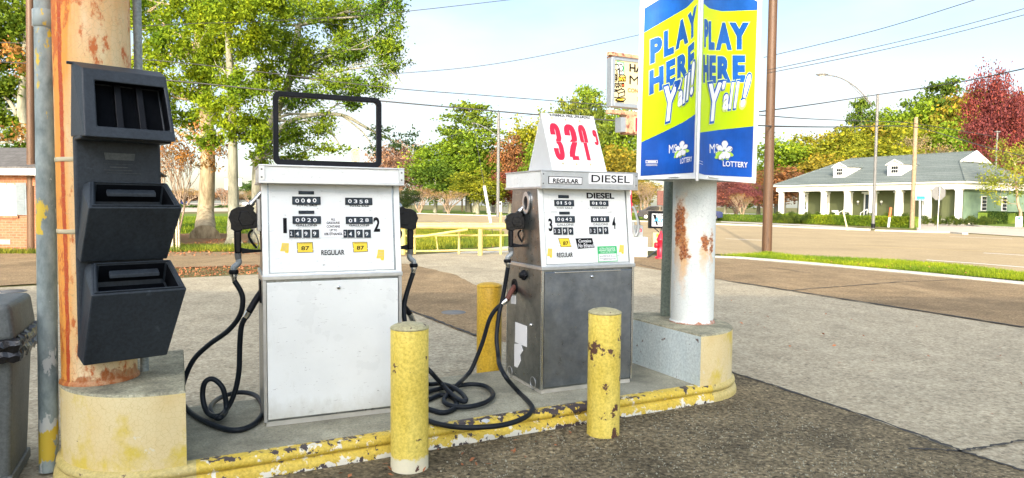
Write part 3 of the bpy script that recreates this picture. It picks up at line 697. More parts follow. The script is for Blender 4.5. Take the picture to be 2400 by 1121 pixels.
def fuel_pump(O, ang, W, Dp, z0, zm, zc, zt, steelp, label):
    u = Vector((math.cos(ang), math.sin(ang), 0)); v = Vector((-u.y, u.x, 0)); O = Vector((O.x, O.y, 0))
    L = lambda x, y, z: O+u*x+v*y+Vector((0, 0, z))
    root = empty('fuel_pump', L(W/2, Dp/2, z0), ang, label, 'fuel pump', 'old mechanical fuel pumps on the island')
    def bx(mb, x0, x1, y0, y1, za, zb, m, t=0.0):   # t: y taper at top
        return mb.hexa([L(x0, y0, za), L(x1, y0, za), L(x1, y1, za), L(x0, y1, za), L(x0, y0+t, zb), L(x1, y0+t, zb), L(x1, y1-t, zb), L(x0, y1-t, zb)], m)
    body = 'stainless_side'; front = 'stainless' if steelp else 'white_enamel'
    TP = 0.075
    mb = MB(); bx(mb, 0.012, W-0.012, 0.012, Dp-0.012, z0, z0+0.03, 'kerb_concrete'); mb.build('base', root)
    mb = MB(0.003); bx(mb, 0, W, 0.012, Dp-0.012, z0+0.03, zm, body); mb.build('lower_cabinet', root)
    for y0, y1 in ((-0.004, 0.012), (Dp-0.012, Dp+0.004)):
        mb = MB(0.004); bx(mb, 0.022, W-0.022, y0, y1, z0+0.045, zm-0.02, front); mb.build('service_door', root)
        mb = MB(0.002)
        for xa, xb in ((-0.002, 0.018), (W-0.018, W+0.002)): bx(mb, xa, xb, y0+.001, y1-.001, z0+0.03, zm-0.004, 'aluminium' if not steelp else 'chrome')
        mb.build('corner_trim', root)
        if steelp and y0 < 0: mb = MB(0.002); bx(mb, 0.10, W-0.13, -0.014, -0.004, zm-0.028, zm-0.018, 'chrome'); mb.build('door_pull', root)
    mb = MB(); c = L(W*0.525, -0.006, zm-0.065); mb.lathe(c, [(0.012, 0), (0.012, 0.006), (0.009, 0.009), (0.001, 0.009)], 'chrome', 16, -v); mb.lathe(c-v*0.0092, [(0.004, 0), (0.001, 0.001)], 'black_plastic', 10, -v); mb.build('door_lock', root)
    mb = MB(0.003); bx(mb, -0.006, W+0.006, -0.012, Dp+0.012, zm-0.004, zm+0.022, 'aluminium'); mb.build('waist_trim', root)
    zu = zm+0.022
    mb = MB(0.003); bx(mb, 0.008, W-0.008, 0.010, Dp-0.010, zu, zc, body, TP-0.005); mb.build('upper_cabinet', root)
    V = Vector(tuple(L(0, TP, zc)-L(0, 0, zu)))
    pl = Plane(L(0, 0.0, zu), u, V); Ht = V.length
    # white side posts, dark gap and the white display face
    mb = MB(0.002); prect(mb, pl, (0.0, 0, 0.035, Ht), 'white_panel', -0.012, 0.006); prect(mb, pl, (W-0.035, 0, W, Ht), 'white_panel', -0.012, 0.006); prect(mb, pl, (0.036, 0.0, W-0.036, 0.012), 'aluminium', -0.012, 0.004); mb.build('face_frame', root)
    mb = MB(0.003); prect(mb, pl, (0.042, 0.016, W-0.046, Ht), front if not steelp else 'white_enamel', -0.014, -0.002); mb.build('display_face', root)
    mb = MB(); prect(mb, pl, (0.035, 0.0, 0.042, Ht), 'black_plastic', -0.02, -0.012); prect(mb, pl, (W-0.046, 0.0, W-0.035, Ht), 'black_plastic', -0.02, -0.012); mb.build('face_gap', root)
    pf = Plane(pl.pt(0, 0, -0.002), u, V)
    # raised bezel lines
    mb = MB(0.0); ww = 0.004
    A = [(0.10, Ht*.27), (W-0.11, Ht*.27), (W-0.09, Ht*.93), (0.085, Ht*.93)]
    for i in range(4):
        a, b = A[i], A[(i+1) % 4]; dx, dy = b[0]-a[0], b[1]-a[1]; ll = math.hypot(dx, dy); nx, ny = -dy/ll*ww, dx/ll*ww
        mb.prism([pf.pt(*a), pf.pt(*b), pf.pt(b[0]+nx, b[1]+ny), pf.pt(a[0]+nx, a[1]+ny)], pf.N*0.0012, 'white_enamel')
    mb.build('face_rim', root)
    # cap
    capm = 'white_enamel'
    mb = MB(0.004); bx(mb, -0.012, W+0.012, -0.002, Dp+0.002, zc+0.006, zt-0.008, capm); mb.build('cap', root)
    mb = MB(0.002)
    bx(mb, -0.018, W+0.018, -0.010, Dp+0.010, zt-0.010, zt, 'aluminium'); bx(mb, -0.018, W+0.018, -0.010, Dp+0.010, zc-0.006, zc+0.010, 'aluminium')
    for xa, xb in ((-0.018, 0.018), (W-0.018, W+0.018)):
        bx(mb, xa, xb, -0.009, 0.002, zc+0.010, zt-0.010, 'aluminium'); 
    mb.build('cap_trim', root)
    mb = MB()
    for xx in (0.0, W):
        for zz in (zc+0.03, zt-0.03): mb.lathe(L(xx, -0.009, zz), [(0.006, 0), (0.005, 0.003), (0.001, 0.004)], 'pole_grey', 10, -v)
    mb.build('cap_screw', root)
    return root, L, u, v, pf, W, Dp
def heights(O, xs):
    return [Zat(x, y, O.y) for x, y in xs]
# white pump
O1 = G(620, 1003, IZ); B1 = G(941, 965, IZ); a1 = math.atan2(B1.y-O1.y, B1.x-O1.x)
z1 = heights(O1, [(618, 656), (612, 427), (607, 385)])
p1, L1, u1, v1, f1, W1, D1 = fuel_pump(O1, a1, (B1-O1).length, 0.57, IZ, z1[0], z1[1], z1[2], False, 'white fuel pump numbered 1 and 2 with an empty black frame on top')
O2 = G(1267, 925, IZ); B2 = G(1481, 897, IZ); a2 = math.atan2(B2.y-O2.y, B2.x-O2.x)
z2 = heights(O2, [(1268, 633), (1267, 440), (1269, 398)])
p2, L2, u2, v2, f2, W2, D2 = fuel_pump(O2, a2, (B2-O2).length, 0.60, IZ, z2[0], z2[1], z2[2], True, 'stainless steel fuel pump numbered 3 and 4, marked DIESEL, with the price sign on top')
c1 = lambda x, y: (640+x/5.9, 430+y/5.9)
def cb1(a, b, c, d): return (*c1(a, b), *c1(c, d))
def decals(root, pf, cb, D_):
    for b, t in D_['counters']: counter(root, pf, cb(*b), t)
    for b, t in D_['ppg']: counter(root, pf, cb(*b), t, 'price_digit')
    for b in D_['tot']: counter(root, pf, cb(*b), '', 'totalizer')
    for t, b, off in D_['texts']: mb = MB(); ptext(mb, pf, t, *cb(*b), 'black_print', off=off); mb.build('number' if len(t) == 1 else 'lettering', root)
    for b in D_['small']: mb = MB(); smalltext(mb, pf, *cb(*b)); mb.one = True; mb.build('fine_print', root)
decals(p1, f1, cb1, dict(
    counters=[((272,192,648,287), '00.0'), ((277,464,652,550), '0020'), ((1004,208,1362,292), '0358'), ((1012,472,1368,552), '0128')],
    ppg=[((x0,650,x1,742), t) for (x0, x1), t in zip(((232,284),(305,386),(425,505),(544,626),(980,1020),(1042,1117),(1155,1230),(1267,1342)), '24992499')],
    tot=[(360,117,556,145), (362,388,560,413)],
    texts=[('TOTAL SALE', (318,290,610,318), .03), ('GALLONS', (318,566,608,592), .03), ('TOTAL SALE', (1050,300,1325,326), .03), ('GALLONS', (1050,568,1330,592), .03),
           ('1', (137,480,192,690), .03), ('2', (1385,468,1480,670), .03), ('REGULAR', (665,925,988,988), .02)],
    small=[(345,598,580,606), (1080,598,1300,606), (215,757,655,766), (950,752,1360,760)]))
def sticker(root, pf, pts, bm_, border, texts, name):
    mb = MB(); cx = sum(p[0] for p in pts)/len(pts); cy = sum(p[1] for p in pts)/len(pts)
    if border: ppoly(mb, pf, pts[::-1], border, 0.001); pts = [(cx+(x-cx)*.93, cy+(y-cy)*.91) for x, y in pts]
    ppoly(mb, pf, pts[::-1], bm_, 0.002)
    for t, b, m, off in texts: ptext(mb, pf, t, *b, m, lift=0.003, off=off)
    return mb.build(name, root)
for pts, tb in (([(328,818),(548,812),(558,955),(336,962)], (388,870,502,925)), ([(1097,812),(1303,810),(1313,945),(1112,955)], (1155,865,1260,918))):
    sticker(p1, f1, [c1(*p) for p in pts], 'yellow_print', 'black_print', [('87', cb1(*tb), 'black_print', .02), ('MINIMUM OCTANE RATING', cb1(tb[0]-30, tb[1]-42, tb[2]+30, tb[1]-30), 'brown_iron', 0)], 'octane_sticker')
sticker(p1, f1, [c1(*p) for p in ((683,465),(972,465),(972,742),(683,742))], 'white_print', None,
        [(t, cb1(*b), 'black_print', .03) for t, b in (('ALL',(798,480,860,515)),('GASOLINE',(738,530,922,563)),('CONTAINS',(738,580,926,613)),('UP TO',(782,632,886,665)),('10% ETHANOL',(706,682,962,717)))], 'ethanol_sticker')
msticker(p1, f1, *cb1(98,826,220,966)); msticker(p1, f1, *cb1(1428,916,1537,1066))
c2 = lambda x, y: (1260+x/5.3375, 430+y/5.3375)
def cb2(a, b, c, d): return (*c2(a, b), *c2(c, d))
decals(p2, f2, cb2, dict(
    counters=[((212,215,447,280), '0150'), ((222,418,458,485), '0042'), ((657,220,878,280), '0100'), ((670,418,888,480), '0101')],
    ppg=[((x0,560,x1,635), t) for (x0, x1), t in zip(((203,232),(247,295),(318,366),(390,438)), '3299')]+[((x0,553,x1,627), t) for (x0, x1), t in zip(((650,679),(692,738),(760,806),(830,876)), '3299')],
    tot=[(262,155,382,180), (275,363,392,383)],
    texts=[('THIS SALE', (230,297,437,320), .0), ('GALLONS', (240,505,448,530), .0), ('THIS SALE', (675,297,868,320), .0), ('GALLONS', (690,502,880,525), .0),
           ('3', (130,440,187,600), .03), ('4', (925,420,977,572), .03), ('REGULAR', (237,868,440,922), .02), ('DIESEL', (608,117,957,195), .035)],
    small=[(165,345,243,352), (165,365,243,372), (855,345,925,352), (870,362,925,369), (225,543,430,549), (700,540,870,546)]))
sticker(p2, f2, [c2(*p) for p in ((258,687),(388,685),(423,795),(290,798))], 'yellow_print', 'black_print', [('87', cb2(315,727,385,773), 'black_print', .02)], 'octane_sticker')
sticker(p2, f2, [c2(*p) for p in ((472,690),(680,685),(712,805),(505,820))], 'black_print', None, [('Contains', cb2(507,702,668,738), 'white_print', .01), ('No Ethanol', cb2(506,754,699,800), 'white_print', .01)], 'no_ethanol_sticker')
s_ = sticker(p2, f2, [c2(*p) for p in ((747,790),(985,783),(1000,975),(758,987))], 'white_print', 'green_print',
        [(t, cb2(*b), 'black_print', 0) for t, b in (('Required for use in all',(812,897,930,905)),('highway diesel vehicles and engines.',(772,910,980,919)),('Recommended for use in all diesel',(780,935,975,944)),('vehicles and engines.',(820,949,935,958)))], 'diesel_notice')
mb = MB(); mb.prism([f2.px(*c2(*p), 0.002) for p in ((752,883),(992,876),(985,787),(750,794))], f2.N*0.0015, 'green_print')
for t, b in (('ULTRA-LOW SULFUR',(770,805,965,822)),('HIGHWAY DIESEL FUEL',(765,830,972,847)),('(15 ppm Sulfur Maximum)',(785,857,955,868))): ptext(mb, f2, t, *cb2(*b), 'white_print', lift=0.0045, off=.01)
mb.build('green_heading', s_)
msticker(p2, f2, *cb2(118,815,182,932)); msticker(p2, f2, *cb2(1016,770,1078,884))
# cap plates of the steel pump
pc = Plane(L2(0, -0.003, 1.7), u2, (0, 0, 1)); c5 = lambda x, y: (1140+x/2.668, 240+y/2.668)
cb5 = lambda a, b, c, d: (*c5(a, b), *c5(c, d))
mb = MB(); prect(mb, pc, (0.018, z2[1]-1.7+0.012, W2-0.018, z2[2]-1.7-0.012), 'aluminium', 0, 0.002)
ptext(mb, pc, 'UNLEADED', *cb5(410,438,592,468), 'pale_print', lift=0.0035); mb.build('cap_face', p2)
mb = MB(); prect(mb, pc, pxbox(pc, *cb5(387,462,597,515)), 'black_print', 0.002, 0.005); b = pxbox(pc, *cb5(391,466,593,511)); prect(mb, pc, b, 'white_print', 0.003, 0.0065)
ptext(mb, pc, 'REGULAR', *cb5(413,476,573,508), 'black_print', lift=0.008, off=.03); mb.build('grade_plate', p2)
mb = MB(); prect(mb, pc, pxbox(pc, *cb5(640,441,912,516)), 'white_print', 0.002, 0.006)
ptext(mb, pc, 'DIESEL', *cb5(654,453,893,506), 'blue_black' if 'blue_black' in MT else 'black_print', lift=0.0075, off=.008); mb.build('grade_plate', p2)
# side details of the steel pump (left side)
ps = Plane(L2(0, 0, 0), v2, (0, 0, 1)); ps.N = -u2
TPs = 0.0
def oval(mb, pl, x, y, ru, rv, m, w0, w1, inner=None, n=28):
    cu, cv = pl.hit(x, y); P = [(cu+ru*math.cos(2*math.pi*i/n), cv+rv*math.sin(2*math.pi*i/n)) for i in range(n)]
    if inner:
        Q = [(cu+ru*inner*math.cos(2*math.pi*i/n), cv+rv*inner*math.sin(2*math.pi*i/n)) for i in range(n)]
        for i in range(n):
            j = (i+1) % n; mb.prism([pl.pt(*P[i], w0), pl.pt(*P[j], w0), pl.pt(*Q[j], w0), pl.pt(*Q[i], w0)], pl.N*(w1-w0), m)
    else: mb.prism([pl.pt(*p, w0) for p in P], pl.N*(w1-w0), m)
mb = MB(); oval(mb, ps, 1234, 476, 0.055, 0.085, 'aluminium', -0.005, 0.008, 0.62); oval(mb, ps, 1234, 476, 0.034, 0.055, 'black_plastic', -0.006, 0.001); mb.build('nozzle_boot', p2)
mb = MB(); cu, cv = ps.hit(1228, 645); c = ps.pt(cu, cv, 0.001); mb.lathe(c, [(0.04, 0), (0.038, 0.012), (0.024, 0.016), (0.022, 0.035), (0.001, 0.038)], 'black_plastic', 20, ps.N)
for s in (-1, 1): mb.ball(ps.pt(cu+s*0.045, cv, 0.006), 0.014, 'black_plastic', n=8)
mb.build('conduit_plug', p2)
mb = MB(); oval(mb, ps, 1206, 672, 0.05, 0.062, 'black_plastic', -0.004, 0.006, 0.72); oval(mb, ps, 1206, 672, 0.036, 0.045, 'black_print', -0.004, 0.001); mb.build('hose_port', p2)
mb = MB(); prect(mb, ps, pxbox(ps, 1234, 756, 1209, 806) if False else (*sorted((ps.hit(1235, 806)[0], ps.hit(1209, 758)[0])), 0, 0), 'white_print') if False else None
b = (ps.hit(1235, 780)[0], ps.hit(1222, 808)[1], ps.hit(1208, 780)[0], ps.hit(1222, 760)[1]); b = (min(b[0], b[2]), b[1], max(b[0], b[2]), b[3]); prect(mb, ps, b, 'white_print', 0, 0.003); mb.build('side_sticker', p2)
mb = MB(); 
P = [(1206, 806), (1221, 806), (1226, 822), (1219, 833), (1221, 846), (1213, 862), (1206, 858)]; mb.prism([ps.px(x, y, 0) for x, y in P], ps.N*0.003, 'white_print'); mb.build('torn_sticker', p2)
mb = MB(); P = [(1199, 693), (1209, 693), (1209, 713), (1198, 712)]; mb.prism([ps.px(x, y, 0) for x, y in P], ps.N*0.003, 'white_print'); mb.build('port_sticker', p2)
mb = MB()
for x, y in ((1195, 871), (1249, 897)): oval(mb, ps, x, y, 0.045, 0.045, 'aluminium', 0, 0.003, 0.9)
mb.build('knockout_ring', p2)
mb = MB(); c = ps.px(1245, 762, 0.0); mb.lathe(c, [(0.013, 0), (0.012, 0.012), (0.001, 0.014)], 'chrome', 12, ps.N); mb.build('side_lock', p2)
# left side of the white pump: nozzle boot and hose port
ps1 = Plane(L1(0, 0, 0), v1, (0, 0, 1)); ps1.N = -u1
mb = MB(0.003); prect(mb, ps1, (0.20, 1.32, 0.38, 1.52), 'aluminium', -0.002, 0.02); mb.build('nozzle_boot', p1)
mb = MB(0.003); prect(mb, ps1, (0.22, 0.86, 0.36, 1.0), 'black_plastic', -0.002, 0.01); mb.build('hose_port', p1)
# empty black frame on the white pump
pt_ = Plane(L1(0, 0.16, 0), u1, (0, 0, 1))
uL, vB = pt_.hit(641, 372); uR, _ = pt_.hit(895, 382); vT = pt_.hit(768, 221)[1]; vB = z1[2]+0.012
def rr(u0, v0, u1_, v1_, r, n=7):
    P = []
    for cx, cy, a0 in ((u1_-r, v0+r, -90), (u1_-r, v1_-r, 0), (u0+r, v1_-r, 90), (u0+r, v0+r, 180)):
        for i in range(n+1): t = math.radians(a0+90*i/n); P.append((cx+r*math.cos(t), cy+r*math.sin(t)))
    return P
A = rr(uL, vB-.006, uR, vT, 0.045); B = rr(uL+.032, vB+.030, uR-.032, vT-.032, 0.022)
mb = MB(0.004, 2); n = len(A)
for i in range(n):
    j = (i+1) % n; q = [pt_.pt(*A[i]), pt_.pt(*A[j]), pt_.pt(*B[j]), pt_.pt(*B[i])]; w = v1*0.04
    mb.quad(*q, 'black_plastic'); mb.quad(*[p+w for p in q][::-1], 'black_plastic'); mb.quad(q[1], q[0], q[0]+w, q[1]+w, 'black_plastic'); mb.quad(q[3], q[2], q[2]+w, q[3]+w, 'black_plastic')
mb.build('topper_frame', p1)
mb = MB()
for t in (0.3, 0.7): mb.bb((0,0,0), (0,0,0), 'chrome'); uu = uL+(uR-uL)*t; mb.hexa([pt_.pt(uu-.01, z1[2]-.002), pt_.pt(uu+.01, z1[2]-.002), pt_.pt(uu+.01, z1[2]-.002)+v1*.05, pt_.pt(uu-.01, z1[2]-.002)+v1*.05, pt_.pt(uu-.01, z1[2]+.008), pt_.pt(uu+.01, z1[2]+.008), pt_.pt(uu+.01, z1[2]+.008)+v1*.05, pt_.pt(uu-.01, z1[2]+.008)+v1*.05], 'chrome')
mb.build('frame_foot', p1)

# ------------------------------------------------------------------ price sign (A-frame) on the steel pump
zs = z2[2]+0.004; tp_ = Plane((0, 0, zs), (1, 0, 0), (0, 1, 0))
bl = L2(0.0, 0.03, zs); gx = (G(1300, 397, zs)-Vector((L2(0,0,zs)))).dot(u2) if False else None
bl = D(1300, 397, L2(0.05, 0.10, 0).y); br = D(1424, 398, L2(0.5, 0.10, 0).y)
wS = (Vector((br.x, br.y, 0))-Vector((bl.x, bl.y, 0))).length*1.03; q0 = (Vector((bl.x, bl.y, 0))-O2*1.0); q0.z = 0; x0S = q0.dot(u2); y0S = 0.09
ridge_d = 0.20; zr = Zat(1272, 264, L2(x0S, y0S+ridge_d, 0).y)
fA = L2(x0S, y0S, zs); fB = L2(x0S+wS, y0S, zs); rA = L2(x0S, y0S+ridge_d, zr); rB = L2(x0S+wS, y0S+ridge_d, zr); bA = L2(x0S, y0S+2*ridge_d, zs); bB = L2(x0S+wS, y0S+2*ridge_d, zs)
def arc(cx, cy, rx, ry, a0, a1, n=12): return [(cx+rx*math.cos(math.radians(a0+(a1-a0)*i/n)), cy+ry*math.sin(math.radians(a0+(a1-a0)*i/n))) for i in range(n+1)]
NUM = {'3': [[(0,.70)]+arc(.5,.80,.5,.20,180,0)+arc(.55,.66,.45,.14,0,-90)+[(.35,.52)], [(.35,.50)]+arc(.5,.34,.5,.15,90,0)+arc(.5,.20,.5,.20,0,-180)+[(0,.30)]],
       '2': [[(0,.70)]+arc(.5,.80,.5,.20,180,0)+[(1,.66),(.92,.56),(.5,.34),(.12,.14),(.04,.02)], [(0,0),(1.06,0)]],
       '0': [arc(.5,.80,.5,.20,180,0)+[(1,.2)]+arc(.5,.20,.5,.20,0,-180)+[(0,.8)]], '1': [[(.60,1),(.60,-.03)]],
       '9': [arc(.5,.80,.5,.20,0,360,20), [(1,.8),(1,.2)]+arc(.5,.20,.5,.20,0,-170)]}
def numeral(mb, pl, b, ch, half):
    W_n, H_n = b[2]-b[0], b[3]-b[1]; w = W_n*.47; u0, v0, uw, vh = b[0]+w/2, b[1]+w/2, W_n-w, H_n-w; vm = (b[1]+b[3])/2
    for st in NUM[ch]:
        P = [Vector((u0+x*uw, v0+y*vh, 0)) for x, y in st]; P = [p for i, p in enumerate(P) if i == 0 or (p-P[i-1]).length > 1e-5]; Lf = []
        for i, p in enumerate(P):
            tn = (P[min(i+1, len(P)-1)]-P[max(i-1, 0)]).normalized(); nn = Vector((-tn.y, tn.x, 0)); ww = w*(.74+.26*abs(tn.y)); Lf.append((p+nn*ww/2, p-nn*ww/2))
        for i in range(len(P)-1):
            q = [Lf[i][0], Lf[i][1], Lf[i+1][1], Lf[i+1][0]]
            if half > 0: q = [Vector((a.x, max(a.y, vm+.001), 0)) for a in q]
            if half < 0: q = [Vector((a.x, min(a.y, vm-.001), 0)) for a in q]
            ar = abs((q[2]-q[0]).cross(q[3]-q[1]).z)
            if ar > 1e-8: mb.poly([pl.pt(a.x, a.y, .0046+.00003*i) for a in q], 'red_print')
ax = empty('price_sign', L2(x0S+wS/2, y0S+ridge_d, zs), a2, 'white folding price sign with red numerals standing on the steel pump', 'price sign')
psn = Plane(fA, u2, rA-fA)
th = psn.N*-0.006
mb = MB(); mb.prism([fA, fB, rB, rA], th, 'white_panel'); mb.build('front_board', ax)
mb = MB(); mb.prism([bA, bB, rB, rA], v2*-0.006, 'white_panel'); mb.build('back_board', ax)
mb = MB(); mb.prism([fA+u2*.004-th*-1.2, rA+u2*.004-Vector((0,0,.01)), bA+u2*.004-v2*.01], u2*0.004, 'pale_print'); mb.build('side_board', ax)  # greyer than the boards: shade of the turned side put into the colour
mb = MB(); ptext(mb, psn, 'ETHANOL FREE UNLEADED', *c5(393,68), *c5(650,106), 'black_print', off=.03, lift=.002); mb.build('lettering', ax); mb = MB(); ptext(mb, psn, 'STOP MOTOR WHILE FILLING TANK', *c5(477,405), *c5(713,419), 'red_print', lift=.002); mb.build('lettering', ax)
for (b, t, k) in (((384,126,499,369), ('3','3'), 0), ((472,132,598,370), ('2','2'), 0), ((562,138,664,372), ('0','1'), 1)):
    bx_ = pxbox(psn, *c5(b[0], b[1]), *c5(b[2], b[3])); mb = MB(); e = 0.008
    prect(mb, psn, (bx_[0]-e, bx_[1]-e*1.2, bx_[2]+e, bx_[3]+e*1.2), 'white_print', 0.0015, 0.003)
    vm = (bx_[1]+bx_[3])/2
    wr = (bx_[0]-e, vm-.0015, bx_[2]+e, vm+.0015); prect(mb, psn, wr, 'pale_print', 0.003, 0.0045)
    for q in ((bx_[0]-e, bx_[1]-e, bx_[0]-e+.0015, bx_[3]+e), (bx_[2]+e-.0015, bx_[1]-e, bx_[2]+e, bx_[3]+e)): prect(mb, psn, q, 'pale_print', 0.003, 0.0036)
    vm = (bx_[1]+bx_[3])/2; numeral(mb, psn, bx_, t[0], 1); numeral(mb, psn, bx_, t[1], -1)
    mb.build('flip_numeral', ax)
mb = MB(); bx_ = pxbox(psn, *c5(655,172), *c5(705,272)); numeral(mb, psn, bx_, '9', 0); mb.build('flip_numeral', ax)
mb = MB(0.001)
for x, y in ((408,100),(492,110),(582,120),(477,385),(563,390),(650,392)):
    cu, cv = psn.hit(*c5(x, y)); prect(mb, psn, (cu-.006, cv-.006, cu+.006, cv+.008), 'cream_sign', 0.002, 0.009)
for x, y in ((412,243),(480,245),(560,247),(590,248),(650,252)):
    cu, cv = psn.hit(*c5(x, y)); prect(mb, psn, (cu-.004, cv-.003, cu+.004, cv+.003), 'chrome', 0.004, 0.009)
for x, y in ((370,66),(662,84)):
    cu, cv = psn.hit(*c5(x, y)); prect(mb, psn, (cu-.002, cv-.002, cu+.002, cv+.002), 'black_print', 0.001, 0.004)
mb.build('clip', ax)

# ------------------------------------------------------------------ nozzles and hoses
def nozzle(par, org, ux, sc, thick=0.062, mirror=1):
    # outline measured on the photograph; org = world position of outline point (765,925) (the grip's lower end)
    ux = Vector(ux).normalized()*mirror; uy = Vector((0, 0, 1)); un = ux.cross(uy)
    def q(x, y, w=0.0): return org+ux*((x-765)*sc)+uy*((925-y)*sc)+un*w
    def shape(name, pts, t, m, bev=0.006, par_=None):
        mb = MB(bev, 2); P = [q(x, y, -t/2) for x, y in pts]; mb.prism(P, un*t, m); return mb.build(name, par_ or nz)
    mb = MB(0.019, 4); B = [(690,545),(705,495),(765,462),(830,458),(858,432),(922,468),(912,498),(978,575),(980,650),(925,672),(805,688),(795,700),(728,700),(722,690),(702,680),(700,620),(680,565)]
    P = [q(x, y, -thick/2) for x, y in B]; mb.prism(P, un*thick, 'nozzle_rubber'); nz = mb.build('nozzle', par)
    mb = MB(0.004, 2); mb.prism([q(x, y, -thick*.5-.004) for x, y in ((790,500),(850,500),(930,590),(900,640),(800,650),(770,580))], un*(thick+.008), 'nozzle_rubber'); mb.build('cover_plate', nz)
    mb = MB(0.003, 2); mb.prism([q(x, y, -thick*.3) for x, y in ((686,540),(712,488),(722,500),(700,552))], un*thick*.6, 'metal_box_grey'); mb.build('nose_label', nz)
    mb = MB(0.012, 4); mb.prism([q(x, y, -thick*.34) for x, y in ((728,695),(798,695),(796,925),(731,925))], un*thick*.68, 'nozzle_rubber'); mb.build('grip', nz)
    t = 0.022
    for pts in (((796,868),(872,884),(985,892),(985,912),(796,926)), ((968,640),(992,640),(1000,905),(978,905))): shape('trigger_guard', pts, t, 'black_plastic', 0.003)
    P3 = [q(*p) for p in ((905,690),(872,720),(868,760),(895,815),(938,872))]; mb = MB(); mb.tube(smooth_path(P3, 4), [0.0075]*17, 'black_plastic', 8); mb.build('trigger', nz)
    mb = MB(); mb.tube(smooth_path([q(*p) for p in ((905,690),(940,760),(955,830),(940,880))], 4), 0.004, 'chrome', 8); mb.build('latch', nz)
    sp0, sp1 = q(880, 445), q(990, 315); mb = MB(); k = 15; rs = []
    pts = [sp0.lerp(sp1, i/(k-1)) for i in range(k)]
    for i in range(k): rs.append((0.0185 if i < 4 else 0.0135)+(0.0018 if i % 2 else 0))
    mb.tube(pts, rs, 'chrome', 14); mb.build('spout', nz)
    mb = MB(); mb.tube([q(763, 922), q(763, 945), q(768, 985)], [0.021, 0.021, 0.018], 'pole_grey', 14); mb.tube(smooth_path([q(768, 980), q(772, 1010), q(750, 1040), q(725, 1060), q(722, 1095)], 4), 0.0185, 'metal_box_grey', 14)
    mb.tube([q(722, 1085), q(722, 1100), q(722, 1112), q(722, 1130)], [0.026, 0.030, 0.030, 0.026], 'black_plastic', 16); mb.tube([q(722, 1128), q(724, 1150)], 0.024, 'chrome', 16); mb.tube([q(724, 1148), q(728, 1200)], [0.018, 0.015], 'chrome', 14); mb.build('swivel', nz)
    return q(728, 1195)
def nozzle_end(org, ux, sc, mirror=1):
    ux = Vector(ux).normalized()*mirror; return org+ux*((728-765)*sc)+Vector((0,0,1))*((925-1195)*sc)
def pxp(x, y, dep): return D(x, y, dep)
def hose(name, pts, label, nz=None, metal_end=None, r=0.0165, elbow=None, grp='black fuel hoses with nozzles'):
    root = empty(name, pts[0], 0, label, 'fuel hose', grp)
    mb = MB(); mb.tube(smooth_path(pts, 7), r, 'rubber', 14); mb.build('tube', root)
    if metal_end:
        a, b, c = metal_end; mb = MB(); mb.tube([a, a.lerp(b, .5), b], [0.019, 0.021, 0.021], 'chrome', 14); mb.build('coupling', root)
        mb = MB(); mb.tube(smooth_path([b, b.lerp(c, .5)+Vector((0,0,.006)), c], 5), 0.021, elbow or 'black_plastic', 14); mb.build('elbow', root)
    return root
def gz(x, y, z=None): return G(x, y, (IZ+0.019) if z is None else z)
zx = lambda X, Y: (X/2, 560+Y/2)
# white pump, left side
ny = L1(0, 0.28, 0).y-0.03
org = pxp(558+0, 380+925/4.31, ny); n1 = None
hp = L1(0.0, 0.20, 0).y-.02
loop = [(437,958),(475,985),(525,1005),(565,1007),(600,990),(617,960),(600,928),(560,920),(515,933),(493,955),(500,975)]
P = [nozzle_end(org, u1, 0.000640*ny/4.2), pxp(565, 685, ny), pxp(569, 708, ny), pxp(562, 740, ny), pxp(535, 775, ny+.02), pxp(490, 808, ny+.05), pxp(455, 842, ny+.05), pxp(434, 885, ny+.05), pxp(424, 930, 4.22)]
P += [gz(x, y) for x, y in loop[:9]]+[gz(493, 955, IZ+.05), gz(500, 975, IZ+.03), gz(515, 980, IZ+.05), pxp(530, 960, 4.17), pxp(523, 912, 4.17), pxp(500, 889, 4.17), pxp(480, 897, 4.15), pxp(475, 930, 4.14), gz(485, 965, IZ+.06), gz(508, 976, IZ+.05), pxp(532, 958, 4.2), pxp(550, 920, 4.22), pxp(560, 870, 4.22), pxp(562, 810, 4.2), pxp(566, 765, 4.18), pxp(577, 742, 4.17)]
e = [pxp(576, 744, 4.17), pxp(584, 730, 4.17), L1(0.01, 0.28, z1[0]-0.10)]
h1 = hose('fuel_hose', P, 'black hose looped on the slab left of the white pump, nozzle on its left side', metal_end=e)
nozzle(h1, org, u1, 0.000640*ny/4.2, mirror=1)
# white pump, right side
ry = L1(W1, 0.30, 0).y
org = pxp(961, 585, ry); h2p = nozzle
c4 = lambda X, Y: (1000+X/5.607, 860+Y/5.607)
P = [nozzle_end(org, u1, 0.000585*ry/4.4, -1), pxp(950, 700, ry-.02), pxp(947, 740, ry-.05), pxp(958, 790, ry-.1), pxp(985, 845, 4.66), pxp(*c4(60, 75), 4.60)]+[gz(*c4(x, y), IZ+h) for x, y, h in ((200,228,.09),(340,372,.05),(440,440,.045),(500,455,.045),(515,425,.05),(470,360,.06),(380,290,.07),(260,238,.07),(150,222,.05),(20,225,.03))]
P += [pxp(985, 885, 4.85), pxp(985, 840, 4.9), pxp(978, 790, 4.9), pxp(969, 755, 4.85)]
e = [pxp(970, 757, 4.85), pxp(960, 735, 4.8), L1(W1-.005, 0.33, z1[0]-0.14)]
h2 = hose('fuel_hose', P, 'black hose tangled behind the front bollard, nozzle on the white pump\'s right side', metal_end=e)
nozzle(h2, org, u1, 0.000585*ry/4.4, mirror=-1)
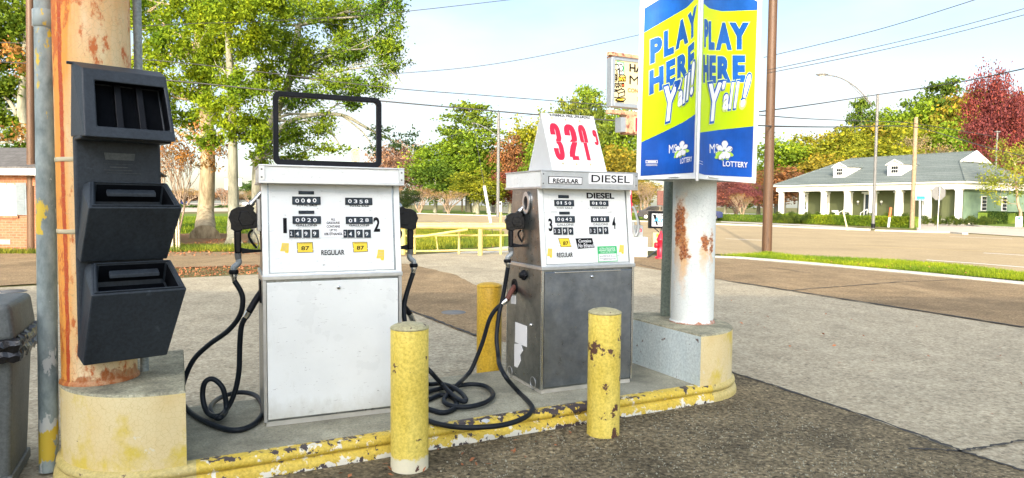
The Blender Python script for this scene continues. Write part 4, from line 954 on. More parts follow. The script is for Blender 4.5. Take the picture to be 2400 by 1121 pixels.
# steel pump, left side
py_ = L2(0, 0.36, 0).y-0.02
org = pxp(1197, 580, py_)
P = [nozzle_end(org, (u2*0.8-v2*0.25), 0.00052*py_/5.0*1.08), pxp(1180, 690, py_), pxp(1170, 735, py_-.03), pxp(1164, 790, py_-.08), pxp(1168, 835, py_-.15), pxp(*c4(960, -20), 4.75), pxp(*c4(1050, 150), 4.62)]
P += [gz(*c4(x, y)) for x, y in ((1200,322),(1335,455),(1388,545),(1330,640),(1180,715),(1000,765),(780,790),(500,798))]+[gz(*c4(x, y)) for x, y in ((250,772),(40,715),(-60,650),(-90,590),(-20,545))]
P += [gz(*c4(x, y), IZ+h) for x, y, h in ((60,565,.019),(200,600,.019),(320,575,.019),(400,500,.02),(330,400,.02),(180,370,.02),(20,430,.02),(-60,400,.02),(20,330,.022),(180,285,.024),(420,248,.03),(600,228,.03),(780,258,.03),(872,350,.03),(820,440,.03),(660,505,.03),(460,530,.03),(300,505,.03),(225,450,.03),(260,380,.04),(340,300,.05),(430,210,.08))]
P += [pxp(*c4(520, 120), 4.98), pxp(1107, 862, 5.02), pxp(1130, 805, 5.05), pxp(1146, 752, 5.05), pxp(1160, 728, 5.05), pxp(1178, 711, 5.05)]
e = [pxp(1176, 713, 5.05), pxp(1188, 703, 5.06), ps.px(1206, 672, 0.0)]
h3 = hose('fuel_hose', P, 'long black hose coiled over the kerb, nozzle on the steel pump\'s left side', metal_end=e, elbow='brown_iron')
nozzle(h3, org, (u2*0.8-v2*0.25), 0.00052*py_/5.0*1.08, mirror=1)
# steel pump, right side
ry2 = L2(W2, 0.3, 0).y
P = [L2(W2-0.005, 0.3, 0.98), L2(W2+0.02, 0.3, 0.95), L2(W2+0.035, 0.3, 0.86), L2(W2+0.03, 0.3, 0.72), L2(W2+0.03, 0.35, 0.5), L2(W2+0.05, 0.5, 0.2), L2(W2+0.08, 0.56, IZ+.02)]
hose('fuel_hose', P, 'short bulge of black hose on the right side of the steel pump')

# small litter on the kerb: clear plastic lid
g = G(1138, 987, IZ+0.012); mb = MB(); mb.lathe(g, [(0.001, 0.008), (0.014, 0.010), (0.022, 0.006), (0.026, 0.0), (0.028, 0.001)], 'pale_print', 20); mb.build('plastic_lid', None, 'small clear plastic lid lying on the kerb under the long hose', 'litter')
# ------------------------------------------------------------------ lottery sign round the right column
class Curtain:
    def __init__(s, pts, lean=0.006): s.p = [Vector((a, b, 0)) for a, b in pts]; s.lean = lean
    def up(s, p, z): return Vector((p.x+s.lean*(z-p.z), p.y, z))
    def px(s, x, y, lift=0.0):
        d = ray(x, y); sh = 0.0; best = None
        for it in range(3):
            best = None; m = len(s.p)-1
            for i in range(m):
                a, b = s.p[i]+Vector((sh, 0, 0)), s.p[i+1]+Vector((sh, 0, 0)); e = b-a
                det = d.x*(-e.y)+e.x*d.y
                if abs(det) < 1e-9: continue
                t = (a.x*(-e.y)+e.x*a.y)/det; w = (d.x*a.y-d.y*a.x)/det
                lo = -1e-6 if i > 0 else -9; hi = 1+1e-6 if i < m-1 else 10
                if t > 0 and lo <= w <= hi: 
                    if best is None or t < best[0]: best = (t, e, d*t)
            if best is None: raise RuntimeError('curtain miss %s %s' % (x, y))
            z = CH+best[2].z; sh = s.lean*(z-1.69)
        nv = Vector((best[1].y, -best[1].x, 0)).normalized()
        if nv.y > 0: nv = -nv
        p = CAM+best[2]; return p+nv*lift
def curve(x0, d0, x1, d1, n=16, pw=2.6, y=440):
    P = []
    for i in range(n+1):
        t = i/n; x = x0+(x1-x0)*t; dep = d0+(d1-d0)*t**pw; q = D(x, y, dep); P.append((q.x, q.y))
    return P
PL = Curtain(curve(1491, 5.36, 1633, 4.86)); PR = Curtain(curve(1772, 5.46, 1634, 4.86)[::-1])
sign = empty('lottery_sign', (RCc.x, RCc.y, 1.66), 0, 'blue and yellow green lottery sign reading PLAY HERE Y\'all wrapped round the white column', 'sign')
def interp(tab, x):
    for (a, b), (c, d_) in zip(tab, tab[1:]):
        if x <= c or (c, d_) == tab[-1]: return b+(d_-b)*(x-a)/(c-a)
def panel(C, xs, sheet_top, sheet_bot, lt, name, prt):
    # white sheet with thickness
    mb = MB(); A = []; 
    for x in xs:
        p0 = C.px(x, interp(sheet_bot, x)); z1_ = Zat(x, interp(sheet_top, x), p0.y); A.append((p0, C.up(p0, z1_)))
    for w, s in ((0.0, 1), (-0.006, -1)):
        off = [C.px(x, 300, w)-C.px(x, 300, 0) for x in xs]
        for i in range(len(xs)-1):
            q = [A[i][0]+off[i], A[i+1][0]+off[i+1], A[i+1][1]+off[i+1], A[i][1]+off[i]]; mb.add(q if s > 0 else q[::-1], [(0,1,2,3)], 'white_panel', True)
    o0 = C.px(xs[0], 300, -0.006)-C.px(xs[0], 300, 0); o1 = C.px(xs[-1], 300, -0.006)-C.px(xs[-1], 300, 0)
    mb.quad(A[0][0]+o0, A[0][0], A[0][1], A[0][1]+o0, 'white_panel'); mb.quad(A[-1][0], A[-1][0]+o1, A[-1][1]+o1, A[-1][1], 'white_panel')
    return mb.build(name, sign)
def rows(C, xs, tabs, mats, par, name):
    mb = MB()
    for k, m in enumerate(mats):
        V_ = []; 
        for x, xt in xs:
            p0 = C.px(x, interp(tabs[0], x), 0.002); V_.append((C.up(p0, Zat(x, interp(tabs[k], x), p0.y)), C.up(p0, Zat(x, interp(tabs[k+1], x), p0.y))))
        for i in range(len(xs)-1): mb.add([V_[i][0], V_[i+1][0], V_[i+1][1], V_[i][1]], [(0,1,2,3)], m, True)
    return mb.build(name, par)
NS = 18
xsL = [1492+(1631.5-1492)*i/NS for i in range(NS+1)]
sl = panel(PL, xsL, [(1492, 8), (1632, -78)], [(1492, 421), (1632, 419)], 0, 'left_panel', None)
xsR = [1634+(1771-1634)*i/NS for i in range(NS+1)]
sr_ = panel(PR, xsR, [(1634, -90), (1771, -14)], [(1634, 419), (1771, 430)], 0, 'right_panel', None)
prL = [(1501+(1626-1501)*i/NS, 1509+(1640-1509)*i/NS) for i in range(NS+1)]
rows(PL, prL, [[(1501,413),(1626,405)], [(1501,334),(1560,306),(1600,286),(1626,268)], [(1501,77),(1560,42),(1600,18),(1626,-10)], [(1501,20),(1626,-58)]], ['blue_print', 'lottery_yellow', 'bright_blue_print'], sl, 'poster')
prR = [(1637+(1762-1637)*i/NS, 1652+(1783-1652)*i/NS) for i in range(NS+1)]
rows(PR, prR, [[(1637,406),(1650,410),(1762,416)], [(1637,311),(1680,305),(1762,296)], [(1637,8),(1650,20),(1680,27),(1762,24)], [(1637,-66),(1762,4)]], ['blue_print', 'lottery_yellow', 'bright_blue_print'], sr_, 'poster')
# closing back sheet, corner strips
bl_, br_ = PL.px(1492, 421), PR.px(1771, 430); bk = Vector(((bl_.x+br_.x)/2+0.12, 6.05, bl_.z))
for a, b in ((bl_, bk), (bk, br_)):
    mb = MB(); h_ = Vector((0.01, 0, 1.75)); nn = Vector((b.y-a.y, a.x-b.x, 0)).normalized()*0.005; a_, b_ = Vector((a.x, a.y, bl_.z)), Vector((b.x, b.y, bl_.z))
    mb.hexa([a_, b_, b_-nn, a_-nn, a_+h_, b_+h_, b_-nn+h_, a_-nn+h_], 'white_panel'); mb.build('back_panel', sign)
mb = MB(); mb.tube([PL.px(1632, 424, 0.0)+Vector((.004,-.004,0)), PL.px(1646, -80, 0.0)+Vector((.004,-.004,0))], 0.013, 'aluminium', 12); mb.build('corner_strip', sign)
def bump_(C, pts, m, lift, nm, par): 
    mb = MB(); mb.poly([C.px(x, y, lift) for x, y in pts], m); return mb
def wtext(mb, C, ch, x0, x1, yt, yb, sl_, m, lift, off=0.05, out=None, shear=0.0, sub=0):
    pf = lambda u, v, l: C.px(u, -v-sl_*(u-x0), l)
    mb.text(ch, pf, (x0, -yb, x1, -yt), m, off=off, lift=lift, out=out, shear=shear, sub=sub)
z2c = lambda X, Y: (1490+X/5.094, Y/5.094); z3c = lambda X, Y: (1630+X/5.094, Y/5.094); z7c = lambda X, Y: (1400+X/2.241, Y/2.241); z4c = lambda X, Y: (1480+X/4.672, 200+Y/4.672)
LL = [('P',170,320,478,772,.38),('L',338,462,380,690,.41),('A',477,635,282,606,.62),('Y',627,738,185,520,1.2),('H',160,338,850,1140,.40),('E',366,480,742,1055,.47),('R',500,635,680,985,.58),('E',630,706,560,895,.9)]
RR = [('P',97,148,228,565,-.1),('L',150,222,255,597,-.02),('A',235,430,270,600,0),('Y',395,640,270,595,0),('H',85,150,655,990,0),('E',158,238,662,995,0),('R',255,420,672,990,.0),('E',435,592,662,985,0)]
for C, lst, zc_, par in ((PL, LL, z2c, sl), (PR, RR, z3c, sr_)):
    mb = MB()
    for ch, x0, x1, yt, yb, s_ in lst:
        a, yt_ = zc_(x0, yt); b, yb_ = zc_(x1, yb)
        wtext(mb, C, ch, a, b, yt_, yb_, s_, 'pale_lime_print', 0.0032, .06, out=.085, sub=6)
        wtext(mb, C, ch, a, b, yt_, yb_, s_, 'bright_blue_print', 0.0050, .065, sub=6)
    mb.build('play_here_lettering', par)
YL = [('Y',356,432,462,640,.35,.25),("'",428,446,425,470,.4,.2),('a',428,452,490,565,.7,.2),('l',455,475,412,545,.7,.3),('l',473,492,395,528,.7,.3),('!',494,516,340,500,.8,.2)]
YR = [('Y',582,648,446,636,.15,.25),("'",652,668,432,470,.2,.2),('a',655,684,500,578,.15,.25),('l',686,712,440,572,.15,.35),('l',712,740,436,568,.15,.35),('!',750,802,402,562,.15,.45)]
for C, lst, par in ((PL, YL, sl), (PR, YR, sr_)):
    mb = MB()
    for k, (m, lift, out) in enumerate((('pale_lime_print', .0058, .10), ('blue_print', .0070, .085), ('white_print', .0085, .035))):
        for ch, x0, x1, yt, yb, s_, shr in lst:
            a, yt_ = z7c(x0, yt); b, yb_ = z7c(x1, yb); wtext(mb, C, ch, a, b, yt_, yb_, s_, m, lift, .02, out=out, shear=shr, sub=2)
    mb.build('yall_lettering', par)
def flower(C, cx, cy, s, par, sk=0.0):
    mb = MB(); P = lambda x, y: (cx+x*s, cy+(y+sk*x)*s)
    def petal(ang, L_, Wd, m, lift, x0=0, y0=0):
        pts = []; 
        for i in range(14):
            t = 2*math.pi*i/14; r = (L_/2*(1+math.cos(t)), Wd/2*math.sin(t)*(1.15 if math.cos(t) > 0 else .8)); a = math.radians(ang)
            pts.append(P(x0+r[0]*math.cos(a)-r[1]*math.sin(a), y0+r[0]*math.sin(a)+r[1]*math.cos(a)))
        mb.poly([C.px(x, y, lift) for x, y in pts], m)
    for a, L_ in ((20, 115), (60, 100), (100, 95), (145, 120), (165, 95)): petal(a, L_, 42, 'lime_leaf_print', .004, 0, 20)
    for i, (a, L_, Wd, x0, y0) in enumerate(((-85, 100, 62, 5, -5), (-150, 80, 55, -5, 0), (-20, 85, 55, 10, 5), (55, 85, 62, 5, 15), (120, 100, 40, -5, 15), (95, 80, 40, -5, 15))):
        petal(a, L_+5, Wd+5, 'grey_print', .0050+.001*i, x0, y0); petal(a, L_, Wd, 'white_print', .0054+.001*i, x0, y0)
    petal(-60, 18, 14, 'lime_leaf_print', .0115, 0, 10)
    mb.build('flower_emblem', par)
flower(PL, *z4c(548, 705), .0, sl) if False else flower(PL, *z4c(550, 700), 0.82/4.672, sl, -.3)
flower(PR, *z4c(1005, 712), 1.0/4.672, sr_, 0)
mb = MB(); a = z4c(415, 655); b = z4c(502, 748); wtext(mb, PL, 'MS', a[0], b[0], a[1], b[1], .12, 'white_print', .0045, .0, sub=4); mb.build('lottery_lettering', sl); mb = MB(); a = z4c(550, 805); b = z4c(680, 862); wtext(mb, PL, 'LOTTERY', a[0], b[0], a[1], b[1], .22, 'white_print', .0125, .01, sub=6); mb.build('lottery_lettering', sl)
mb = MB(); a = z4c(850, 643); b = z4c(948, 745); wtext(mb, PR, 'MS', a[0], b[0], a[1], b[1], 0, 'white_print', .0045, .0, sub=4); mb.build('lottery_lettering', sr_); mb = MB(); a = z4c(985, 828); b = z4c(1265, 888); wtext(mb, PR, 'LOTTERY', a[0], b[0], a[1], b[1], -.06, 'white_print', .0125, .02, sub=6); mb.build('lottery_lettering', sr_)
mb = MB()
for x0, x1, y0, y1 in ((155,288,822,828),(155,288,848,854),(155,162,822,852),(282,288,822,852),(178,270,832,845),(158,283,866,870),(156,284,878,882)): 
    mb.poly([PL.px(*z4c(x, y), .004) for x, y in ((x0,y1),(x1,y1),(x1,y0),(x0,y0))], 'white_print')
for x0, x1, y0, y1 in ((733,775,822,826),(733,775,850,854)): mb.poly([PR.px(*z4c(x, y+(x-733)*.4), .004) for x, y in ((x0,y1),(x1,y1),(x1,y0),(x0,y0))], 'white_print')
mb.build('small_print', sl)
for C, (x0, x1), par in ((PL, (420, 525), sl), (PR, (835, 940), sr_)):
    a, b = z4c(x0, 1002), z4c(x1, 1000 if C is PL else 1018); mb = MB(); mb.tube([C.px(*a, .004), C.px(*b, .004)], 0.006, 'white_panel', 8); mb.build('panel_handle', par)
# ================================================================== GROUND AND SETTING
def sheet(name, pts, z, m, kind='structure', label=None):
    mb = MB(); mb.poly([Vector((p[0], p[1], z)) for p in pts], m); return mb.build(name, None, label, None, None, kind)
def gp(*pp): return [G(x, y) for x, y in pp]
sheet('ground', [(-700, -60), (700, -60), (700, 900), (-700, 900)], -0.036, 'ground_cover')
# service station lot: pale aggregate concrete with brown asphalt strips and a dark apron in front of the island
lot = [(-30, -12), (30, -12)]+[tuple(G(2900, 700)[:2]), tuple(G(2400, 664)[:2]), tuple(G(1975, 624)[:2]), tuple(G(1725, 604)[:2]), tuple(G(1480, 596)[:2]), tuple(G(1180, 590)[:2]), tuple(G(930, 597)[:2]), tuple(G(640, 640)[:2]), tuple(G(380, 652)[:2]), tuple(G(0, 672)[:2]), tuple(G(-700, 700)[:2])]
sheet('concrete_lot', lot, -0.016, 'concrete_lot')
def jag(pts, amp=0.03, step=0.25):
    out = []
    for i in range(len(pts)):
        a, b = Vector(pts[i][:2]+(0,) if isinstance(pts[i], tuple) else (pts[i][0], pts[i][1], 0)), pts[(i+1) % len(pts)]; b = Vector((b[0], b[1], 0)); L_ = (b-a).length; n = max(1, min(60, int(L_/step)))
        for k in range(n): q = a.lerp(b, k/n); out.append((q.x+random.uniform(-amp, amp)*(k > 0), q.y+random.uniform(-amp, amp)*(k > 0)))
    return out
sheet('brown_asphalt', jag(gp((1560, 634), (1672, 652), (1950, 695), (2400, 765), (3000, 860), (3000, 720), (2400, 667), (1975, 627), (1725, 606), (1480, 599), (1380, 606))), -0.011, 'brown_asphalt')
sheet('brown_asphalt', jag(gp((960, 618), (1065, 642), (1119, 668), (1230, 740), (1190, 800), (1115, 786), (1007, 745), (930, 716), (860, 690), (760, 650), (880, 612))), -0.011, 'brown_asphalt')
F0 = [F(-6, -0.0), F(LI+1.2, -0.02)]
ap = [tuple(G(1700, 866)[:2]), tuple(G(1840, 912)[:2]), tuple(G(2000, 965)[:2]), tuple(G(2250, 1055)[:2]), tuple(G(2420, 1108)[:2]), (6, -2), (4, -12), (-12, -12), (-9, 1.0), tuple(F(-3, .3)[:2]), tuple(F(-.6, .3)[:2]), tuple(F(-.5, .5)[:2]), tuple(F(LI+.6, .5)[:2])]
sheet('asphalt_apron', jag(ap, 0.02, 0.12), -0.005, 'dark_asphalt')
sheet('service_road', jag(gp((-900, 590), (640, 590), (980, 596), (640, 634), (600, 622), (400, 626), (380, 648), (0, 668), (-900, 700)), .05, .6), -0.012, 'brown_asphalt')
# main road with its lane lines, running away to the left
road = gp((3400, 740), (2400, 640), (2100, 610), (1862, 600), (1720, 596), (1560, 588), (1400, 573), (1180, 548), (960, 524), (800, 507), (690, 497), (640, 494), (500, 493), (-400, 500), (-400, 494.5), (640, 490), (760, 491), (960, 499), (1180, 506), (1480, 517), (1700, 526), (1811, 530), (1985, 538), (2150, 543), (2275, 548), (2400, 556), (3400, 640))
sheet('road', road, -0.020, 'road_asphalt')
sheet('cross_street', gp((2145, 524), (2200, 523), (3200, 536), (3200, 600), (2400, 554), (2275, 546), (2150, 541)), -0.016, 'drive_concrete')
sheet('street', gp((-600, 503), (300, 499), (640, 494), (700, 492), (660, 490.5), (200, 492), (-600, 494)), -0.012, 'drive_concrete')
sheet('lawn', gp((-700, 588), (600, 588), (960, 586), (1180, 577), (1380, 576), (1180, 549), (960, 525), (800, 508), (640, 500), (300, 502), (-700, 508)), -0.022, 'lawn')
sheet('bare_soil', jag(gp((300, 548), (520, 546), (640, 548), (760, 560), (700, 578), (420, 578), (250, 570)), .2, 1.2), -0.017, 'bare_soil')
sheet('path', gp((1075, 590), (1180, 577), (1330, 572), (1480, 586), (1480, 597), (960, 597)), -0.018, 'sidewalk')
sheet('verge', gp((1811, 519), (2060, 531), (2150, 537), (2145, 524), (2400, 500), (2000, 497), (1600, 500), (1300, 496), (960, 492), (960, 499), (1180, 505), (1480, 515)), -0.028, 'lawn')
sheet('car_park', gp((1300, 500), (1480, 505), (1811, 512), (2100, 518), (2150, 512), (1900, 503), (1500, 496), (1200, 495)), -0.024, 'drive_concrete')
sheet('path', gp((1690, 518.5), (1900, 526.5), (2010, 533), (1990, 535), (1880, 528.5), (1690, 520.5)), -0.0235, 'sidewalk')
sheet('church_lot', gp((2148, 517), (2315, 522), (2400, 524), (3000, 540), (3000, 530), (2400, 515), (2148, 510)), -0.020, 'sidewalk')
def ribbon(name, pts, w, z, m, kind='structure', h=0.0):
    P = [Vector((p[0], p[1], 0)) for p in pts]; mb = MB(); L_ = []
    for i, p in enumerate(P):
        t = (P[min(i+1, len(P)-1)]-P[max(i-1, 0)]).normalized(); nn = Vector((-t.y, t.x, 0)); ww = w*(random.uniform(.4, 1.5) if name == 'crack' else 1); L_.append((p+nn*ww/2, p-nn*ww/2))
    for i in range(len(P)-1):
        a, b = L_[i], L_[i+1]; q = [a[0]+Vector((0,0,z)), a[1]+Vector((0,0,z)), b[1]+Vector((0,0,z)), b[0]+Vector((0,0,z))]
        if h: mb.prism([v-Vector((0,0,h)) for v in q], Vector((0, 0, h)), m)
        else: mb.poly(q, m)
    return mb.build(name, None, kind=kind)
def dens(pts, n, amp=0.0):
    out = []
    for a, b in zip(pts, pts[1:]):
        for i in range(n): q = a.lerp(b, i/n); out.append(q+Vector((random.uniform(-amp, amp), random.uniform(-amp, amp), 0)))
    return out+[pts[-1]]
for px_ in (((2172,608),(2300,617),(2400,625),(2700,650)), ((2305,592),(2400,597.5)), ((2225,554),(2372,559.5)), ((1700,559),(1800,563)), ((1020,517),(1065,520))): ribbon('lane_marking', gp(*px_), 0.13, -0.0155, 'line_paint')
ribbon('lane_marking', gp((2000, 576), (2300, 588), (2400, 592)), 0.12, -0.0155, 'faded_yellow_line')
ribbon('kerb', dens(gp((1655, 601), (1725, 603.5), (1800, 609), (1900, 617), (1975, 624), (2120, 637), (2400, 664), (2900, 712)), 4, .012), 0.22, 0.02, 'kerb_concrete', h=0.08)
ribbon('kerb', dens(gp((1480, 519), (1700, 527), (1811, 531), (1985, 538.5), (2040, 540)), 4), 0.25, 0.10, 'kerb_concrete', h=0.14)
ribbon('kerb', dens(gp((2052, 541), (2150, 544), (2230, 546), (2262, 549)), 4), 0.3, 0.08, 'kerb_concrete', h=0.12)
ribbon('kerb', dens(gp((960, 500.5), (1180, 507), (1400, 515)), 4), 0.6, 0.10, 'kerb_concrete', h=0.14)
ribbon('kerb', dens(gp((2268, 529), (2300, 531.5), (2400, 536.5), (2800, 556)), 3), 0.25, 0.10, 'kerb_concrete', h=0.14)
ribbon('kerb', dens(gp((2150, 519), (2315, 523.5)), 3), 0.3, 0.12, 'kerb_concrete', h=0.16)
sheet('traffic_island', gp((2270, 528), (2400, 535), (2800, 554), (2800, 530), (2400, 524), (2320, 522)), -0.010, 'lawn')
for pts, w in ((((2130,1050),(2250,1056),(2310,1046),(2400,1030),(2600,985)), .022), (((1700,867),(1820,905),(2000,965),(2160,1020),(2250,1055),(2400,1102)), .03), (((1672,653),(1800,672),(1950,696),(2120,722),(2400,766)), .05),
               (((1858,680),(1900,676),(2000,669),(2100,661),(2250,655)), .035), (((1800,626),(1830,630),(1900,640)), .03), (((930,717),(1007,744),(1060,765),(1115,786)), .05), (((1500,620),(1600,642),(1672,653)), .04), (((0,742),(60,735),(130,740)), .03)):
    ribbon('crack', dens(gp(*pts), 10, 0.012), w, -0.001, 'crack')
for x, y, r in ((1063, 731, 0.17), (20, 682, 0.25)):
    g = G(x, y); mb = MB(); mb.lathe(Vector((g.x, g.y, -0.012)), [(r, 0.0), (r, .008), (r*.93, .009), (r*.92, .004), (r*.88, .004), (r*.87, .010), (0.001, .010)], 'pole_grey', 28)
    o = mb.build('manhole_cover', None, 'round metal cover set in the paving %s' % ('between the two pumps' if x > 500 else 'at the far left edge of the lot'), 'manhole cover')

# ------------------------------------------------------------------ leaf makers
def quads_mesh(name, C, size, asp, mat, tri=False, flat=0.0, up=None):
    n = len(C); N_ = rng.normal(size=(n, 3)); N_[:, 2] += flat; N_ /= np.linalg.norm(N_, axis=1)[:, None]
    A = rng.normal(size=(n, 3)); A -= (A*N_).sum(1)[:, None]*N_; A /= np.linalg.norm(A, axis=1)[:, None]; B = np.cross(N_, A)
    s = (size*rng.uniform(.6, 1.35, n))[:, None] if np.isscalar(size) else (size*rng.uniform(.7, 1.3, n))[:, None]
    V_ = np.stack([C-A*s*.5, C+B*s*asp*.5+N_*s*.08, C+A*s*.5, C-B*s*asp*.5+N_*s*.08], 1).reshape(-1, 3)
    me = bpy.data.meshes.new(name); me.vertices.add(4*n); me.vertices.foreach_set('co', V_.astype(np.float32).ravel())
    me.loops.add(4*n); me.loops.foreach_set('vertex_index', np.arange(4*n, dtype=np.int32)); me.polygons.add(n); me.polygons.foreach_set('loop_start', np.arange(0, 4*n, 4, dtype=np.int32))
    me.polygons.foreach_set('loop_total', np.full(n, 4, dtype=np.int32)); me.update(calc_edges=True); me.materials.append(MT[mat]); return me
def cloud(clusters, n, k=9, spread=0.33, hollow=0.55):
    # clusters: (c, (rx,ry,rz)); leaves gather round k twig ends per cluster
    w = np.array([(r[0]*r[1]*r[2])**.66 for c, r in clusters]); w /= w.sum(); out = []
    for (c, r), ww in zip(clusters, w):
        m = max(4, int(n*ww)); d = rng.normal(size=(k, 3)); d /= np.linalg.norm(d, axis=1)[:, None]; rad = rng.uniform(hollow, 1.0, k)[:, None]
        cen = d*rad; idx = rng.integers(0, k, m); p = cen[idx]+rng.normal(size=(m, 3))*spread*rng.uniform(.35, 1.0, (m, 1))
        out.append(p*np.array(r)+np.array(c))
    return np.concatenate(out)
def limb(mb, a, b, r0, r1, m, wob=0.06, n=5, seg=7):
    a, b = Vector(a), Vector(b); L_ = (b-a).length; P = [a.lerp(b, i/n)+Vector([random.uniform(-1, 1)*wob*L_*math.sin(math.pi*i/n) for _ in range(3)]) for i in range(n+1)]
    mb.tube(P, [r0+(r1-r0)*i/n for i in range(n+1)], m, seg, cap=False); return P
def obj(name, me, parent=None, loc=None, color=None):
    o = bpy.data.objects.new(name, me); COL.objects.link(o); o.parent = parent
    if loc is not None: o.location = loc
    if color: o.color = (*color, 1)
    return o
# ------------------------------------------------------------------ big near trees
def bigtree(base, trunk, tr, clusters, dep, nleaf, lsize, color, barkm, label, limbs_, name='oak_tree', k=10, spread=.33, extra=None):
    g = Vector((*G(*base)[:2], 0)) if not isinstance(base, Vector) else base
    root = empty(name, g, 0, label, 'tree', 'large trees beyond the lot')
    s = dep/FPX
    mb = MB(); P = [Vector((g.x, g.y, -0.05))]+[D(x, y, dep+dz) for x, y, dz in trunk]
    R = [tr*1.5]+[tr*(1-.55*i/len(trunk)) for i in range(len(trunk))]
    PP = smooth_path(P, 5); RR_ = np.interp(np.linspace(0, len(P)-1, len(PP)), range(len(P)), R); RR_[:3] = [tr*1.75, tr*1.35, tr*1.12]
    mb.tube(PP, list(RR_), barkm, 14); mb.build('trunk', root)
    mb = MB(); cl = []
    for (x, y, dz, rx, ry) in clusters: c = D(x, y, dep+dz); cl.append((tuple(c), (rx*s, min(rx, ry)*s, ry*s)))
    top = P[-1]
    for i, (c, r) in enumerate(cl):
        st = min(P[2:], key=lambda p: (p-Vector(c)).length+max(0, p.z-c[2])*1.5); pts = limb(mb, st, c, tr*.28, tr*.07, barkm)
        for j in range(4):
            d = Vector(rng.normal(size=3)).normalized(); limb(mb, pts[3+(j % 3)], Vector(c)+Vector((d.x*r[0], d.y*r[1], d.z*r[2]))*.9, tr*.07, 0.008, barkm, n=4, seg=5)
    for a in limbs_: 
        pts = [D(x, y, dep+dz) for x, y, dz in a[0]]; Q = smooth_path(pts, 5); mb.tube(Q, list(np.linspace(a[1], a[2], len(Q))), barkm, 9)
    mb.build('limbs', root)
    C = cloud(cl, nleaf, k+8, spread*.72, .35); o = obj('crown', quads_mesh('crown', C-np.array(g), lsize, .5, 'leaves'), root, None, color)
    if extra:
        cl = [(tuple(D(x, y, dep+dz)), (rx*s, rx*s, ry*s)) for x, y, dz, rx, ry in extra[0]]; C = cloud(cl, extra[1], 8); obj('crown', quads_mesh('crown', C-np.array(g), lsize*.9, .5, 'leaves'), root, None, extra[2])
    return root
GR = (0.205, 0.30, 0.02); GR2 = (0.17, 0.265, 0.025); OR = (0.36, 0.19, 0.07)
bigtree((480, 558), [(482, 500, 0), (486, 420, 0), (487, 330, 0), (480, 230, 0), (470, 120, 0), (465, 0, 0)], 0.36,
        [(365,40,0,70,55),(430,-20,-1,80,60),(350,140,1,50,55),(400,110,-2,60,60),(455,90,1,60,60),(380,225,0,60,50),(440,200,-1,60,55),(350,290,0,40,30),(430,285,1,60,38),(500,150,0,60,70),(510,10,0,70,70),(500,260,1,50,45),(330,30,2,60,60),(345,205,0,40,45)], 30.5, 26000, 0.17, GR, 'bark_tan',
        'broad tree with the thickest tan trunk, shaded at its foot, left of the white pump', [], extra=([(470,330,-1,45,45),(485,385,-1,28,25),(430,350,1,40,40),(510,350,0,30,30)], 1100, OR))
bigtree((548, 577), [(548, 500, 0), (546, 400, 0), (545, 300, 0), (540, 190, 0), (535, 60, 0)], 0.20,
        [(480,60,0,55,60),(560,20,-1,65,60),(520,140,1,60,55),(600,90,0,60,60),(560,220,-1,65,50),(500,250,0,50,45),(620,190,1,50,50),(560,300,0,55,45),(610,320,0,40,38),(480,320,0,40,30),(640,10,0,60,55)], 25, 22000, 0.14, GR, 'bark_grey',
        'tree with a straight slim grey trunk, between the thick trunk and the white pump', [])
bigtree((607, 570), [(604, 500, 0), (603, 430, 0), (608, 370, 0), (640, 280, 0), (680, 180, 0), (700, 60, 0)], 0.24,
        [(650,60,0,65,60),(720,20,0,70,55),(800,40,1,70,55),(870,10,0,60,45),(680,140,-1,60,55),(760,120,0,70,50),(840,110,1,65,50),(900,90,0,45,50),(700,230,0,60,45),(790,200,-1,65,40),(860,190,0,50,35),(910,150,0,35,30),(640,300,1,55,50),(700,320,0,50,35),(760,290,0,50,30),(690,375,0,45,22),(760,350,0,60,18),(830,240,0,30,25),(620,370,0,40,28),(930,30,0,25,45)], 27.5, 30000, 0.14, GR2, 'bark_grey',
        'tree with a pale forked trunk right behind the white pump, its crown reaching right', [([(608,370,0),(660,300,0),(720,272,0),(800,270,0),(860,300,0),(930,335,0),(965,350,0)], .13, .02), ([(606,400,0),(590,370,0),(585,352,0)], .07, .05), ([(800,270,0),(850,310,0),(880,355,0),(900,380,0)], .04, .01), ([(890,140,0),(930,180,0),(950,205,0)], .03, .01), ([(760,290,0),(790,330,0),(810,365,0)], .05, .01)], spread=.42,
        extra=([(905,315,0,40,18),(945,335,0,35,20),(965,310,0,15,15),(880,350,0,20,15),(955,150,0,15,8)], 900, (0.07, 0.11, 0.04)))
gq = D(58, 560, 31); bigtree(Vector((gq.x, gq.y, 0)), [(58, 420, 0), (60, 330, 0), (52, 250, 0), (60, 140, 0), (70, 20, 0)], 0.26,
        [(20,20,0,70,50),(-30,80,0,60,55),(90,60,0,55,60),(20,120,1,60,45),(100,150,0,50,50),(20,200,0,55,40),(110,20,0,50,50),(-20,260,0,50,40),(110,240,1,45,40),(30,300,0,45,28),(120,300,0,40,30),(60,350,-2,60,22),(-50,330,0,50,30)], 31, 20000, 0.20, (0.12, 0.19, 0.02), 'bark_grey',
        'dark green tree rising behind the brick house at the far left', [([(60,330,0),(30,250,0),(0,220,0)], .14, .05)], spread=.4, extra=([(20,150,-1,60,40),(60,320,-1,60,25)], 700, OR))

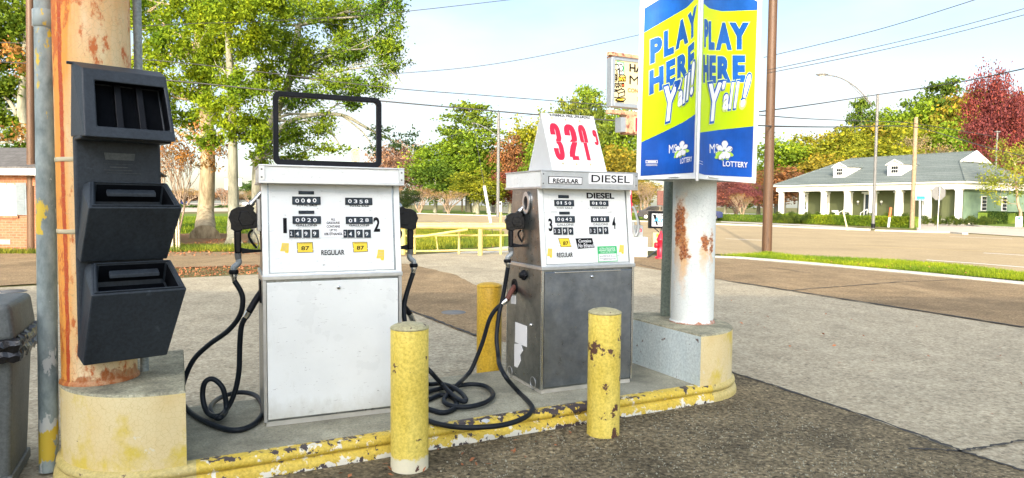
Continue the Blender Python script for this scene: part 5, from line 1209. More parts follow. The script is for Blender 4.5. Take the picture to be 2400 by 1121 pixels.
# ------------------------------------------------------------------ distant trees: a few kinds, each copied with its own size and tint
def unit_tree(kind, seed, fine=False):
    global rng
    rng = np.random.default_rng(seed); random.seed(seed); mb = MB(); bk = 'bark_grey' if kind != 'bare' else 'bark_twig'
    if kind == 'broad':
        cl = [((random.uniform(-.22,.22), random.uniform(-.2,.2), random.uniform(.3,.86)), (random.uniform(.13,.2),)*2+(random.uniform(.10,.16),)) for _ in range(20)]
        cl.append(((0,0,.9), (.12,.12,.1))); C = cloud(cl, 6800, 9, .36); size = .034
        if fine: C = cloud(cl, 15000, 12, .36); size = .020
        mb.tube([(0,0,-.02),(0.01,0,.3),(0,.01,.7)], [.028,.02,.008], bk, 8)
    elif kind == 'pine':
        cl = []
        for i in range(20):
            h = .38+.6*i/19; r = .26*(1-((h-.45)/.62)**2 if h > .45 else .8); a = i*2.4; cl.append(((math.cos(a)*r*.7, math.sin(a)*r*.7, h), (.115, .115, .038)))
        C = cloud(cl, 5200, 12, .36); size = .027; mb.tube([(0,0,-.02),(0.01,0,.5),(0,.0,.98)], [.022,.016,.004], bk, 8)
        for c, r in cl: limb(mb, (0,0,c[2]-.03), c, .006, .002, bk, seg=4)
    elif kind == 'bare':
        tips = []
        def grow(p, d, L_, r, lv):
            q = p+d*L_; mb.tube([p, p.lerp(q, .5)+Vector([random.uniform(-.08,.08)*L_ for _ in range(3)]), q], [r, r*.8, r*.6], bk, 4, cap=False)
            if lv == 0: tips.append(tuple(q)); return
            for _ in range(3 if lv > 1 else 4):
                nd = (d+Vector([random.uniform(-.62,.62), random.uniform(-.62,.62), random.uniform(-.2,.45)])).normalized(); grow(p.lerp(q, random.uniform(.6, 1)), nd, L_*random.uniform(.62,.8), r*.55, lv-1)
        for a in range(4): grow(Vector((0.01*a,0,0)), Vector((math.cos(a*1.6)*.3, math.sin(a*1.6)*.3, 1)).normalized(), .3, .014, 4)
        T = np.array(tips); C = T[rng.integers(0, len(T), 1500)]+rng.normal(size=(1500, 3))*.025; size = .020
        # bring the crown to unit height
    else:   # shrub
        cl = [((random.uniform(-.3,.3), random.uniform(-.3,.3), random.uniform(.3,.7)), (.28,.28,.26)) for _ in range(7)]; C = cloud(cl, 2600, 10, .3); size = .06
        mb.tube([(0,0,-.02),(0,0,.5)], [.04,.02], bk, 6)
    me = MB.build; tr = mb.build('trunk', None); tm = tr.data; bpy.data.objects.remove(tr)
    return quads_mesh('crown', C, size, .65, 'leaves'), tm
UT = {}
UT['fine'] = [unit_tree('broad', 91, True), unit_tree('broad', 92, True)]
UT |= {k: [unit_tree(k, 10*i+j) for j in range(c)] for i, (k, c) in enumerate((('broad', 3), ('pine', 2), ('bare', 2), ('shrub', 2)))}
def gz_far(d): return max(0.0, (d-110)*0.0075)
def tree(kind, v, x, ytop, wpx, dep, color, label, group=None, name=None, cat='tree', base=None):
    zt = Zat(x, ytop, dep); c = D(x, ytop, dep); zb = gz_far(dep) if base is None else base; h = zt-zb; w = wpx*dep/FPX
    name = name or {'broad': 'broadleaf_tree', 'fine': 'broadleaf_tree', 'pine': 'pine_tree', 'bare': 'bare_tree', 'shrub': 'shrub'}[kind]
    root = empty(name, (c.x, c.y, zb), 0, label, cat, group); cr, tk = UT[kind][v % len(UT[kind])]
    ww = {'broad': .72, 'fine': .72, 'pine': .62, 'bare': .95, 'shrub': 1.0}[kind]; root.scale = (w/ww, w/ww, h/(.98 if kind != 'bare' else 1.05)); root.rotation_euler.z = random.uniform(0, 6.28)
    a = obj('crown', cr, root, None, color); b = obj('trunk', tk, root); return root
YG = (0.27, 0.29, 0.03); DG = (0.11, 0.18, 0.03); MG = (0.20, 0.30, 0.03); PK = (0.42, 0.10, 0.13); BR = (0.34, 0.19, 0.09); OL = (0.32, 0.26, 0.04); RD = (0.25, 0.065, 0.075); RU = (0.27, 0.13, 0.07)
H = 'trees on the hill behind the church'
rows_ = [('broad',1825,338,110,118,MG,'green tree right of the wooden pole, lowest of the hill trees'),('broad',1880,328,100,120,YG,'yellow green tree above the left end of the church roof'),('broad',1935,315,110,122,OL,'olive tree over the first dormer of the church'),
 ('pine',2021,245,80,124,DG,'dark rounded pine standing alone above the church roof, left of the street lamp'),('broad',1985,305,110,118,YG,'yellow green tree left of the lamp post above the church'),('broad',2050,300,120,120,OL,'olive brown tree behind the top of the lamp post'),
 ('broad',2085,268,120,128,MG,'green tree between lamp post and wooden pole'),('broad',2135,245,110,130,DG,'dark green tall tree behind the pale wooden pole'),('bare',2150,262,150,108,(.40,.30,.16),'bare tangled tree over the middle of the church roof'),('pine',2210,203,130,128,DG,'tallest dark pine of the hill, above the church gable'),
 ('broad',2245,235,120,124,OL,'olive tree between the tallest pine and the red tree'),('bare',2215,300,130,104,(.42,.33,.20),'pale bare tree right above the church gable'),('broad',2265,300,110,106,MG,'green tree behind the right slope of the church roof'),('broad',2290,225,130,126,YG,'yellow green tree just left of the red tree'),
 ('broad',2330,260,140,118,MG,'green tree behind the red tree'),('broad',2400,240,160,118,OL,'olive tree at the right edge behind the red tree'),('broad',1840,400,110,104,RU,'reddish brown low tree beside the left end of the church'),('broad',1780,420,90,110,MG,'small green tree behind the wooden pole'),
 ('broad',2170,252,120,125,MG,'green tree between the wooden pole and the tallest pine'),('broad',2285,238,120,122,OL,'olive tree between the tallest pine and the red tree, higher one'),('broad',2060,292,110,122,YG,'bright tree right behind the lamp post, upper row'),('broad',2130,300,110,112,YG,'bright tree just over the church ridge by the wooden pole'),
 ('bare',1890,350,110,112,BR,'brown bare tree over the left of the church roof'),('broad',2000,352,120,110,YG,'low bright tree behind the church roof left of the lamp post'),('broad',2080,345,120,108,YG,'low bright tree behind the church ridge'),('broad',1930,370,110,108,OL,'low olive tree behind the first dormer')]
for i, (k, x, yt, w, d_, c, lab) in enumerate(rows_): tree(k, i, x, yt-6, w*(1.45 if k == 'broad' else 1.3), d_, c, lab, H)
tree('fine', 1, 2345, 165, 150, 78, RD, 'tall deep red tree at the right edge of the picture', None, 'red_maple'); tree('fine', 0, 2420, 190, 150, 80, (.27,.075,.085), 'second red tree, cut by the right edge', None, 'red_maple')
Rw = 'trees along the far side of the road'
for i, (k, x, yt, w, d_, c, lab) in enumerate([
 ('pine',1100,246,190,128,(.19,.27,.04),'tallest green tree between the two pumps, with flat layered boughs'),('broad',1115,300,150,126,MG,'full green tree just left of the lamp pole between the pumps'),('broad',1045,335,150,124,MG,'green rounded tree left of the tallest one'),('broad',1020,380,110,120,(.12,.20,.03),'darker lower green tree right of the white pump'),
 ('broad',1120,400,110,108,YG,'vine covered tree behind the small shop'),('bare',985,420,130,108,BR,'brown bare shrubby tree beside the white pump'),('bare',1050,425,130,106,(.42,.28,.12),'orange brown bare tree left of the thin posts'),('broad',940,330,110,150,(.34,.20,.16),'pinkish tree seen right of the black frame'),
 ('broad',900,350,80,152,(.36,.22,.18),'pinkish tree seen inside the black frame'),('broad',1205,320,80,118,RU,'rust red tree left of the price sign'),('broad',1195,400,90,110,(.24,.07,.06),'dark red low tree over the small shop'),('broad',1260,290,120,122,YG,'yellow green tree behind the price sign'),
 ('broad',1330,235,130,120,(.22,.26,.05),'large olive green tree behind the price sign'),('broad',1400,225,140,118,(.19,.25,.04),'large green tree right of the price sign'),('broad',1460,270,120,115,MG,'green tree below the convenience sign'),('pine',1375,212,120,124,MG,'airy green treetop above the price sign'),('broad',1440,340,130,108,OL,'olive tree just above the steel pump cap'),
 ('bare',1510,400,110,100,(.46,.33,.18),'tan bare tree left of the white column'),('broad',1500,420,90,104,OL,'low olive tree behind the parked cars'),('fine',1700,415,100,92,(.34,.13,.13),'pink red small tree right of the white column'),('fine',1745,425,90,90,(.30,.10,.12),'crimson small tree left of the wooden pole'),
 ('bare',1730,385,130,98,(.40,.30,.20),'pale bare tree behind the small red trees'),('broad',1290,330,110,112,MG,'green tree left of the steel pump cap'),('broad',955,445,60,90,(.05,.08,.03),'small dark evergreen at the right edge of the white pump'),
 ('bare',1740,430,90,88,BR,'brown bare small tree by the crimson one'),('broad',1660,410,110,100,(.30,.16,.10),'brown tree behind the lottery sign')]): tree(k, i+1, x, yt, w*(1.2 if k == 'broad' else 1.05), d_, c, lab, Rw)
Lw = 'bare myrtles and small trees of the car park on the left'
for i, (k, x, yt, w, d_, c, lab) in enumerate([
 ('bare',435,425,110,150,(.48,.33,.16),'tan bare myrtle with many stems left of the thick trunk'),('bare',405,432,90,158,(.44,.28,.14),'bare myrtle at the edge of the black service unit'),('bare',525,425,100,150,(.42,.22,.14),'brown bare myrtle between the two nearest trunks'),('bare',585,430,110,160,(.44,.30,.16),'bare myrtle right of the slim trunk'),
 ('broad',590,425,60,190,(.09,.17,.04),'small dark green tree left of the pump nozzle'),('bare',345,430,110,160,BR,'bare myrtle behind the service unit'),('bare',640,435,110,165,BR,'bare myrtle behind the white pump'),('broad',470,448,140,210,(.34,.2,.12),'brown treetops on the skyline left of the thick trunk'),('broad',620,448,160,215,(.30,.2,.12),'brown treetops on the skyline behind the nozzle'),
 ('broad',360,445,150,205,(.32,.2,.12),'brown treetops on the skyline behind the service unit')]): tree(k, i, x, yt, w, d_, c, lab, Lw)
tree('bare', 1, 415, 240, 170, 33, (.38,.17,.07), 'leafless reddish tree beside the service unit, left of the thick trunk', None)
# far rising ground with shrubs and cars (left background)
mb = MB(); fx = lambda x, d_: Vector(((x-1200)/FPX*d_, d_, gz_far(d_)-0.02))
mb.poly([fx(-300, 112), fx(760, 112), fx(760, 260), fx(-300, 260)], 'drive_concrete'); mb.build('car_park_slope', None, kind='structure')
mb = MB(); mb.poly([fx(-300, 150)+Vector((0,0,.01)), fx(800, 150)+Vector((0,0,.01)), fx(800, 165)+Vector((0,0,.01)), fx(-300, 165)+Vector((0,0,.01))], 'lawn'); mb.build('verge', None, kind='structure')
for i, (x, w) in enumerate(((425, 30), (450, 34), (478, 30), (520, 34), (548, 30), (395, 30))):
    tree('shrub', i, x, 478, w, 140+i, (.10,.19,.03), 'low clipped green shrub on the car park verge, %s' % ('at the service unit edge','left of the thick trunk','hidden half by the thick trunk','between the two trunks','behind the slim trunk','behind the service unit')[i], 'low shrubs on the car park verge')
# ------------------------------------------------------------------ cars
def car(x, dep, m, label, zb=None, rz=0.0, L_=4.6, Hc=1.5):
    c = D(x, 480, dep); zb = gz_far(dep) if zb is None else zb
    root = empty('parked_car', (c.x, c.y, zb), rz, label, 'car', 'cars parked in the distance'); T = wm(root)
    W_2 = .9; Pf = [(-L_/2,.35),(-L_/2,.85),(-L_/2+.3,.98),(-L_*.28,1.02),(-L_*.14,Hc-.04),(-.05*L_,Hc),(L_*.22,Hc-.02),(L_*.36,1.05),(L_/2-.1,.98),(L_/2,.7),(L_/2,.35),(L_*.42,.28),(-L_*.42,.28)]
    mb = MB(0.05, 2); mb.prism([(a, -W_2, b) for a, b in Pf], (0, 2*W_2, 0), m); mb.build('body', root, world=False)
    G1 = [(-L_*.265,1.04),(-L_*.145,Hc-.09),(-.02*L_,Hc-.08),(-.02*L_,1.04)]; G2 = [(.0,1.04),(.0,Hc-.08),(L_*.20,Hc-.09),(L_*.32,1.06)]
    for g_ in (G1, G2):
        for s in (-1, 1): mb = MB(); mb.prism([(a, s*(W_2+.004), b) for a, b in g_], (0, s*.004, 0), 'dark_window'); mb.build('side_window', root, world=False)
    for a0, a1, b0, b1 in ((-L_*.285, -L_*.15, 1.0, Hc-.06), (L_*.37, L_*.235, 1.03, Hc-.05)):
        s = -1 if a0 < 0 else 1; mb = MB(); mb.prism([(a0+s*.02,-.72,b0+.03),(a0+s*.02,.72,b0+.03),(a1+s*.02,.66,b1),(a1+s*.02,-.66,b1)], (s*.01,0,.01), 'dark_window'); mb.build('windscreen', root, world=False)
    for s in (-1, 1):
        for a in (-L_*.31, L_*.31):
            mb = MB(); mb.cyl((a, s*.92, .33), (a, s*.70, .33), .33, 'rubber', 18); w_ = mb.build('wheel', root, world=False); mb = MB(); mb.cyl((a, s*.93, .33), (a, s*.915, .33), .19, 'chrome', 14); mb.build('rim', w_, world=False)
        mb = MB(); mb.box((-L_/2-.005, s*.65, .8), (.03, .3, .13), 'lamp_glass'); mb.build('headlight', root, world=False)
        mb = MB(); mb.box((L_/2-.02, s*.68, .85), (.05, .25, .16), 'red_paint'); mb.build('tail_light', root, world=False)
car(1545, 72, 'car_black', 'dark blue black car beyond the hedge, left of the white column', 0, math.radians(170)); car(1638, 70, 'car_navy', 'blue car beyond the hedge, mostly behind the white column', 0, 3.1, Hc=1.35)
car(402, 186, 'car_silver', 'silver car in the distant car park, at the edge of the service unit', None, .3); car(424, 192, 'car_navy', 'dark car parked right of the silver one, left of the thick trunk', None, .3); car(590, 185, 'car_silver', 'pale car in the distance, right of the slim trunk', None, .2)
random.seed(5); rng = np.random.default_rng(5)
# ================================================================== CHURCH-LIKE BUILDING ACROSS THE ROAD
cO = D(2252, 505, 64.0); CO = Vector((cO.x, cO.y, 0)); cl_ = D(1822, 500, 82.0); CA = (Vector((cl_.x, cl_.y, 0))-CO); CL = CA.length; CA.normalize(); CBv = Vector((-CA.y, CA.x, 0))
if CBv.y < 0: CBv = -CBv
def K(a, b, z=0.0): return CO+CA*a+CBv*b+Vector((0, 0, z))
ch = empty('church_building', K(CL/2, 8, 0), 0, 'long low church with a grey hipped roof, white columned porch and green walls', 'building')
CW = 17.0; ZB = 0.42; ZF = Zat(2245, 443, 64.0); ZE = Zat(2245, 427, 64.0)+0.1; ZR = 7.55
def kb(mb, a0, a1, b0, b1, z0, z1, m): return mb.hexa([K(a0,b0,z0), K(a1,b0,z0), K(a1,b1,z0), K(a0,b1,z0), K(a0,b0,z1), K(a1,b0,z1), K(a1,b1,z1), K(a0,b1,z1)], m)
mb = MB(); kb(mb, -.3, CL+.3, -.3, CW, -.05, ZB, 'kerb_concrete'); mb.build('podium', ch)
PD = 2.3
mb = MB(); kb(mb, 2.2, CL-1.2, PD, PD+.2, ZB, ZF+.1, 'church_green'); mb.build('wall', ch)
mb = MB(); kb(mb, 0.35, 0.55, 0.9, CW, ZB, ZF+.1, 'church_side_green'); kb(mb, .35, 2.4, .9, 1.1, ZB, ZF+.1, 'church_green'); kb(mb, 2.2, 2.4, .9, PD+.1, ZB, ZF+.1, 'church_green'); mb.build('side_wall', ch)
mb = MB(); kb(mb, -.15, CL+.15, -.15, .15, ZF, ZE-.18, 'white_paint'); kb(mb, -.15, .15, .15, CW, ZF, ZE-.18, 'white_paint'); kb(mb, CL-.15, CL+.15, .15, CW, ZF, ZE-.18, 'white_paint'); mb.build('frieze', ch)
mb = MB(); kb(mb, -.45, CL+.45, -.45, CW+.4, ZE-.16, ZE, 'white_paint'); mb.build('cornice', ch)
mb = MB(); kb(mb, .2, CL-.2, .2, PD+.2, ZF+.02, ZF+.08, 'white_paint'); mb.build('porch_ceiling', ch)
# roof
e = .5; R1, R2 = 3.9, CL-4.0; bm_ = CW/2; g0 = 2.9
ra, rb = K(R1-0.9, bm_, ZR), K(R2, bm_, ZR)
fl_, fr_, bl2, br2 = K(CL+e, -e, ZE), K(-e, -e, ZE), K(CL+e, CW+e, ZE), K(-e, CW+e, ZE)
gz_ = ZR-1.15; tt = (gz_-ZE)/(ZR-ZE)
gA = K(R1-0.9, bm_-(1-tt)*(bm_+e), gz_); gB = K(R1-0.9, bm_+(1-tt)*(bm_+e), gz_)
mb = MB(); mb.poly([fl_, fr_, gA, ra, rb], 'church_shingle'); mb.poly([br2, bl2, rb, ra, gB], 'church_shingle'); mb.poly([bl2, fl_, rb], 'church_shingle'); mb.poly([fr_, br2, gB, gA], 'church_shingle'); mb.build('roof', ch)
mb = MB(); gn = -CA
mb.prism([gA+gn*.05, gB+gn*.05, ra+gn*.05], gn*.12, 'white_paint'); 
for i in range(7):
    t = i/8; a, b = gA.lerp(ra, t)+gn*.18, gB.lerp(ra, t)+gn*.18; a, b = a.lerp(b, .14), b.lerp(a, .14); mb.prism([a, b, b+Vector((0,0,.05)), a+Vector((0,0,.05))], gn*.04, 'pale_print')
for a, b in ((gA, ra), (gB, ra)): mb.tube([a+gn*.2, b+gn*.2], .11, 'white_paint', 6)
mb.build('gable', ch)
mb = MB(); mb.tube([K(R1-0.9, bm_, ZR+.02), K(R2, bm_, ZR+.02)], .07, 'church_shingle', 6); mb.tube([gA, fr_], .09, 'church_shingle', 6); mb.tube([rb, fl_], .09, 'church_shingle', 6); mb.build('ridge_cap', ch)
# columns
cx_ = []
for i in range(8):
    a = .35+(CL-.7)*i/7; mb = MB(0.02); kb(mb, a-.24, a+.24, .0, .46, ZB+.12, ZF-.12, 'white_paint'); mb.build('porch_column', ch)
    mb = MB(); kb(mb, a-.30, a+.30, -.06, .52, ZB, ZB+.12, 'white_paint'); kb(mb, a-.31, a+.31, -.07, .53, ZF-.12, ZF, 'white_paint'); mb.build('column_capital', ch)
# doors and tall windows along the porch
bays = [(CL-.7)*(i+.5)/7+.35 for i in range(7)]
for i, a in enumerate(bays):
    if i == 3:
        mb = MB(); kb(mb, a-.75, a+.75, PD-.06, PD, ZB, ZF-.28, 'white_paint'); kb(mb, a-1.0, a+1.0, PD-.12, PD-.06, ZF-.3, ZF-.1, 'white_paint'); f_ = mb.build('entrance', ch)
        mb = MB(); kb(mb, a-.55, a+.55, PD-.10, PD-.07, ZB+.05, ZF-.42, 'door_dark'); mb.build('door', f_)
        for s in (-1.35, 1.35):
            mb = MB(); mb.ball(K(a+s, PD-.2, 2.15), .13, 'lamp_glass', n=8); mb.lathe(K(a+s, PD-.2, 2.15), [(.02,-.4),(.05,-.3),(.1,-.12)], 'pole_grey', 10); mb.build('wall_lamp', ch)
        continue
    if i == 0: continue
    a_ = a-.3
    mb = MB(); kb(mb, a_-.48, a_+.48, PD-.06, PD, ZB, ZF-.22, 'white_paint'); kb(mb, a_-.62, a_+.62, PD-.12, PD-.06, ZF-.24, ZF-.1, 'white_paint'); f_ = mb.build('window', ch)
    mb = MB()
    for z in (ZF-.62, ): kb(mb, a_-.26, a_-.02, PD-.08, PD-.06, z, z+.2, 'dark_window'); kb(mb, a_+.02, a_+.26, PD-.08, PD-.06, z, z+.2, 'dark_window')
    for z in (1.2, 1.65): kb(mb, a_-.24, a_+.24, PD-.08, PD-.06, z, z+.4, 'dark_window')
    mb.build('pane', f_)
    mb = MB(); c = K(a_, PD-.14, 1.95); n_ = CBv; mb.tube([c+CA*.2*math.cos(t)+Vector((0,0,.24*math.sin(t))) for t in np.linspace(0, 6.283, 15)], .07, 'lawn', 6, cap=False); mb.build('wreath', f_)
mb = MB(); b_ = 4.2
for b_ in (5.0, 9.2): kb(mb, .27, .35, b_-.5, b_+.5, 1.25, 2.75, 'white_paint')
sw = mb.build('side_window', ch); 
for b_ in (5.0, 9.2):
    mb = MB(); mb.one = True
    for i in range(3):
        for j in range(4): kb(mb, .25, .27, b_-.42+i*.29, b_-.17+i*.29, 1.32+j*.35, 1.62+j*.35, 'dark_window')
    mb.build('side_pane', sw)
for i, (px_, zy) in enumerate(((1972, 0), (2100, 0))):
    # dormers: small gabled boxes on the front slope
    best = None
    for a in np.linspace(2, CL-2, 300):
        q = K(a, 2.4, 0); x = 1200+FPX*q.x/q.y
        if best is None or abs(x-px_) < best[0]: best = (abs(x-px_), a)
    a = best[1]; w = .78; b0 = 1.7; sl_r = (ZR-ZE)/(bm_+e); zr0 = ZE+(b0+e)*sl_r; zt_ = zr0+1.25; bb_ = b0+(zt_-zr0)/sl_r
    mb = MB(); A_ = [K(a-w,b0,zr0-.1), K(a+w,b0,zr0-.1), K(a+w,b0,zt_), K(a,b0,zt_+.42), K(a-w,b0,zt_)]; mb.poly(A_, 'white_paint')
    for s in (-1, 1): mb.poly([K(a+s*w,b0,zr0-.1), K(a+s*w,b0,zt_), K(a+s*w,bb_,zt_)], 'white_paint')
    d_ = mb.build('dormer', ch)
    mb = MB(); rb_ = b0+(zt_+.42-zr0)/sl_r+.1
    for s in (-1, 1): mb.prism([K(a+s*(w+.14),b0-.12,zt_-.08), K(a,b0-.12,zt_+.45), K(a,rb_,zt_+.45), K(a+s*(w+.14),bb_+.1,zt_-.08)], (0,0,.06), 'church_shingle')
    mb.build('dormer_roof', d_)
    mb = MB()
    for s in (-1, 1): mb.tube([K(a+s*(w+.14),b0-.14,zt_-.1), K(a,b0-.14,zt_+.44)], .07, 'white_paint', 6)
    mb.tube([K(a-w-.1,b0-.1,zt_-.05), K(a+w+.1,b0-.1,zt_-.05)], .05, 'white_paint', 6); mb.build('dormer_trim', d_)
    mb = MB()
    for u in (-1, 0, 1):
        for z in (0, 1): kb(mb, a+u*.24-.1, a+u*.24+.1, b0-.03, b0-.01, zr0+.3+z*.38, zr0+.6+z*.38, 'dark_window')
    mb.build('dormer_window', d_)
# steps rail and bins
mb = MB()
for a in (bays[3]+1.2, bays[3]-1.3, bays[4]+.6): mb.tube([K(a,-.4,ZB+.9), K(a,-1.6,.9)], .03, 'white_paint', 6); mb.tube([K(a,-.4,ZB), K(a,-.4,ZB+.9)], .03, 'white_paint', 6); mb.tube([K(a,-1.6,0), K(a,-1.6,.9)], .03, 'white_paint', 6)
mb.build('step_rail', ch)
mb = MB(0.02); q = K(bays[4]-.3, -.2, ZB); mb.box(q+Vector((0,0,.35)), (.5,.5,.6), 'white_paint', CA, CBv); mb.box(q+Vector((0,0,.69)), (.54,.54,.08), 'pale_print', CA, CBv); mb.build('litter_bin', None, 'small white litter bin on the church porch right of the entrance', 'litter bin')
# front hedge: box of leaves
def hedge(P, h, w, n, label, color, size=.10, name='hedge', lump=0.0):
    pts = [Vector((p[0], p[1], 0)) for p in P]; L_ = [(b-a).length for a, b in zip(pts, pts[1:])]; C = []
    for (a, b), l in zip(zip(pts, pts[1:]), L_):
        m = int(n*l/sum(L_)); t = rng.random(m); d = (b-a).normalized(); nn = Vector((-d.y, d.x, 0)); f = rng.random(m); side = rng.integers(0, 5, m)
        o = np.where(side < 2, -w/2, np.where(side == 2, w/2, (f-.5)*w)); z = np.where(side < 3, rng.random(m)*h, h)+rng.normal(size=m)*.03
        z = z*(1+lump*np.sin(t*l*2.2))
        C.append(np.array(a)+np.outer(t*l, np.array(d))+np.outer(o+rng.normal(size=m)*.03, np.array(nn))+np.stack([0*z, 0*z, z], 1))
    C = np.concatenate(C); g = pts[0]; root = empty(name, g, 0, label, 'hedge'); obj('foliage', quads_mesh('foliage', C-np.array(g), size, .6, 'leaves'), root, None, color)
    mb = MB()
    for a, b in zip(pts, pts[1:]):
        d = (b-a).normalized(); nn = Vector((-d.y, d.x, 0))*(w/2-.05); mb.hexa([a-nn, b-nn, b+nn, a+nn]+[q+Vector((0,0,h-.06)) for q in (a-nn, b-nn, b+nn, a+nn)], 'lawn')
    mb.build('core', root); return root
hedge([G(1450, 511), G(1690, 516.5), G(1811, 521)], .62, 1.0, 6000, 'long clipped hedge along the road behind the white column', (.13,.21,.03), .13)
hedge([G(1812, 521), G(1950, 526), G(2142, 533.5)], .76, 1.1, 24000, 'clipped green hedge across the road, right of the big wooden pole', (.19,.28,.03), .11)
bush = [(x, 502, 60) for x in range(1820, 2000, 17)]+[(x, 507, 55) for x in range(2028, 2140, 19)]+[(x, 514, 56) for x in range(2152, 2330, 17)]
for i, (x, y, d_) in enumerate(bush):
    lab = 'round shrub in the porch row, shrub number %d from the left end of the church' % (i+1) if False else 'round clipped shrub in the row in front of the church porch'
    c = D(x, 480, d_); z0 = 0; r = random.uniform(.42, .5); root = empty('shrub', (c.x, c.y, 0), random.uniform(0, 6), lab, 'shrub', 'round shrubs in front of the church porch'); crw, tkw = UT['shrub'][i % 2]
    o = obj('crown', crw, root, None, (.09,.13,.03)); root.scale = (.95, .95, 1.15 if i < 17 else .95)
hedge([K(-1.2, 1.5), K(-1.2, 5.5)], 1.15, .9, 3500, 'dark box hedge beside the right end of the church porch', (.04,.08,.02), .12); hedge([K(-1.2, 7.0), K(-1.2, 14)], 1.1, .9, 4000, 'dark box hedge under the side windows of the church', (.04,.08,.02), .12)
# magnolia-like small tree at the right edge
g = G(2388, 527); bigtree(Vector((g.x, g.y, 0)), [(2392, 500, 0), (2386, 480, 0), (2382, 440, 0), (2378, 380, 0)], .13, [(2350,400,0,45,35),(2400,380,0,45,40),(2330,440,0,35,28),(2385,440,0,45,30),(2430,430,0,45,40),(2360,350,0,40,28),(2420,340,0,40,30),(2315,420,0,22,18),(2345,470,0,22,12)], g.y, 5200, .20, (.26,.30,.05), 'bark_twig', 'small yellow green tree with pale branches at the right edge, before the church', [], spread=.42)
# ================================================================== POLES, LAMPS, SIGNS
def pole(x, y, r, ztop, m, label, name='utility_pole', xt=None, yt=0, cat='utility pole', group='poles along the road', dep=None, grp=True):
    g = G(x, y) if dep is None else Vector((*D(x, 480, dep)[:2], gz_far(dep))); g.z = g.z if dep else 0
    root = empty(name, g, 0, label, cat, group); top = Vector((g.x, g.y, ztop))
    if xt is not None: q = D(xt, yt, g.y); t = (ztop-0)/q.z; top = Vector((g.x+(q.x-g.x)*t, g.y, ztop))
    mb = MB(); P = [Vector((g.x, g.y, g.z-.05)).lerp(top, i/8) for i in range(9)]; mb.tube(P, list(np.linspace(r, r*.82, 9)), m, 18); mb.build('post', root); return root, g, top
r_, g, tp = pole(1797, 592, .158, 11.5, 'pole_wood', 'thick dark brown wooden pole beside the lottery sign', xt=1812)
r_, g, tp = pole(75, 590, .125, 9.5, 'pole_wood', 'wooden pole in front of the brick house at the far left', xt=71)
r_, g, tp = pole(2137, 534, .16, Zat(2136, 275, G(2137,534).y), 'pole_wood_pale', 'pale wooden pole in front of the church, between hedge and driveway')
def streetlamp(x, y, top, arm, head, label, r=.11):
    root, g, tp = pole(x, y, r, Zat(x, top, G(x, y).y), 'pole_grey', label, 'street_lamp', cat='street lamp', group='street lamps')
    Y = g.y; A = [D(px_, py_, Y) for px_, py_ in arm]; mb = MB(); mb.tube(smooth_path(A, 4), .045, 'pole_grey', 8); mb.build('arm', root)
    mb = MB(0.03); a, b = D(*head[0], Y), D(*head[1], Y); c = (a+b)/2; L_ = (b-a).length; mb.ball(c, L_/2, 'pole_grey', (1, .45, .22), 10); mb.build('lamp_head', root)
    mb = MB(); mb.ball(c-Vector((0,0,L_*.06)), L_*.3, 'lamp_glass', (1, .5, .3), 8); mb.build('lens', root); return root, g
rt, g = streetlamp(2046, 535, 221, ((2042,244),(2010,208),(1973,184),(1939,176)), ((1912,176),(1941,174)), 'street lamp with a long curved arm in front of the church hedge')
mb = MB(); Y = g.y; mb.tube([D(2044, 249, Y), D(1985, 190, Y)], .02, 'pole_grey', 6); mb.build('brace', rt)
mb = MB(); mb.cyl((g.x, g.y, .02), (g.x, g.y, .32), .13, 'black_plastic', 16); mb.build('base_cuff', rt)
streetlamp(1167, 508, 264, ((1165,318),(1145,304),(1125,293),(1113,289)), ((1104,290),(1114,288)), 'grey street lamp pole between the two fuel pumps', .21)
rt, g, tp = pole(2328, 521, .09, Zat(2330, 309, G(2328,521).y), 'pole_grey', 'slim grey car park lamp pole on a concrete foot, right of the church', 'car_park_lamp', cat='lamp pole', group='street lamps')
mb = MB(0.02); mb.box((g.x, g.y, .16), (.75,.75,.34), 'kerb_concrete'); mb.build('footing', rt); mb = MB(0.02); mb.box((tp.x, tp.y, tp.z), (.5,.3,.12), 'pole_grey'); mb.build('lamp_head', rt)
pole(1083, 497, .16, Zat(1083, 428, 130), 'pole_wood_pale', 'left one of two thin pale posts before the trees between the pumps', dep=128); pole(1092, 497, .14, Zat(1092, 440, 130), 'pole_grey', 'right one of two thin posts before the trees between the pumps', dep=128)
pole(978, 497, .14, Zat(978, 440, 130), 'pole_grey', 'thin grey post beside the right nozzle of the white pump', dep=128)
for (x0, y0, x1, y1, r, c0, c1, lab) in ((2082,533,2088,487,.085,'white_paint','orange_plastic','orange and white pipeline marker post leaning in front of the church hedge'), (74,588,79,504,.09,'white_paint','orange_plastic','orange and white marker post leaning on the far left wooden pole'), (1985,534,1976,494,.06,'cream_sign','cream_sign','pale yellow marker post leaning left of the street lamp')):
    g = G(x0, y0); t = D(x1, y1, g.y-.05); gg = Vector((g.x, g.y-.28 if x0 < 100 else g.y, 0)); t = D(x1, y1, gg.y)
    root = empty('marker_post', gg, 0, lab, 'marker post', 'marker posts by the road'); mid = gg.lerp(t, .5); mb = MB(); mb.tube([gg, mid], r, c0, 12); mb.build('lower_sleeve', root); mb = MB(); mb.tube([mid, t, t+(t-mid).normalized()*.03], [r, r, r*.5], c1, 12); mb.build('upper_sleeve', root)
g = G(1157, 561); t = D(1135, 436, g.y); t2 = D(1095, 290, g.y)
root = empty('guy_wire', g, 0, 'pale guard pipe leaning on a guy wire behind the yellow railing', 'guy wire'); mb = MB(); mb.tube([g.lerp(t, .28), t], .065, 'white_paint', 10); mb.build('guard_pipe', root); mb = MB(); mb.tube([g, t, t+(t-g)*1.2], .012, 'wire', 6); mb.build('wire', root)
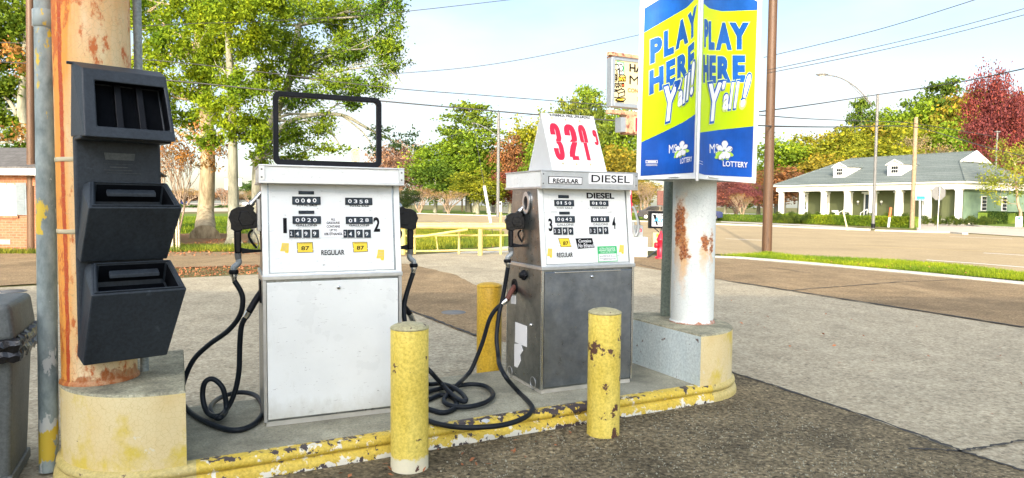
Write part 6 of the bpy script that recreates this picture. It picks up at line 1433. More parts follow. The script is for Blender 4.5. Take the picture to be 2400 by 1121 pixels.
# stop sign seen from behind
g = G(2197, 537); q = D(2201, 453, g.y); root = empty('stop_sign', g, 0, 'back of a grey octagonal stop sign on a thin post before the church', 'road sign')
mb = MB(); mb.tube([g, Vector((q.x+.03, g.y, q.z+.42))], .045, 'chrome', 8); mb.build('post', root); R_ = 17.5*g.y/FPX
mb = MB(); O8 = [Vector((q.x+R_*math.cos(math.pi/8+i*math.pi/4), g.y+.06, q.z+R_*math.sin(math.pi/8+i*math.pi/4))) for i in range(8)]; mb.prism(O8, (0,.012,0), 'pole_grey'); mb.build('plate', root)
# church board on a post
g = G(2155, 537); Y = g.y; root = empty('church_sign', g, 0, 'small white and blue church sign on a white post beside the pale pole', 'sign'); mb = MB(); mb.tube([g, D(2156, 468, Y)], .06, 'white_paint', 8); mb.build('post', root)
cs = Plane(D(2147, 469, Y-.06), (1,0,0), (0,0,1)); mb = MB(); b = pxbox(cs, 2147, 442, 2168, 469.5); prect(mb, cs, b, 'white_print', -.05, 0); mb.build('board', root)
mb = MB(); prect(mb, cs, pxbox(cs, 2147.4, 459.5, 2167.6, 469), 'sky_blue_print', 0, .01); ptext(mb, cs, 'ADVENTIST', 2150, 447, 2165.5, 450.6, 'grey_print', lift=.01); ptext(mb, cs, 'CHURCH', 2152, 452.5, 2164, 456.5, 'grey_print', lift=.01); prect(mb, cs, pxbox(cs, 2149, 462.5, 2166, 464.5), 'blue_print', .01, .015); mb.build('lettering', root)
g = G(2387, 532); Y = g.y; root = empty('enter_sign', g, 0, 'low teal sign reading ENTER at the driveway, under the small right tree', 'sign'); cs = Plane(D(2380, 532, Y), (1,0,0), (0,0,1)); mb = MB(0.01); prect(mb, cs, pxbox(cs, 2382, 508, 2396, 532.3), 'white_print', -.1, 0); mb.build('board', root)
mb = MB(); prect(mb, cs, pxbox(cs, 2386, 509, 2392, 514), 'green_print', 0, .006)
bx_ = pxbox(cs, 2384.5, 515, 2392, 531); mb.text('ENTER', lambda u, v, l: cs.pt(bx_[0]+(1-(v-bx_[1])/(bx_[3]-bx_[1]))*(bx_[2]-bx_[0]), bx_[1]+(u-bx_[0])/(bx_[2]-bx_[0])*(bx_[3]-bx_[1]), l), bx_, 'green_print', off=.02, lift=.008); mb.build('lettering', root)
# convenience store pylon sign
SY = 13.6; s0 = D(1430, 480, SY); sp_ = Plane((s0.x, s0.y, 0), E1, (0,0,1)); zc6 = lambda X, Y: (1400+X/4.874, 100+Y/4.874)
zt_, zb_ = Zat(1430, 137, SY), Zat(1430, 246, SY); SWd = 2.55
root = empty('store_sign', sp_.pt(1.3, 0, 0), 0, 'cream store sign with grocery drawing on a rusty frame, behind the lottery sign', 'sign')
def sb(mb, u0, u1_, w0, w1, z0, z1, m): return mb.hexa([sp_.pt(u0,z0,w1), sp_.pt(u1_,z0,w1), sp_.pt(u1_,z0,w0), sp_.pt(u0,z0,w0), sp_.pt(u0,z1,w1), sp_.pt(u1_,z1,w1), sp_.pt(u1_,z1,w0), sp_.pt(u0,z1,w0)], m)
mb = MB(0.01); sb(mb, -.0, SWd, -.15, -.015, zb_, zt_, 'white_panel'); mb.build('cabinet', root)
mb = MB(0.01)
for q in ((-.02, .05, zb_-.03, zt_+.03), (SWd-.05, SWd+.02, zb_-.03, zt_+.03), (.05, SWd-.05, zb_-.03, zb_+.06), (.05, SWd-.05, zt_-.03, zt_+.03)): sb(mb, q[0], q[1], -.17, .015, q[2], q[3], 'aluminium')
mb.build('frame', root)
mb = MB(); sb(mb, .05, SWd-.05, -.014, -.002, zb_+.06, zt_-.03, 'cream_sign'); mb.build('face', root)
chipped('rusty_steel', (.40,.14,.06), (.60,.40,.25), under=(.16,.05,.03), chip=(.52,.6), cscale=9)
mb = MB(); sb(mb, -.05, SWd, -.13, -.03, zt_+.07, zt_+.14, 'rusty_steel'); sb(mb, -.05, SWd, -.13, -.03, zb_-.17, zb_-.09, 'rusty_steel'); us_ = sp_.hit(1616, 300)[0]; sb(mb, us_-.08, us_+.08, -.24, -.08, 0, zb_-.17, 'pole_grey'); sb(mb, 0.0, .1, -.2, -.12, zt_, zt_+.07, 'rusty_steel'); mb.build('support', root)
mb = MB()
for t, b, m, o in (('HA', (366,240,520,350), 'black_print', .03), ('M', (366,375,472,487), 'black_print', .0), ('CONV', (346,518,500,582), 'orange_print', .03), ('S', (455,618,490,675), 'orange_print', .03)):
    ptext(mb, sp_, t, *zc6(b[0], b[1]), *zc6(b[2], b[3]), m, lift=.004, off=o)
for t, b in (('HA', (366,240,520,350)), ('M', (366,375,472,487))): pass
mb.build('lettering', root)
mb = MB(); ln = lambda pts, m='black_print', r=.011: mb.tube([sp_.px(*zc6(x, y), .002) for x, y in pts], r, m, 5)
fillp = lambda pts, m: mb.poly([sp_.px(*zc6(x, y), .001) for x, y in pts][::-1], m)
fillp([(220,215),(300,230),(300,370),(240,360)], 'pale_print'); fillp([(245,390),(320,385),(320,440),(245,440)], 'yellow_print'); fillp([(240,580),(310,555),(310,605),(240,625)], 'cream_sign'); fillp([(225,640),(305,635),(290,662),(215,662)], 'yellow_print'); fillp([(280,465),(303,465),(303,500),(280,500)], 'orange_print')
ln([(185,285),(205,250),(235,248),(250,290),(222,320),(185,285),(185,380)]); ln([(222,320),(225,430)]); ln([(220,248),(222,215),(300,230),(302,370)], 'green_print'); ln([(250,245),(275,250),(295,290),(285,325),(255,325),(235,300)]); ln([(185,340),(222,385)]); ln([(250,290),(252,370)])
ln([(168,388),(222,382),(218,440),(175,440),(168,388)]); ln([(172,405),(218,402)]); ln([(172,422),(218,420)]); ln([(245,395),(265,368),(300,368),(322,385),(320,440),(245,440),(245,395)]); ln([(240,440),(240,470),(300,470)]); ln([(280,465),(303,465),(303,505),(280,505),(280,465)])
for x, y in ((190,490),(212,480),(235,485),(205,510),(230,515),(255,505)): ln([(x-10,y+5),(x-8,y-12),(x+2,y-18),(x+10,y-8),(x+10,y+5)])
ln([(168,500),(190,535),(245,545),(280,520)]); ln([(188,570),(200,555),(225,558),(240,580),(240,630),(188,625),(188,570)]); ln([(200,555),(270,530),(305,540),(312,560),(310,605),(240,630)]); ln([(240,580),(312,560)]); ln([(205,660),(225,640),(310,632),(322,645),(300,668),(205,660)]); ln([(220,675),(300,678)])
for x, y in ((262,400),(285,405),(305,400),(270,425),(300,425)): ln([(x-6,y),(x,y-7),(x+6,y),(x,y+6),(x-6,y)], 'brown_iron')
mb.build('grocery_drawing', root)
# numeral box hanging under the sign
zt2, zb2 = Zat(1465, 264, SY), Zat(1465, 310, SY); u0 = sp_.hit(1472, 300)[0]
mb = MB(0.01); sb(mb, u0, u0+1.4, -.30, -.03, zb2, zt2, 'rusty_steel'); nb = mb.build('numeral_box', root)
mb = MB(); sb(mb, u0-.14, u0+.0, -.26, -.06, zb2+.03, zt2-.07, 'aluminium'); mb.build('box_end', nb)
mb = MB(); sb(mb, u0+.17, u0+1.3, -.029, -.02, zb2+.04, zt2-.04, 'cream_sign')
for k in range(3):
    a = u0+.2+k*.36
    for (x0, x1, z0, z1) in ((0,.28,0,.04),(0,.28,.17,.21),(0,.28,.34,.38),(0,.05,0,.38),(.23,.28,0,.38)): sb(mb, a+x0, a+x1, -.018, -.010, zb2+.05+z0*(zt2-zb2-.1)/.4, zb2+.05+z1*(zt2-zb2-.1)/.4, 'red_print')
mb.build('numerals', nb)
# white sign seen inside the black frame, billboard behind the slim trunk
for (x, yt, yb, w, dep, lab, txt) in ((834, 348, 378, 19, 60, 'narrow white sign on a post seen through the black frame', 'NIGHT'),):
    root = empty('roadside_sign', (*D(x, 480, dep)[:2], 0), 0, lab, 'sign'); wp = Plane(D(x-9, 400, dep), (.85,.5,0), (0,0,1)); zt_, zb3 = Zat(x, yt, dep), Zat(x, yb, dep)
    u0_, u1__ = wp.hit(824.5, 370)[0], wp.hit(843.5, 370)[0]; mb = MB(); mb.prism([wp.pt(u0_, zb3-wp.O.z), wp.pt(u1__, zb3-wp.O.z), wp.pt(u1__, zt_-wp.O.z+.12), wp.pt(u0_, zt_-wp.O.z-.12)], wp.N*-.2, 'cream_sign'); mb.build('panel', root)
    mb = MB(); ptext(mb, wp, txt, 827, 356, 839, 364, 'grey_print', lift=.02); mb.build('lettering', root); mb = MB(); mb.tube([wp.pt((u0_+u1__)/2, -wp.O.z, -.1), wp.pt((u0_+u1__)/2, zb3-wp.O.z, -.1)], .1, 'pole_grey', 8); mb.build('post', root)
dep = 115; root = empty('billboard', (*D(550, 480, dep)[:2], .04), 0, 'white billboard half hidden behind the slim grey trunk', 'billboard'); wp = Plane(D(527, 440, dep), (1,0,0), (0,0,1))
mb = MB(0.05); prect(mb, wp, pxbox(wp, 526, 418, 566, 437), 'white_print', -.4, 0); mb.build('panel', root); mb = MB(0.03); prect(mb, wp, pxbox(wp, 525, 417, 567, 418.4), 'black_print', -.45, .05); prect(mb, wp, pxbox(wp, 526.5, 437, 534, 446), 'metal_box_grey', -.4, 0); mb.build('trim', root)
mb = MB(); q = wp.px(545, 437); mb.tube([Vector((q.x, q.y+.2, 0)), Vector((q.x, q.y+.2, q.z))], .3, 'pole_grey', 10); mb.build('post', root)
# brown sign behind the conduit
dep = 30; root = empty('roadside_sign', (*D(1546, 480, dep)[:2], 0), 0, 'plain dark maroon sign just left of the dark conduit pipe', 'sign'); wp = Plane(D(1541, 482, dep), (1,0,0), (0,0,1)); mb = MB(0.01); prect(mb, wp, pxbox(wp, 1541, 447, 1571, 482), 'brown_iron', -.08, 0); mb.build('panel', root); mb = MB(); q = wp.px(1556, 482); mb.tube([Vector((q.x, q.y+.1, 0)), Vector((q.x, q.y+.1, q.z+.3))], .05, 'pole_grey', 8); mb.build('post', root)
# ------------------------------------------------------------------ wires
def wire(pts, dep, label, r=.011, sag=0.0):
    Pn = []
    for i, p in enumerate(pts):
        d_ = dep[i] if hasattr(dep, '__len__') else dep; Pn.append(D(p[0], p[1], d_))
    P = smooth_path(Pn, 6); root = tag(None, None) if False else None
    mb = MB(); mb.tube(P, r, 'wire', 6); return mb.build('power_line', None, label, 'power line', 'overhead wires', loc=Pn[0]) if False else mb.build('power_line', None, label, 'power line', 'overhead wires')
wire([(75,170),(330,183),(650,214),(893,237),(1270,270),(1500,286),(1797,295)], [21,20.8,20.6,20.5,20.5,20.6,20.8], 'thick dark wire crossing the whole picture just above the pumps', .022)
wire([(75,100),(330,62),(620,50),(900,32),(1210,-2)], [21,22,24,26,30], 'thin wire rising right in front of the big trees, to the top edge', .012)
wire([(75,145),(330,140),(620,170),(900,205),(1150,225),(1430,247)], 24, 'wire running just above the black frame towards the store sign', .016)
wire([(880,176),(1100,158),(1300,125),(1560,68)], 22, 'thin wire rising right from the treetop to the lottery sign', .010)
wire([(1790,135),(2050,72),(2300,-5)], [22,19,17], 'upper thin wire leaving the big pole to the top right', .010)
wire([(1797,165),(2000,122),(2200,75),(2420,15)], [21,19,18,17], 'upper of two close wires at the top right', .010); wire([(1797,172),(2000,132),(2200,87),(2420,30)], [21,19,18,17], 'lower of two close wires at the top right', .010)
wire([(1780,262),(1920,243),(2045,224),(2230,196),(2420,157)], [22,28,38,30,24], 'thick wire rising past the top of the street lamp to the right edge', .024)
wire([(1780,270),(1900,279),(2045,285),(2136,289),(2330,320)], [22,30,42,42,46], 'faint wire running to the pale pole in front of the church', .02)
wire([(1797,296),(1960,298),(2136,297),(2220,318),(2330,350),(2430,372)], [21,32,42,44,46,50], 'dark wire between the big pole, the pale pole and the right edge', .028)
wire([(893,372),(1060,318),(1165,290)], 80, 'far thin wire left of the grey lamp pole', .025); wire([(1168,282),(1300,262),(1420,250)], 80, 'far thin wire right of the grey lamp pole', .025)
wire([(1167,460),(1120,455),(1083,440),(980,450)], [83,100,128,128], 'low far wire strung between the thin posts', .03)
wire([(-40,99),(71,102)], 21, 'upper wire tied to the far left wooden pole', .012); wire([(-40,143),(71,149)], 21, 'lower wire tied to the far left wooden pole', .016)
# ------------------------------------------------------------------ yellow pipe railings
g0 = G(1126, 597); Y = g0.y; RZ = Zat(1126, 531, Y)
def rail_root(name, x, y, dep, label): return empty(name, (*D(x, y, dep)[:2], 0), 0, label, 'railing', 'yellow pipe railings')
root = rail_root('pipe_railing', 1060, 480, Y, 'heavy yellow pipe railing behind the pumps, with a slanting brace'); r = .072
def vert(mb, x, yt, yb, dep, r, m='railing_yellow'): a = D(x, yt, dep); mb.tube([Vector((a.x, a.y, -.02)), a], r, m, 14)
for x in (945, 1126): mb = MB(); vert(mb, x, 537, 597, Y, r); mb.build('post', root)
mb = MB(); mb.tube([D(880, 530.5, Y), D(1200, 531.5, Y)], r, 'railing_yellow', 14); mb.build('top_rail', root)
mb = MB(); mb.tube([D(960, 556, Y+.02), D(1000, 553, Y), D(1096, 538, Y-.02)], .04, 'railing_yellow', 10); mb.build('brace', root)
Y2 = Y+.45; root = rail_root('pipe_railing', 1060, 480, Y2, 'lighter yellow pipe railing with three rails just behind the heavy one')
for i, (x, yt) in enumerate(((972, 524), (1076, 524), (1174, 497))): mb = MB(); vert(mb, x, yt, 597, Y2, .038); mb.build('post', root)
for (ya, yb) in ((524.5, 525), (553, 551.5), (591, 584)): mb = MB(); mb.tube([D(880, ya, Y2), D(1230, yb, Y2)], .03, 'railing_yellow', 10); mb.build('rail', root)
mb = MB(); mb.tube([D(1022, 553, Y2), D(1026, 586, Y2)], .02, 'railing_yellow', 8); mb.build('baluster', root)
# ------------------------------------------------------------------ vacuum, air machine, hydrant
g = G(1500, 602); Y = g.y+.35; a = D(1476, 602, Y-.35); b = D(1518, 602, Y-.35); zt_ = Zat(1500, 556, Y-.35)
mb = MB(0.015); mb.bb((a.x, Y-.35, -.02), (b.x, Y+.4, zt_), 'concrete_block'); mb.build('concrete_block', None, 'pale concrete block carrying the car vacuum, right of the steel pump', 'concrete block')
root = empty('car_vacuum', (D(1497, 556, Y)[0], Y, zt_), 0, 'grey car vacuum box with a thick looped hose on a concrete block', 'vacuum'); Yv = Y-.2
mb = MB(0.01); p0, p1_ = D(1483, 556, Yv), D(1507.5, 529, Yv); mb.bb((p0.x, Yv, zt_), (p1_.x, Yv+.3, p1_.z), 'metal_box_grey'); mb.build('box', root)
wp = Plane((p0.x, Yv-.004, 0), (1,0,0), (0,0,1)); mb = MB(); prect(mb, wp, pxbox(wp, 1494, 536, 1504, 544), 'red_print', 0, .004); ptext(mb, wp, 'S', 1497, 537, 1501, 543, 'white_print', lift=.006, off=.02); mb.build('label', root)
mb = MB(); mb.tube(smooth_path([D(x, y, Yv-.08) for x, y in ((1481,485),(1485,488),(1490,500),(1495,520),(1496,540),(1490,553),(1486,540),(1484,520))], 5), .035, 'metal_box_grey', 10); mb.build('hose', root)
mb = MB(); mb.tube(smooth_path([D(x, y, Yv-.1) for x, y in ((1493,503),(1498,515),(1500,528))], 4), .010, 'black_plastic', 6); mb.build('cord', root)
mb = MB(); mb.tube([D(1478, 556, Yv+.1), D(1478, 432, Yv+.1)], .04, 'red_print', 10); mb.build('post', root)
wp = Plane((D(1474, 480, Yv)[0], Yv+.04, 0), (1,0,0), (0,0,1)); mb = MB(); prect(mb, wp, pxbox(wp, 1472, 442, 1479, 457), 'white_print', -.02, 0); mb.build('plate', root); mb = MB(); prect(mb, wp, pxbox(wp, 1474, 476, 1483, 485), 'red_print', -.02, 0); mb.build('plate', root); mb = MB(); ptext(mb, wp, 'A', 1473.5, 444, 1478, 450, 'red_print', lift=.004, off=.02); mb.build('lettering', root)
Ya = 19.5; root = empty('air_machine', (*D(1540, 480, Ya)[:2], 0), 0, 'black framed sign box reading Air on a post, half behind the dark conduit', 'air machine'); wp = Plane(D(1524, 535, Ya), (1,0,0), (0,0,1))
mb = MB(0.01); prect(mb, wp, pxbox(wp, 1523, 495, 1566, 536), 'black_plastic', -.25, 0); mb.build('box', root); mb = MB(); prect(mb, wp, pxbox(wp, 1528, 501, 1562, 531), 'white_print', 0, .006); mb.quad(*[wp.px(x, y, .008) for x, y in ((1530,503),(1537,503),(1542,528),(1539,530))][::-1], 'black_print')
ptext(mb, wp, 'CLEAN', 1540, 502, 1561, 508, 'black_print', lift=.010, off=.02); ptext(mb, wp, 'Air', 1531, 509, 1557, 522, 'sky_blue_print', lift=.010, off=.02, shear=.2); mb.build('face', root)
mb = MB(); q = wp.px(1554, 535); mb.tube([Vector((q.x, q.y+.1, 0)), Vector((q.x, q.y+.1, q.z))], .05, 'pole_grey', 10); mb.build('post', root); mb = MB(); mb.tube(smooth_path([wp.px(x, y, -.1) for x, y in ((1533,534),(1541,540),(1547,547),(1552,562))], 4), .014, 'rubber', 6); mb.build('cable', root)
g = G(1546, 606); Y = g.y+.1; s = Y/FPX; c = D(1548, 606, Y); root = empty('fire_hydrant', (c.x, Y, 0), 0, 'red fire hydrant half hidden behind the dark conduit', 'fire hydrant')
zz = lambda y: Zat(1548, y, Y)
mb = MB(); mb.lathe((c.x, Y, 0), [(.16, 0), (.16, .04), (.10, .05), (.10, zz(566)), (.125, zz(564)), (.125, zz(560)), (.10, zz(558)), (.08, zz(550)), (.03, zz(546)), (.03, zz(542)), (.001, zz(542))], 'red_paint', 24); mb.build('barrel', root)
for sd in (-1, 1): mb = MB(); q = Vector((c.x+sd*.07, Y-.04, zz(575))); mb.lathe(q, [(.07, 0), (.07, .07), (.085, .075), (.085, .11), (.03, .12), (.001, .13)], 'red_paint', 16, (sd, -.4, 0)); mb.build('outlet', root)
mb = MB(0.01); wp = Plane(D(1531, 566, Y+.5), (1,0,0), (0,0,1)); prect(mb, wp, pxbox(wp, 1531, 546, 1546, 580), 'cream_sign', -.2, 0); prect(mb, wp, pxbox(wp, 1538, 547, 1544, 556), 'yellow_print', 0, .01); mb.build('utility_box', None, 'small cream utility box behind the red hydrant', 'utility box')
for k, ys in enumerate(((588, 1533), (597, 1548))):
    mb = MB(); P = [G(x, y, .02) for x, y in ((1518+5*k, 603-3*k), (1530, 594), (1540, 588+5*k), (1552, 600), (1562, 606))]; mb.tube(smooth_path(P, 5), .016, 'rubber', 6); mb.build('air_hose', None, ('upper' if k else 'lower')+' loop of thin black hose on the ground by the hydrant', 'air hose', 'thin hoses by the hydrant')
mb = MB(0.01); a, b = G(1517, 587), G(1568, 587); mb.bb((a.x, a.y, -.02), (b.x+.9, a.y+.15, .10), 'white_paint'); mb.build('parking_kerb', None, 'white painted low kerb behind the hydrant', 'kerb')
# ------------------------------------------------------------------ brick house at the left, wooden fence
hg = G(40, 590); HY = hg.y; xr = D(143, 500, HY).x; xl = xr-16; ze = Zat(40, 410, HY); root = empty('brick_house', (xr-5, HY+4, 0), 0, 'orange brick house with grey shingle roof and grey shuttered window, far left', 'house')
mb = MB(); mb.bb((xl, HY, -.02), (xr, HY+5, ze), 'brick'); mb.build('wall', root)
zr = Zat(40, 352, HY+2.7); ov = .35; mb = MB()
A = [(xl-ov, HY-ov, ze+.16), (xr+ov, HY-ov, ze+.16), (xr+ov, HY+2.5, zr), (xl-ov, HY+2.5, zr), (xr+ov, HY+5+ov, ze+.16), (xl-ov, HY+5+ov, ze+.16)]
mb.prism([A[0], A[1], A[2], A[3]], (0,0,.06), 'house_shingle'); mb.prism([A[3], A[2], A[4], A[5]], (0,0,.06), 'house_shingle'); mb.build('roof', root)
mb = MB(); mb.bb((xl-ov, HY-ov-.02, ze-.02), (xr+ov, HY-ov+.02, ze+.17), 'white_paint'); mb.bb((xl-ov, HY-ov+.02, ze-.01), (xr+ov, HY, ze+.01), 'white_paint'); mb.prism([(xr+.02, HY, ze+.01), (xr+.02, HY+5, ze+.01), (xr+.02, HY+2.5, zr-.05)], (-.05, 0, 0), 'white_paint'); mb.build('fascia', root)
wx = lambda x: D(x, 480, HY).x; wz = lambda y: Zat(30, y, HY)
mb = MB(0.005); mb.bb((wx(-60), HY-.03, wz(506)), (wx(40), HY, wz(427)), 'white_paint'); wn = mb.build('window', root)
S('pale_blind', (.62,.58,.42), .25); mb = MB()  # one even cream tone for every pane
for i in range(5):
    for j in range(4): x0 = -57+i*19; mb.bb((wx(x0+1), HY-.036, wz(503-18.5*j)), (wx(x0+18), HY-.031, wz(486-18.5*j)), 'pale_blind')
mb.build('pane', wn)
for x0 in (40, -86): 
    mb = MB(0.005); mb.bb((wx(x0), HY-.05, wz(504)), (wx(x0+25), HY-.005, wz(429)), 'shutter_grey'); 
    for y0, y1 in ((467, 432), (501, 469)):
        for k in range(9): yy = y0+(y1-y0)*k/9; mb.bb((wx(x0+4), HY-.062, wz(yy)), (wx(x0+21), HY-.05, wz(yy-2.4)), 'shutter_grey')
    mb.build('shutter', root)
mb = MB(); mb.bb((wx(-20), HY-.02, wz(573)), (wx(22), HY, wz(562)), 'kerb_concrete')
for k in range(3): mb.bb((wx(-18), HY-.03, wz(571-3.5*k)), (wx(20), HY-.02, wz(570-3.5*k)), 'pole_grey')
mb.build('vent', root)
mb = MB(); mb.bb((xl, HY-.035, ze-.32), (xr+.0, HY-.001, ze-.08), 'brick'); mb.bb((wx(-64), HY-.05, wz(512)), (wx(44), HY-.001, wz(506)), 'brick'); mb.build('soldier_course', root)
mb = MB(); a = D(141, 500, HY-.05); mb.tube([(a.x, HY-.08, 0), (a.x, HY-.08, ze)], .05, 'brown_iron', 8); mb.build('downpipe', root)
fg = G(405, 586); FY = fg.y; root = empty('wooden_fence', (fg.x, FY, 0), 0, 'short run of pale wooden board fence between the service unit and the thick trunk', 'fence')
for i in range(10):
    x0 = 300+i*10.5; a, b = D(x0, 500, FY+.9-.09*i), D(x0+9.8, 500, FY+.9-.09*i); mb = MB(0.004); mb.bb((a.x, a.y, 0), (b.x, a.y+.025, Zat(400, 504+random.uniform(-1, 1), FY)), 'fence_wood'); mb.build('board', root)
a, b = D(411, 500, FY), D(419, 500, FY)
for x in (a.x, b.x-.03): mb = MB(); mb.bb((x, FY-.02, 0), (x+.045, FY+.04, Zat(415, 506, FY)), 'fence_wood'); mb.build('post', root)
for y in (510, 533, 575): mb = MB(); mb.bb((a.x, FY+.041, Zat(415, y+3, FY)), (b.x, FY+.07, Zat(415, y-1, FY)), 'fence_wood'); mb.build('rail', root)
# ------------------------------------------------------------------ small shop between the pumps
dep = 118; root = empty('shop_building', (*D(1165, 490, dep)[:2], .05), 0, 'small white shop with a tin awning and posters, beyond the road between the pumps', 'building'); q0, q1 = D(1140, 499, dep), D(1215, 499, dep)
mb = MB(0.03); mb.bb((q0.x, dep, -.02), (q1.x, dep+5, Zat(1160, 462, dep)), 'shop_wall'); mb.build('wall', root); mb = MB(0.03); mb.bb((q0.x-.3, dep-.3, Zat(1160, 462, dep)), (q1.x+.3, dep+5.3, Zat(1160, 458, dep)), 'white_paint'); mb.build('roof', root)
a, b = D(1113, 463, dep-1.5), D(1154, 447, dep-1.5); mb = MB(); mb.prism([(a.x, dep-2.2, a.z), (b.x, dep-2.2, a.z), (b.x, dep, b.z), (a.x+.3, dep, b.z)], (0,0,.08), 'tin_roof'); mb.build('awning', root)
mb = MB(); mb.tube([(a.x+.3, dep-2.1, 0), (a.x+.3, dep-2.1, a.z)], .07, 'white_paint', 8); mb.tube([(b.x-.2, dep-2.1, 0), (b.x-.2, dep-2.1, a.z)], .07, 'white_paint', 8); mb.build('awning_post', root)
wp = Plane((q0.x, dep-.02, 0), (1,0,0), (0,0,1)); mb = MB(); prect(mb, wp, pxbox(wp, 1152, 471, 1159.5, 481), 'black_print', 0, .05); prect(mb, wp, pxbox(wp, 1154, 473.5, 1158.5, 477), 'red_print', .05, .08); prect(mb, wp, pxbox(wp, 1176, 472, 1183, 480), 'pale_print', 0, .05); mb.build('poster', root)
mb = MB(); prect(mb, wp, pxbox(wp, 1150, 484, 1160, 498), 'pole_grey', 0, .04); mb.build('door', root)
dep = 100; root = empty('roadside_sign', (*D(1173, 490, dep)[:2], 0), 0, 'small white upright banner sign in front of the small shop', 'sign'); wp = Plane(D(1170, 497, dep), (1,0,0), (0,0,1)); mb = MB(0.01); prect(mb, wp, pxbox(wp, 1170.5, 473, 1175.5, 497.5), 'white_print', -.1, 0); prect(mb, wp, pxbox(wp, 1171.2, 475, 1174.8, 481), 'black_print', 0, .03); prect(mb, wp, pxbox(wp, 1171.2, 483, 1174.8, 492), 'grey_print', 0, .03); mb.build('board', root)
mb = MB(); mb.tube([wp.px(1173, 497, -.05), Vector((wp.px(1173, 497)[0], dep, -.02))], .05, 'pole_grey', 6); mb.build('post', root)
# ------------------------------------------------------------------ grass blades and fallen leaves near the lot
def in_poly(P, n):
    P = np.array([(p[0], p[1]) for p in P]); lo, hi = P.min(0), P.max(0); out = np.zeros((0, 2))
    while len(out) < n:
        q = rng.uniform(lo, hi, (n*3, 2)); ins = np.zeros(len(q), bool); j = len(P)-1
        for i in range(len(P)):
            c = ((P[i,1] > q[:,1]) != (P[j,1] > q[:,1])) & (q[:,0] < (P[j,0]-P[i,0])*(q[:,1]-P[i,1])/(P[j,1]-P[i,1]+1e-12)+P[i,0]); ins ^= c; j = i
        out = np.concatenate([out, q[ins]])
    return out[:n]
def blades(name, poly, n, h, w, color, label, z=-.02):
    q = in_poly(poly, n); a = rng.uniform(0, 6.28, n); H_ = h*rng.uniform(.5, 1.4, n); lean = rng.normal(size=(n, 2))*.35*H_[:, None]
    B = np.c_[q, np.full(n, z)]; d = np.c_[np.cos(a), np.sin(a), 0*a]*w/2; T = B+np.c_[lean, H_]
    V_ = np.stack([B-d, B+d, T+d*.2, T-d*.2], 1).reshape(-1, 3); me = bpy.data.meshes.new(name); me.vertices.add(4*n); me.vertices.foreach_set('co', V_.astype(np.float32).ravel()); me.loops.add(4*n); me.loops.foreach_set('vertex_index', np.arange(4*n, dtype=np.int32))
    me.polygons.add(n); me.polygons.foreach_set('loop_start', np.arange(0, 4*n, 4, dtype=np.int32)); me.polygons.foreach_set('loop_total', np.full(n, 4, dtype=np.int32)); me.update(calc_edges=True); me.materials.append(MT['leaves'])
    o = obj(name, me, None, None, color); return tag(o, label, None, None, 'stuff')
strip = gp((1690, 600), (1725, 602.5), (1800, 607), (1900, 615), (1975, 621), (2120, 633), (2400, 657), (2900, 702), (2900, 684), (2400, 642), (2250, 624), (2100, 612), (1975, 606.5), (1862, 601), (1800, 593), (1760, 597))
sheet('verge', strip, -.008, 'lawn'); blades('grass', strip, 42000, .085, .012, (.27,.36,.03), 'bright green grass strip between the lot and the road')
blades('grass', gp((300, 578), (700, 578), (700, 586), (620, 588.5), (300, 589)), 7000, .13, .02, (.24,.28,.04), 'grass edge below the trees on the left'); blades('grass', gp((960, 538), (1000, 532), (1180, 548), (1180, 576), (1000, 584), (935, 584)), 22000, .16, .03, (.24,.28,.04), 'rough grass behind the yellow railings')
blades('grass', gp((300, 510), (640, 508), (700, 520), (700, 546), (300, 548)), 26000, .12, .05, (.17,.25,.03), 'mown grass band beyond the left trees'); blades('grass', gp((-40, 588), (200, 588), (200, 594), (-40, 594)), 2500, .12, .02, (.2,.24,.04), 'weeds along the foot of the brick house')
def litter(poly, n, s, label, z=0.0):
    q = in_poly(poly, n); me = quads_mesh('fallen_leaves', np.c_[q, np.full(n, z+.012)], s, .55, 'fallen_leaf', flat=2.5); return tag(obj('fallen_leaves', me), label, None, None, 'stuff')
litter(gp((380, 628), (600, 620), (640, 640), (420, 650), (380, 652)), 900, .055, 'band of dry leaves on the left edge of the lot', -.012); litter(gp((380, 600), (640, 600), (640, 575), (520, 560), (400, 575)), 900, .08, 'dry leaves under the left trees')
litter(gp((1440, 1000), (1000, 1060), (700, 1121), (1100, 1121), (1300, 1050)), 26, .035, 'a few dry leaves on the dark asphalt below the kerb', -.004); litter(gp((1700, 700), (2400, 800), (2400, 1000), (1800, 860)), 26, .04, 'a few dry leaves on the concrete at the right'); litter(gp((1850, 604), (2400, 645), (2400, 656), (1850, 612)), 160, .05, 'dry leaves in the grass strip', .04)
litter(gp((960, 540), (1180, 552), (1180, 580), (960, 584)), 500, .07, 'dry leaves in the grass behind the railings', .03)
# gravel grains on the apron
q = in_poly(gp((1000, 1121), (1100, 1040), (1720, 930), (2350, 1121)), 2600); me = quads_mesh('gravel', np.c_[q, np.full(len(q), .0)], .011, .8, 'island_concrete', flat=1.0); tag(obj('gravel', me), 'loose pale grit on the dark asphalt', None, None, 'stuff')
# ------------------------------------------------------------------ unseen store block added behind the camera, sized to shade the pumps
SE = 22.0; SA = Vector((.25, .97, 0)).normalized()
root = empty('store_shade_block', (-6, -18, 0), 0, 'unseen store block added behind the viewpoint to shade the pumps', 'building')
mb = MB(0.02); mb.bb((-16, -22, -.03), (3.2, -14, 9.4), 'store_wall'); mb.build('wall', root); mb = MB(0.02); mb.bb((-16.3, -22.3, 9.4), (3.5, -13.7, 10.4), 'white_paint'); mb.build('parapet', root)
mb = MB(0.01)
for i in range(6): mb.bb((-15.5+i*3.1, -14, .4), (-15.5+i*3.1+2.7, -13.95, 2.9), 'dark_window')
mb.build('shop_window', root)
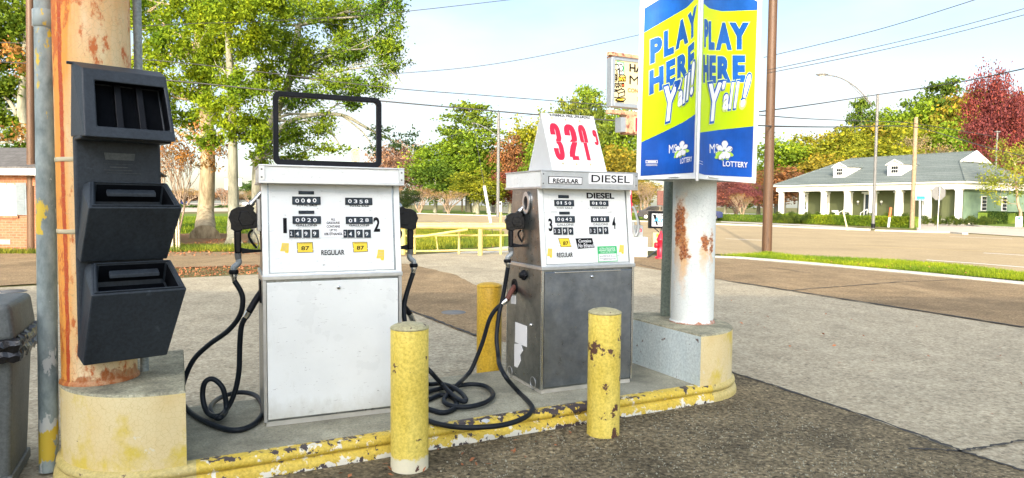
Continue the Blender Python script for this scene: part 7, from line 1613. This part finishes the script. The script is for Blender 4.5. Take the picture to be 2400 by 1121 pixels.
# ================================================================== LIGHT, SKY, CAMERA
sun = bpy.data.lights.new('sun', 'SUN'); sun.energy = 2.4; sun.angle = math.radians(.5); sun.color = (1, .89, .72); so = bpy.data.objects.new('sun', sun); COL.objects.link(so)
ld = Vector((SA.x*math.cos(math.radians(SE)), SA.y*math.cos(math.radians(SE)), -math.sin(math.radians(SE)))); so.rotation_euler = ld.to_track_quat('-Z', 'Y').to_euler(); so.location = (0, -20, 20)
w = bpy.data.worlds.new('World'); SC.world = w; w.use_nodes = True; t = w.node_tree; bg = t.nodes['Background']; sky = t.nodes.new('ShaderNodeTexSky'); sky.sky_type = 'NISHITA'; sky.sun_disc = False
sky.sun_elevation = math.radians(SE); sky.sun_rotation = math.atan2(-SA.x, -SA.y); sky.air_density = 1.0; sky.dust_density = 1.5; sky.ozone_density = 1.0
tc = t.nodes.new('ShaderNodeTexCoord'); mp = t.nodes.new('ShaderNodeMapping'); mp.inputs['Scale'].default_value = (1, 1, 3.2); t.links.new(tc.outputs['Generated'], mp.inputs[0])
nz = t.nodes.new('ShaderNodeTexNoise'); nz.inputs['Scale'].default_value = 1.9; nz.inputs['Detail'].default_value = 7; nz.inputs['Roughness'].default_value = .5; t.links.new(mp.outputs[0], nz.inputs['Vector'])
rp = t.nodes.new('ShaderNodeValToRGB'); rp.color_ramp.elements[0].position = .40; rp.color_ramp.elements[0].color = (.04,.04,.04,1); rp.color_ramp.elements[1].position = .64; rp.color_ramp.elements[1].color = (.8,.8,.8,1); t.links.new(nz.outputs['Fac'], rp.inputs[0])
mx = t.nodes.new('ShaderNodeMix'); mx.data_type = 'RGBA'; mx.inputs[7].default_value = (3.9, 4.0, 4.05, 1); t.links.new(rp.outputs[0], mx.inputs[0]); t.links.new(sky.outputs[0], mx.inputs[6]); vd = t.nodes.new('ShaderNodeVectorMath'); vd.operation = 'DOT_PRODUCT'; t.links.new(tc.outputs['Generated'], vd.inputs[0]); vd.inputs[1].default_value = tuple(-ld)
def _m(op, a, b):
    q = t.nodes.new('ShaderNodeMath'); q.operation = op
    for i, v in enumerate((a, b)):
        if isinstance(v, bpy.types.NodeSocket): t.links.new(v, q.inputs[i])
        else: q.inputs[i].default_value = v
    return q.outputs[0]
gl = _m('ADD', 1.0, _m('MULTIPLY', 3.6, _m('POWER', _m('MAXIMUM', vd.outputs['Value'], 0.0), 3.5)))      # glow added to the sky round the sun, lighting the shaded pump fronts
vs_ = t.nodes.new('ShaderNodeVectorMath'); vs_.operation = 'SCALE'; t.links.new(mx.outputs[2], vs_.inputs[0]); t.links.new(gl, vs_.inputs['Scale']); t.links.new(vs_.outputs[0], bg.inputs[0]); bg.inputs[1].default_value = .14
cam = bpy.data.cameras.new('camera'); cam.sensor_width = 36; cam.lens = 36*FPX/2400; cam.clip_end = 3000; cam.clip_start = .05; co = bpy.data.objects.new('camera', cam); COL.objects.link(co)
X_, U_, Fw = Vector((1,0,0)), Vector((0, sp, cp)), Vector((0, cp, -sp)); Rt = X_*cr+U_*sr; Up = U_*cr-X_*sr
co.matrix_world = Matrix(((Rt.x, Up.x, -Fw.x, 0), (Rt.y, Up.y, -Fw.y, 0), (Rt.z, Up.z, -Fw.z, CH), (0, 0, 0, 1))); SC.camera = co
SC.view_settings.view_transform = 'Standard'; SC.view_settings.look = 'None'; SC.view_settings.exposure = 1.0; SC.view_settings.gamma = 1.0
SC.cycles.max_bounces = 6; SC.cycles.transparent_max_bounces = 8
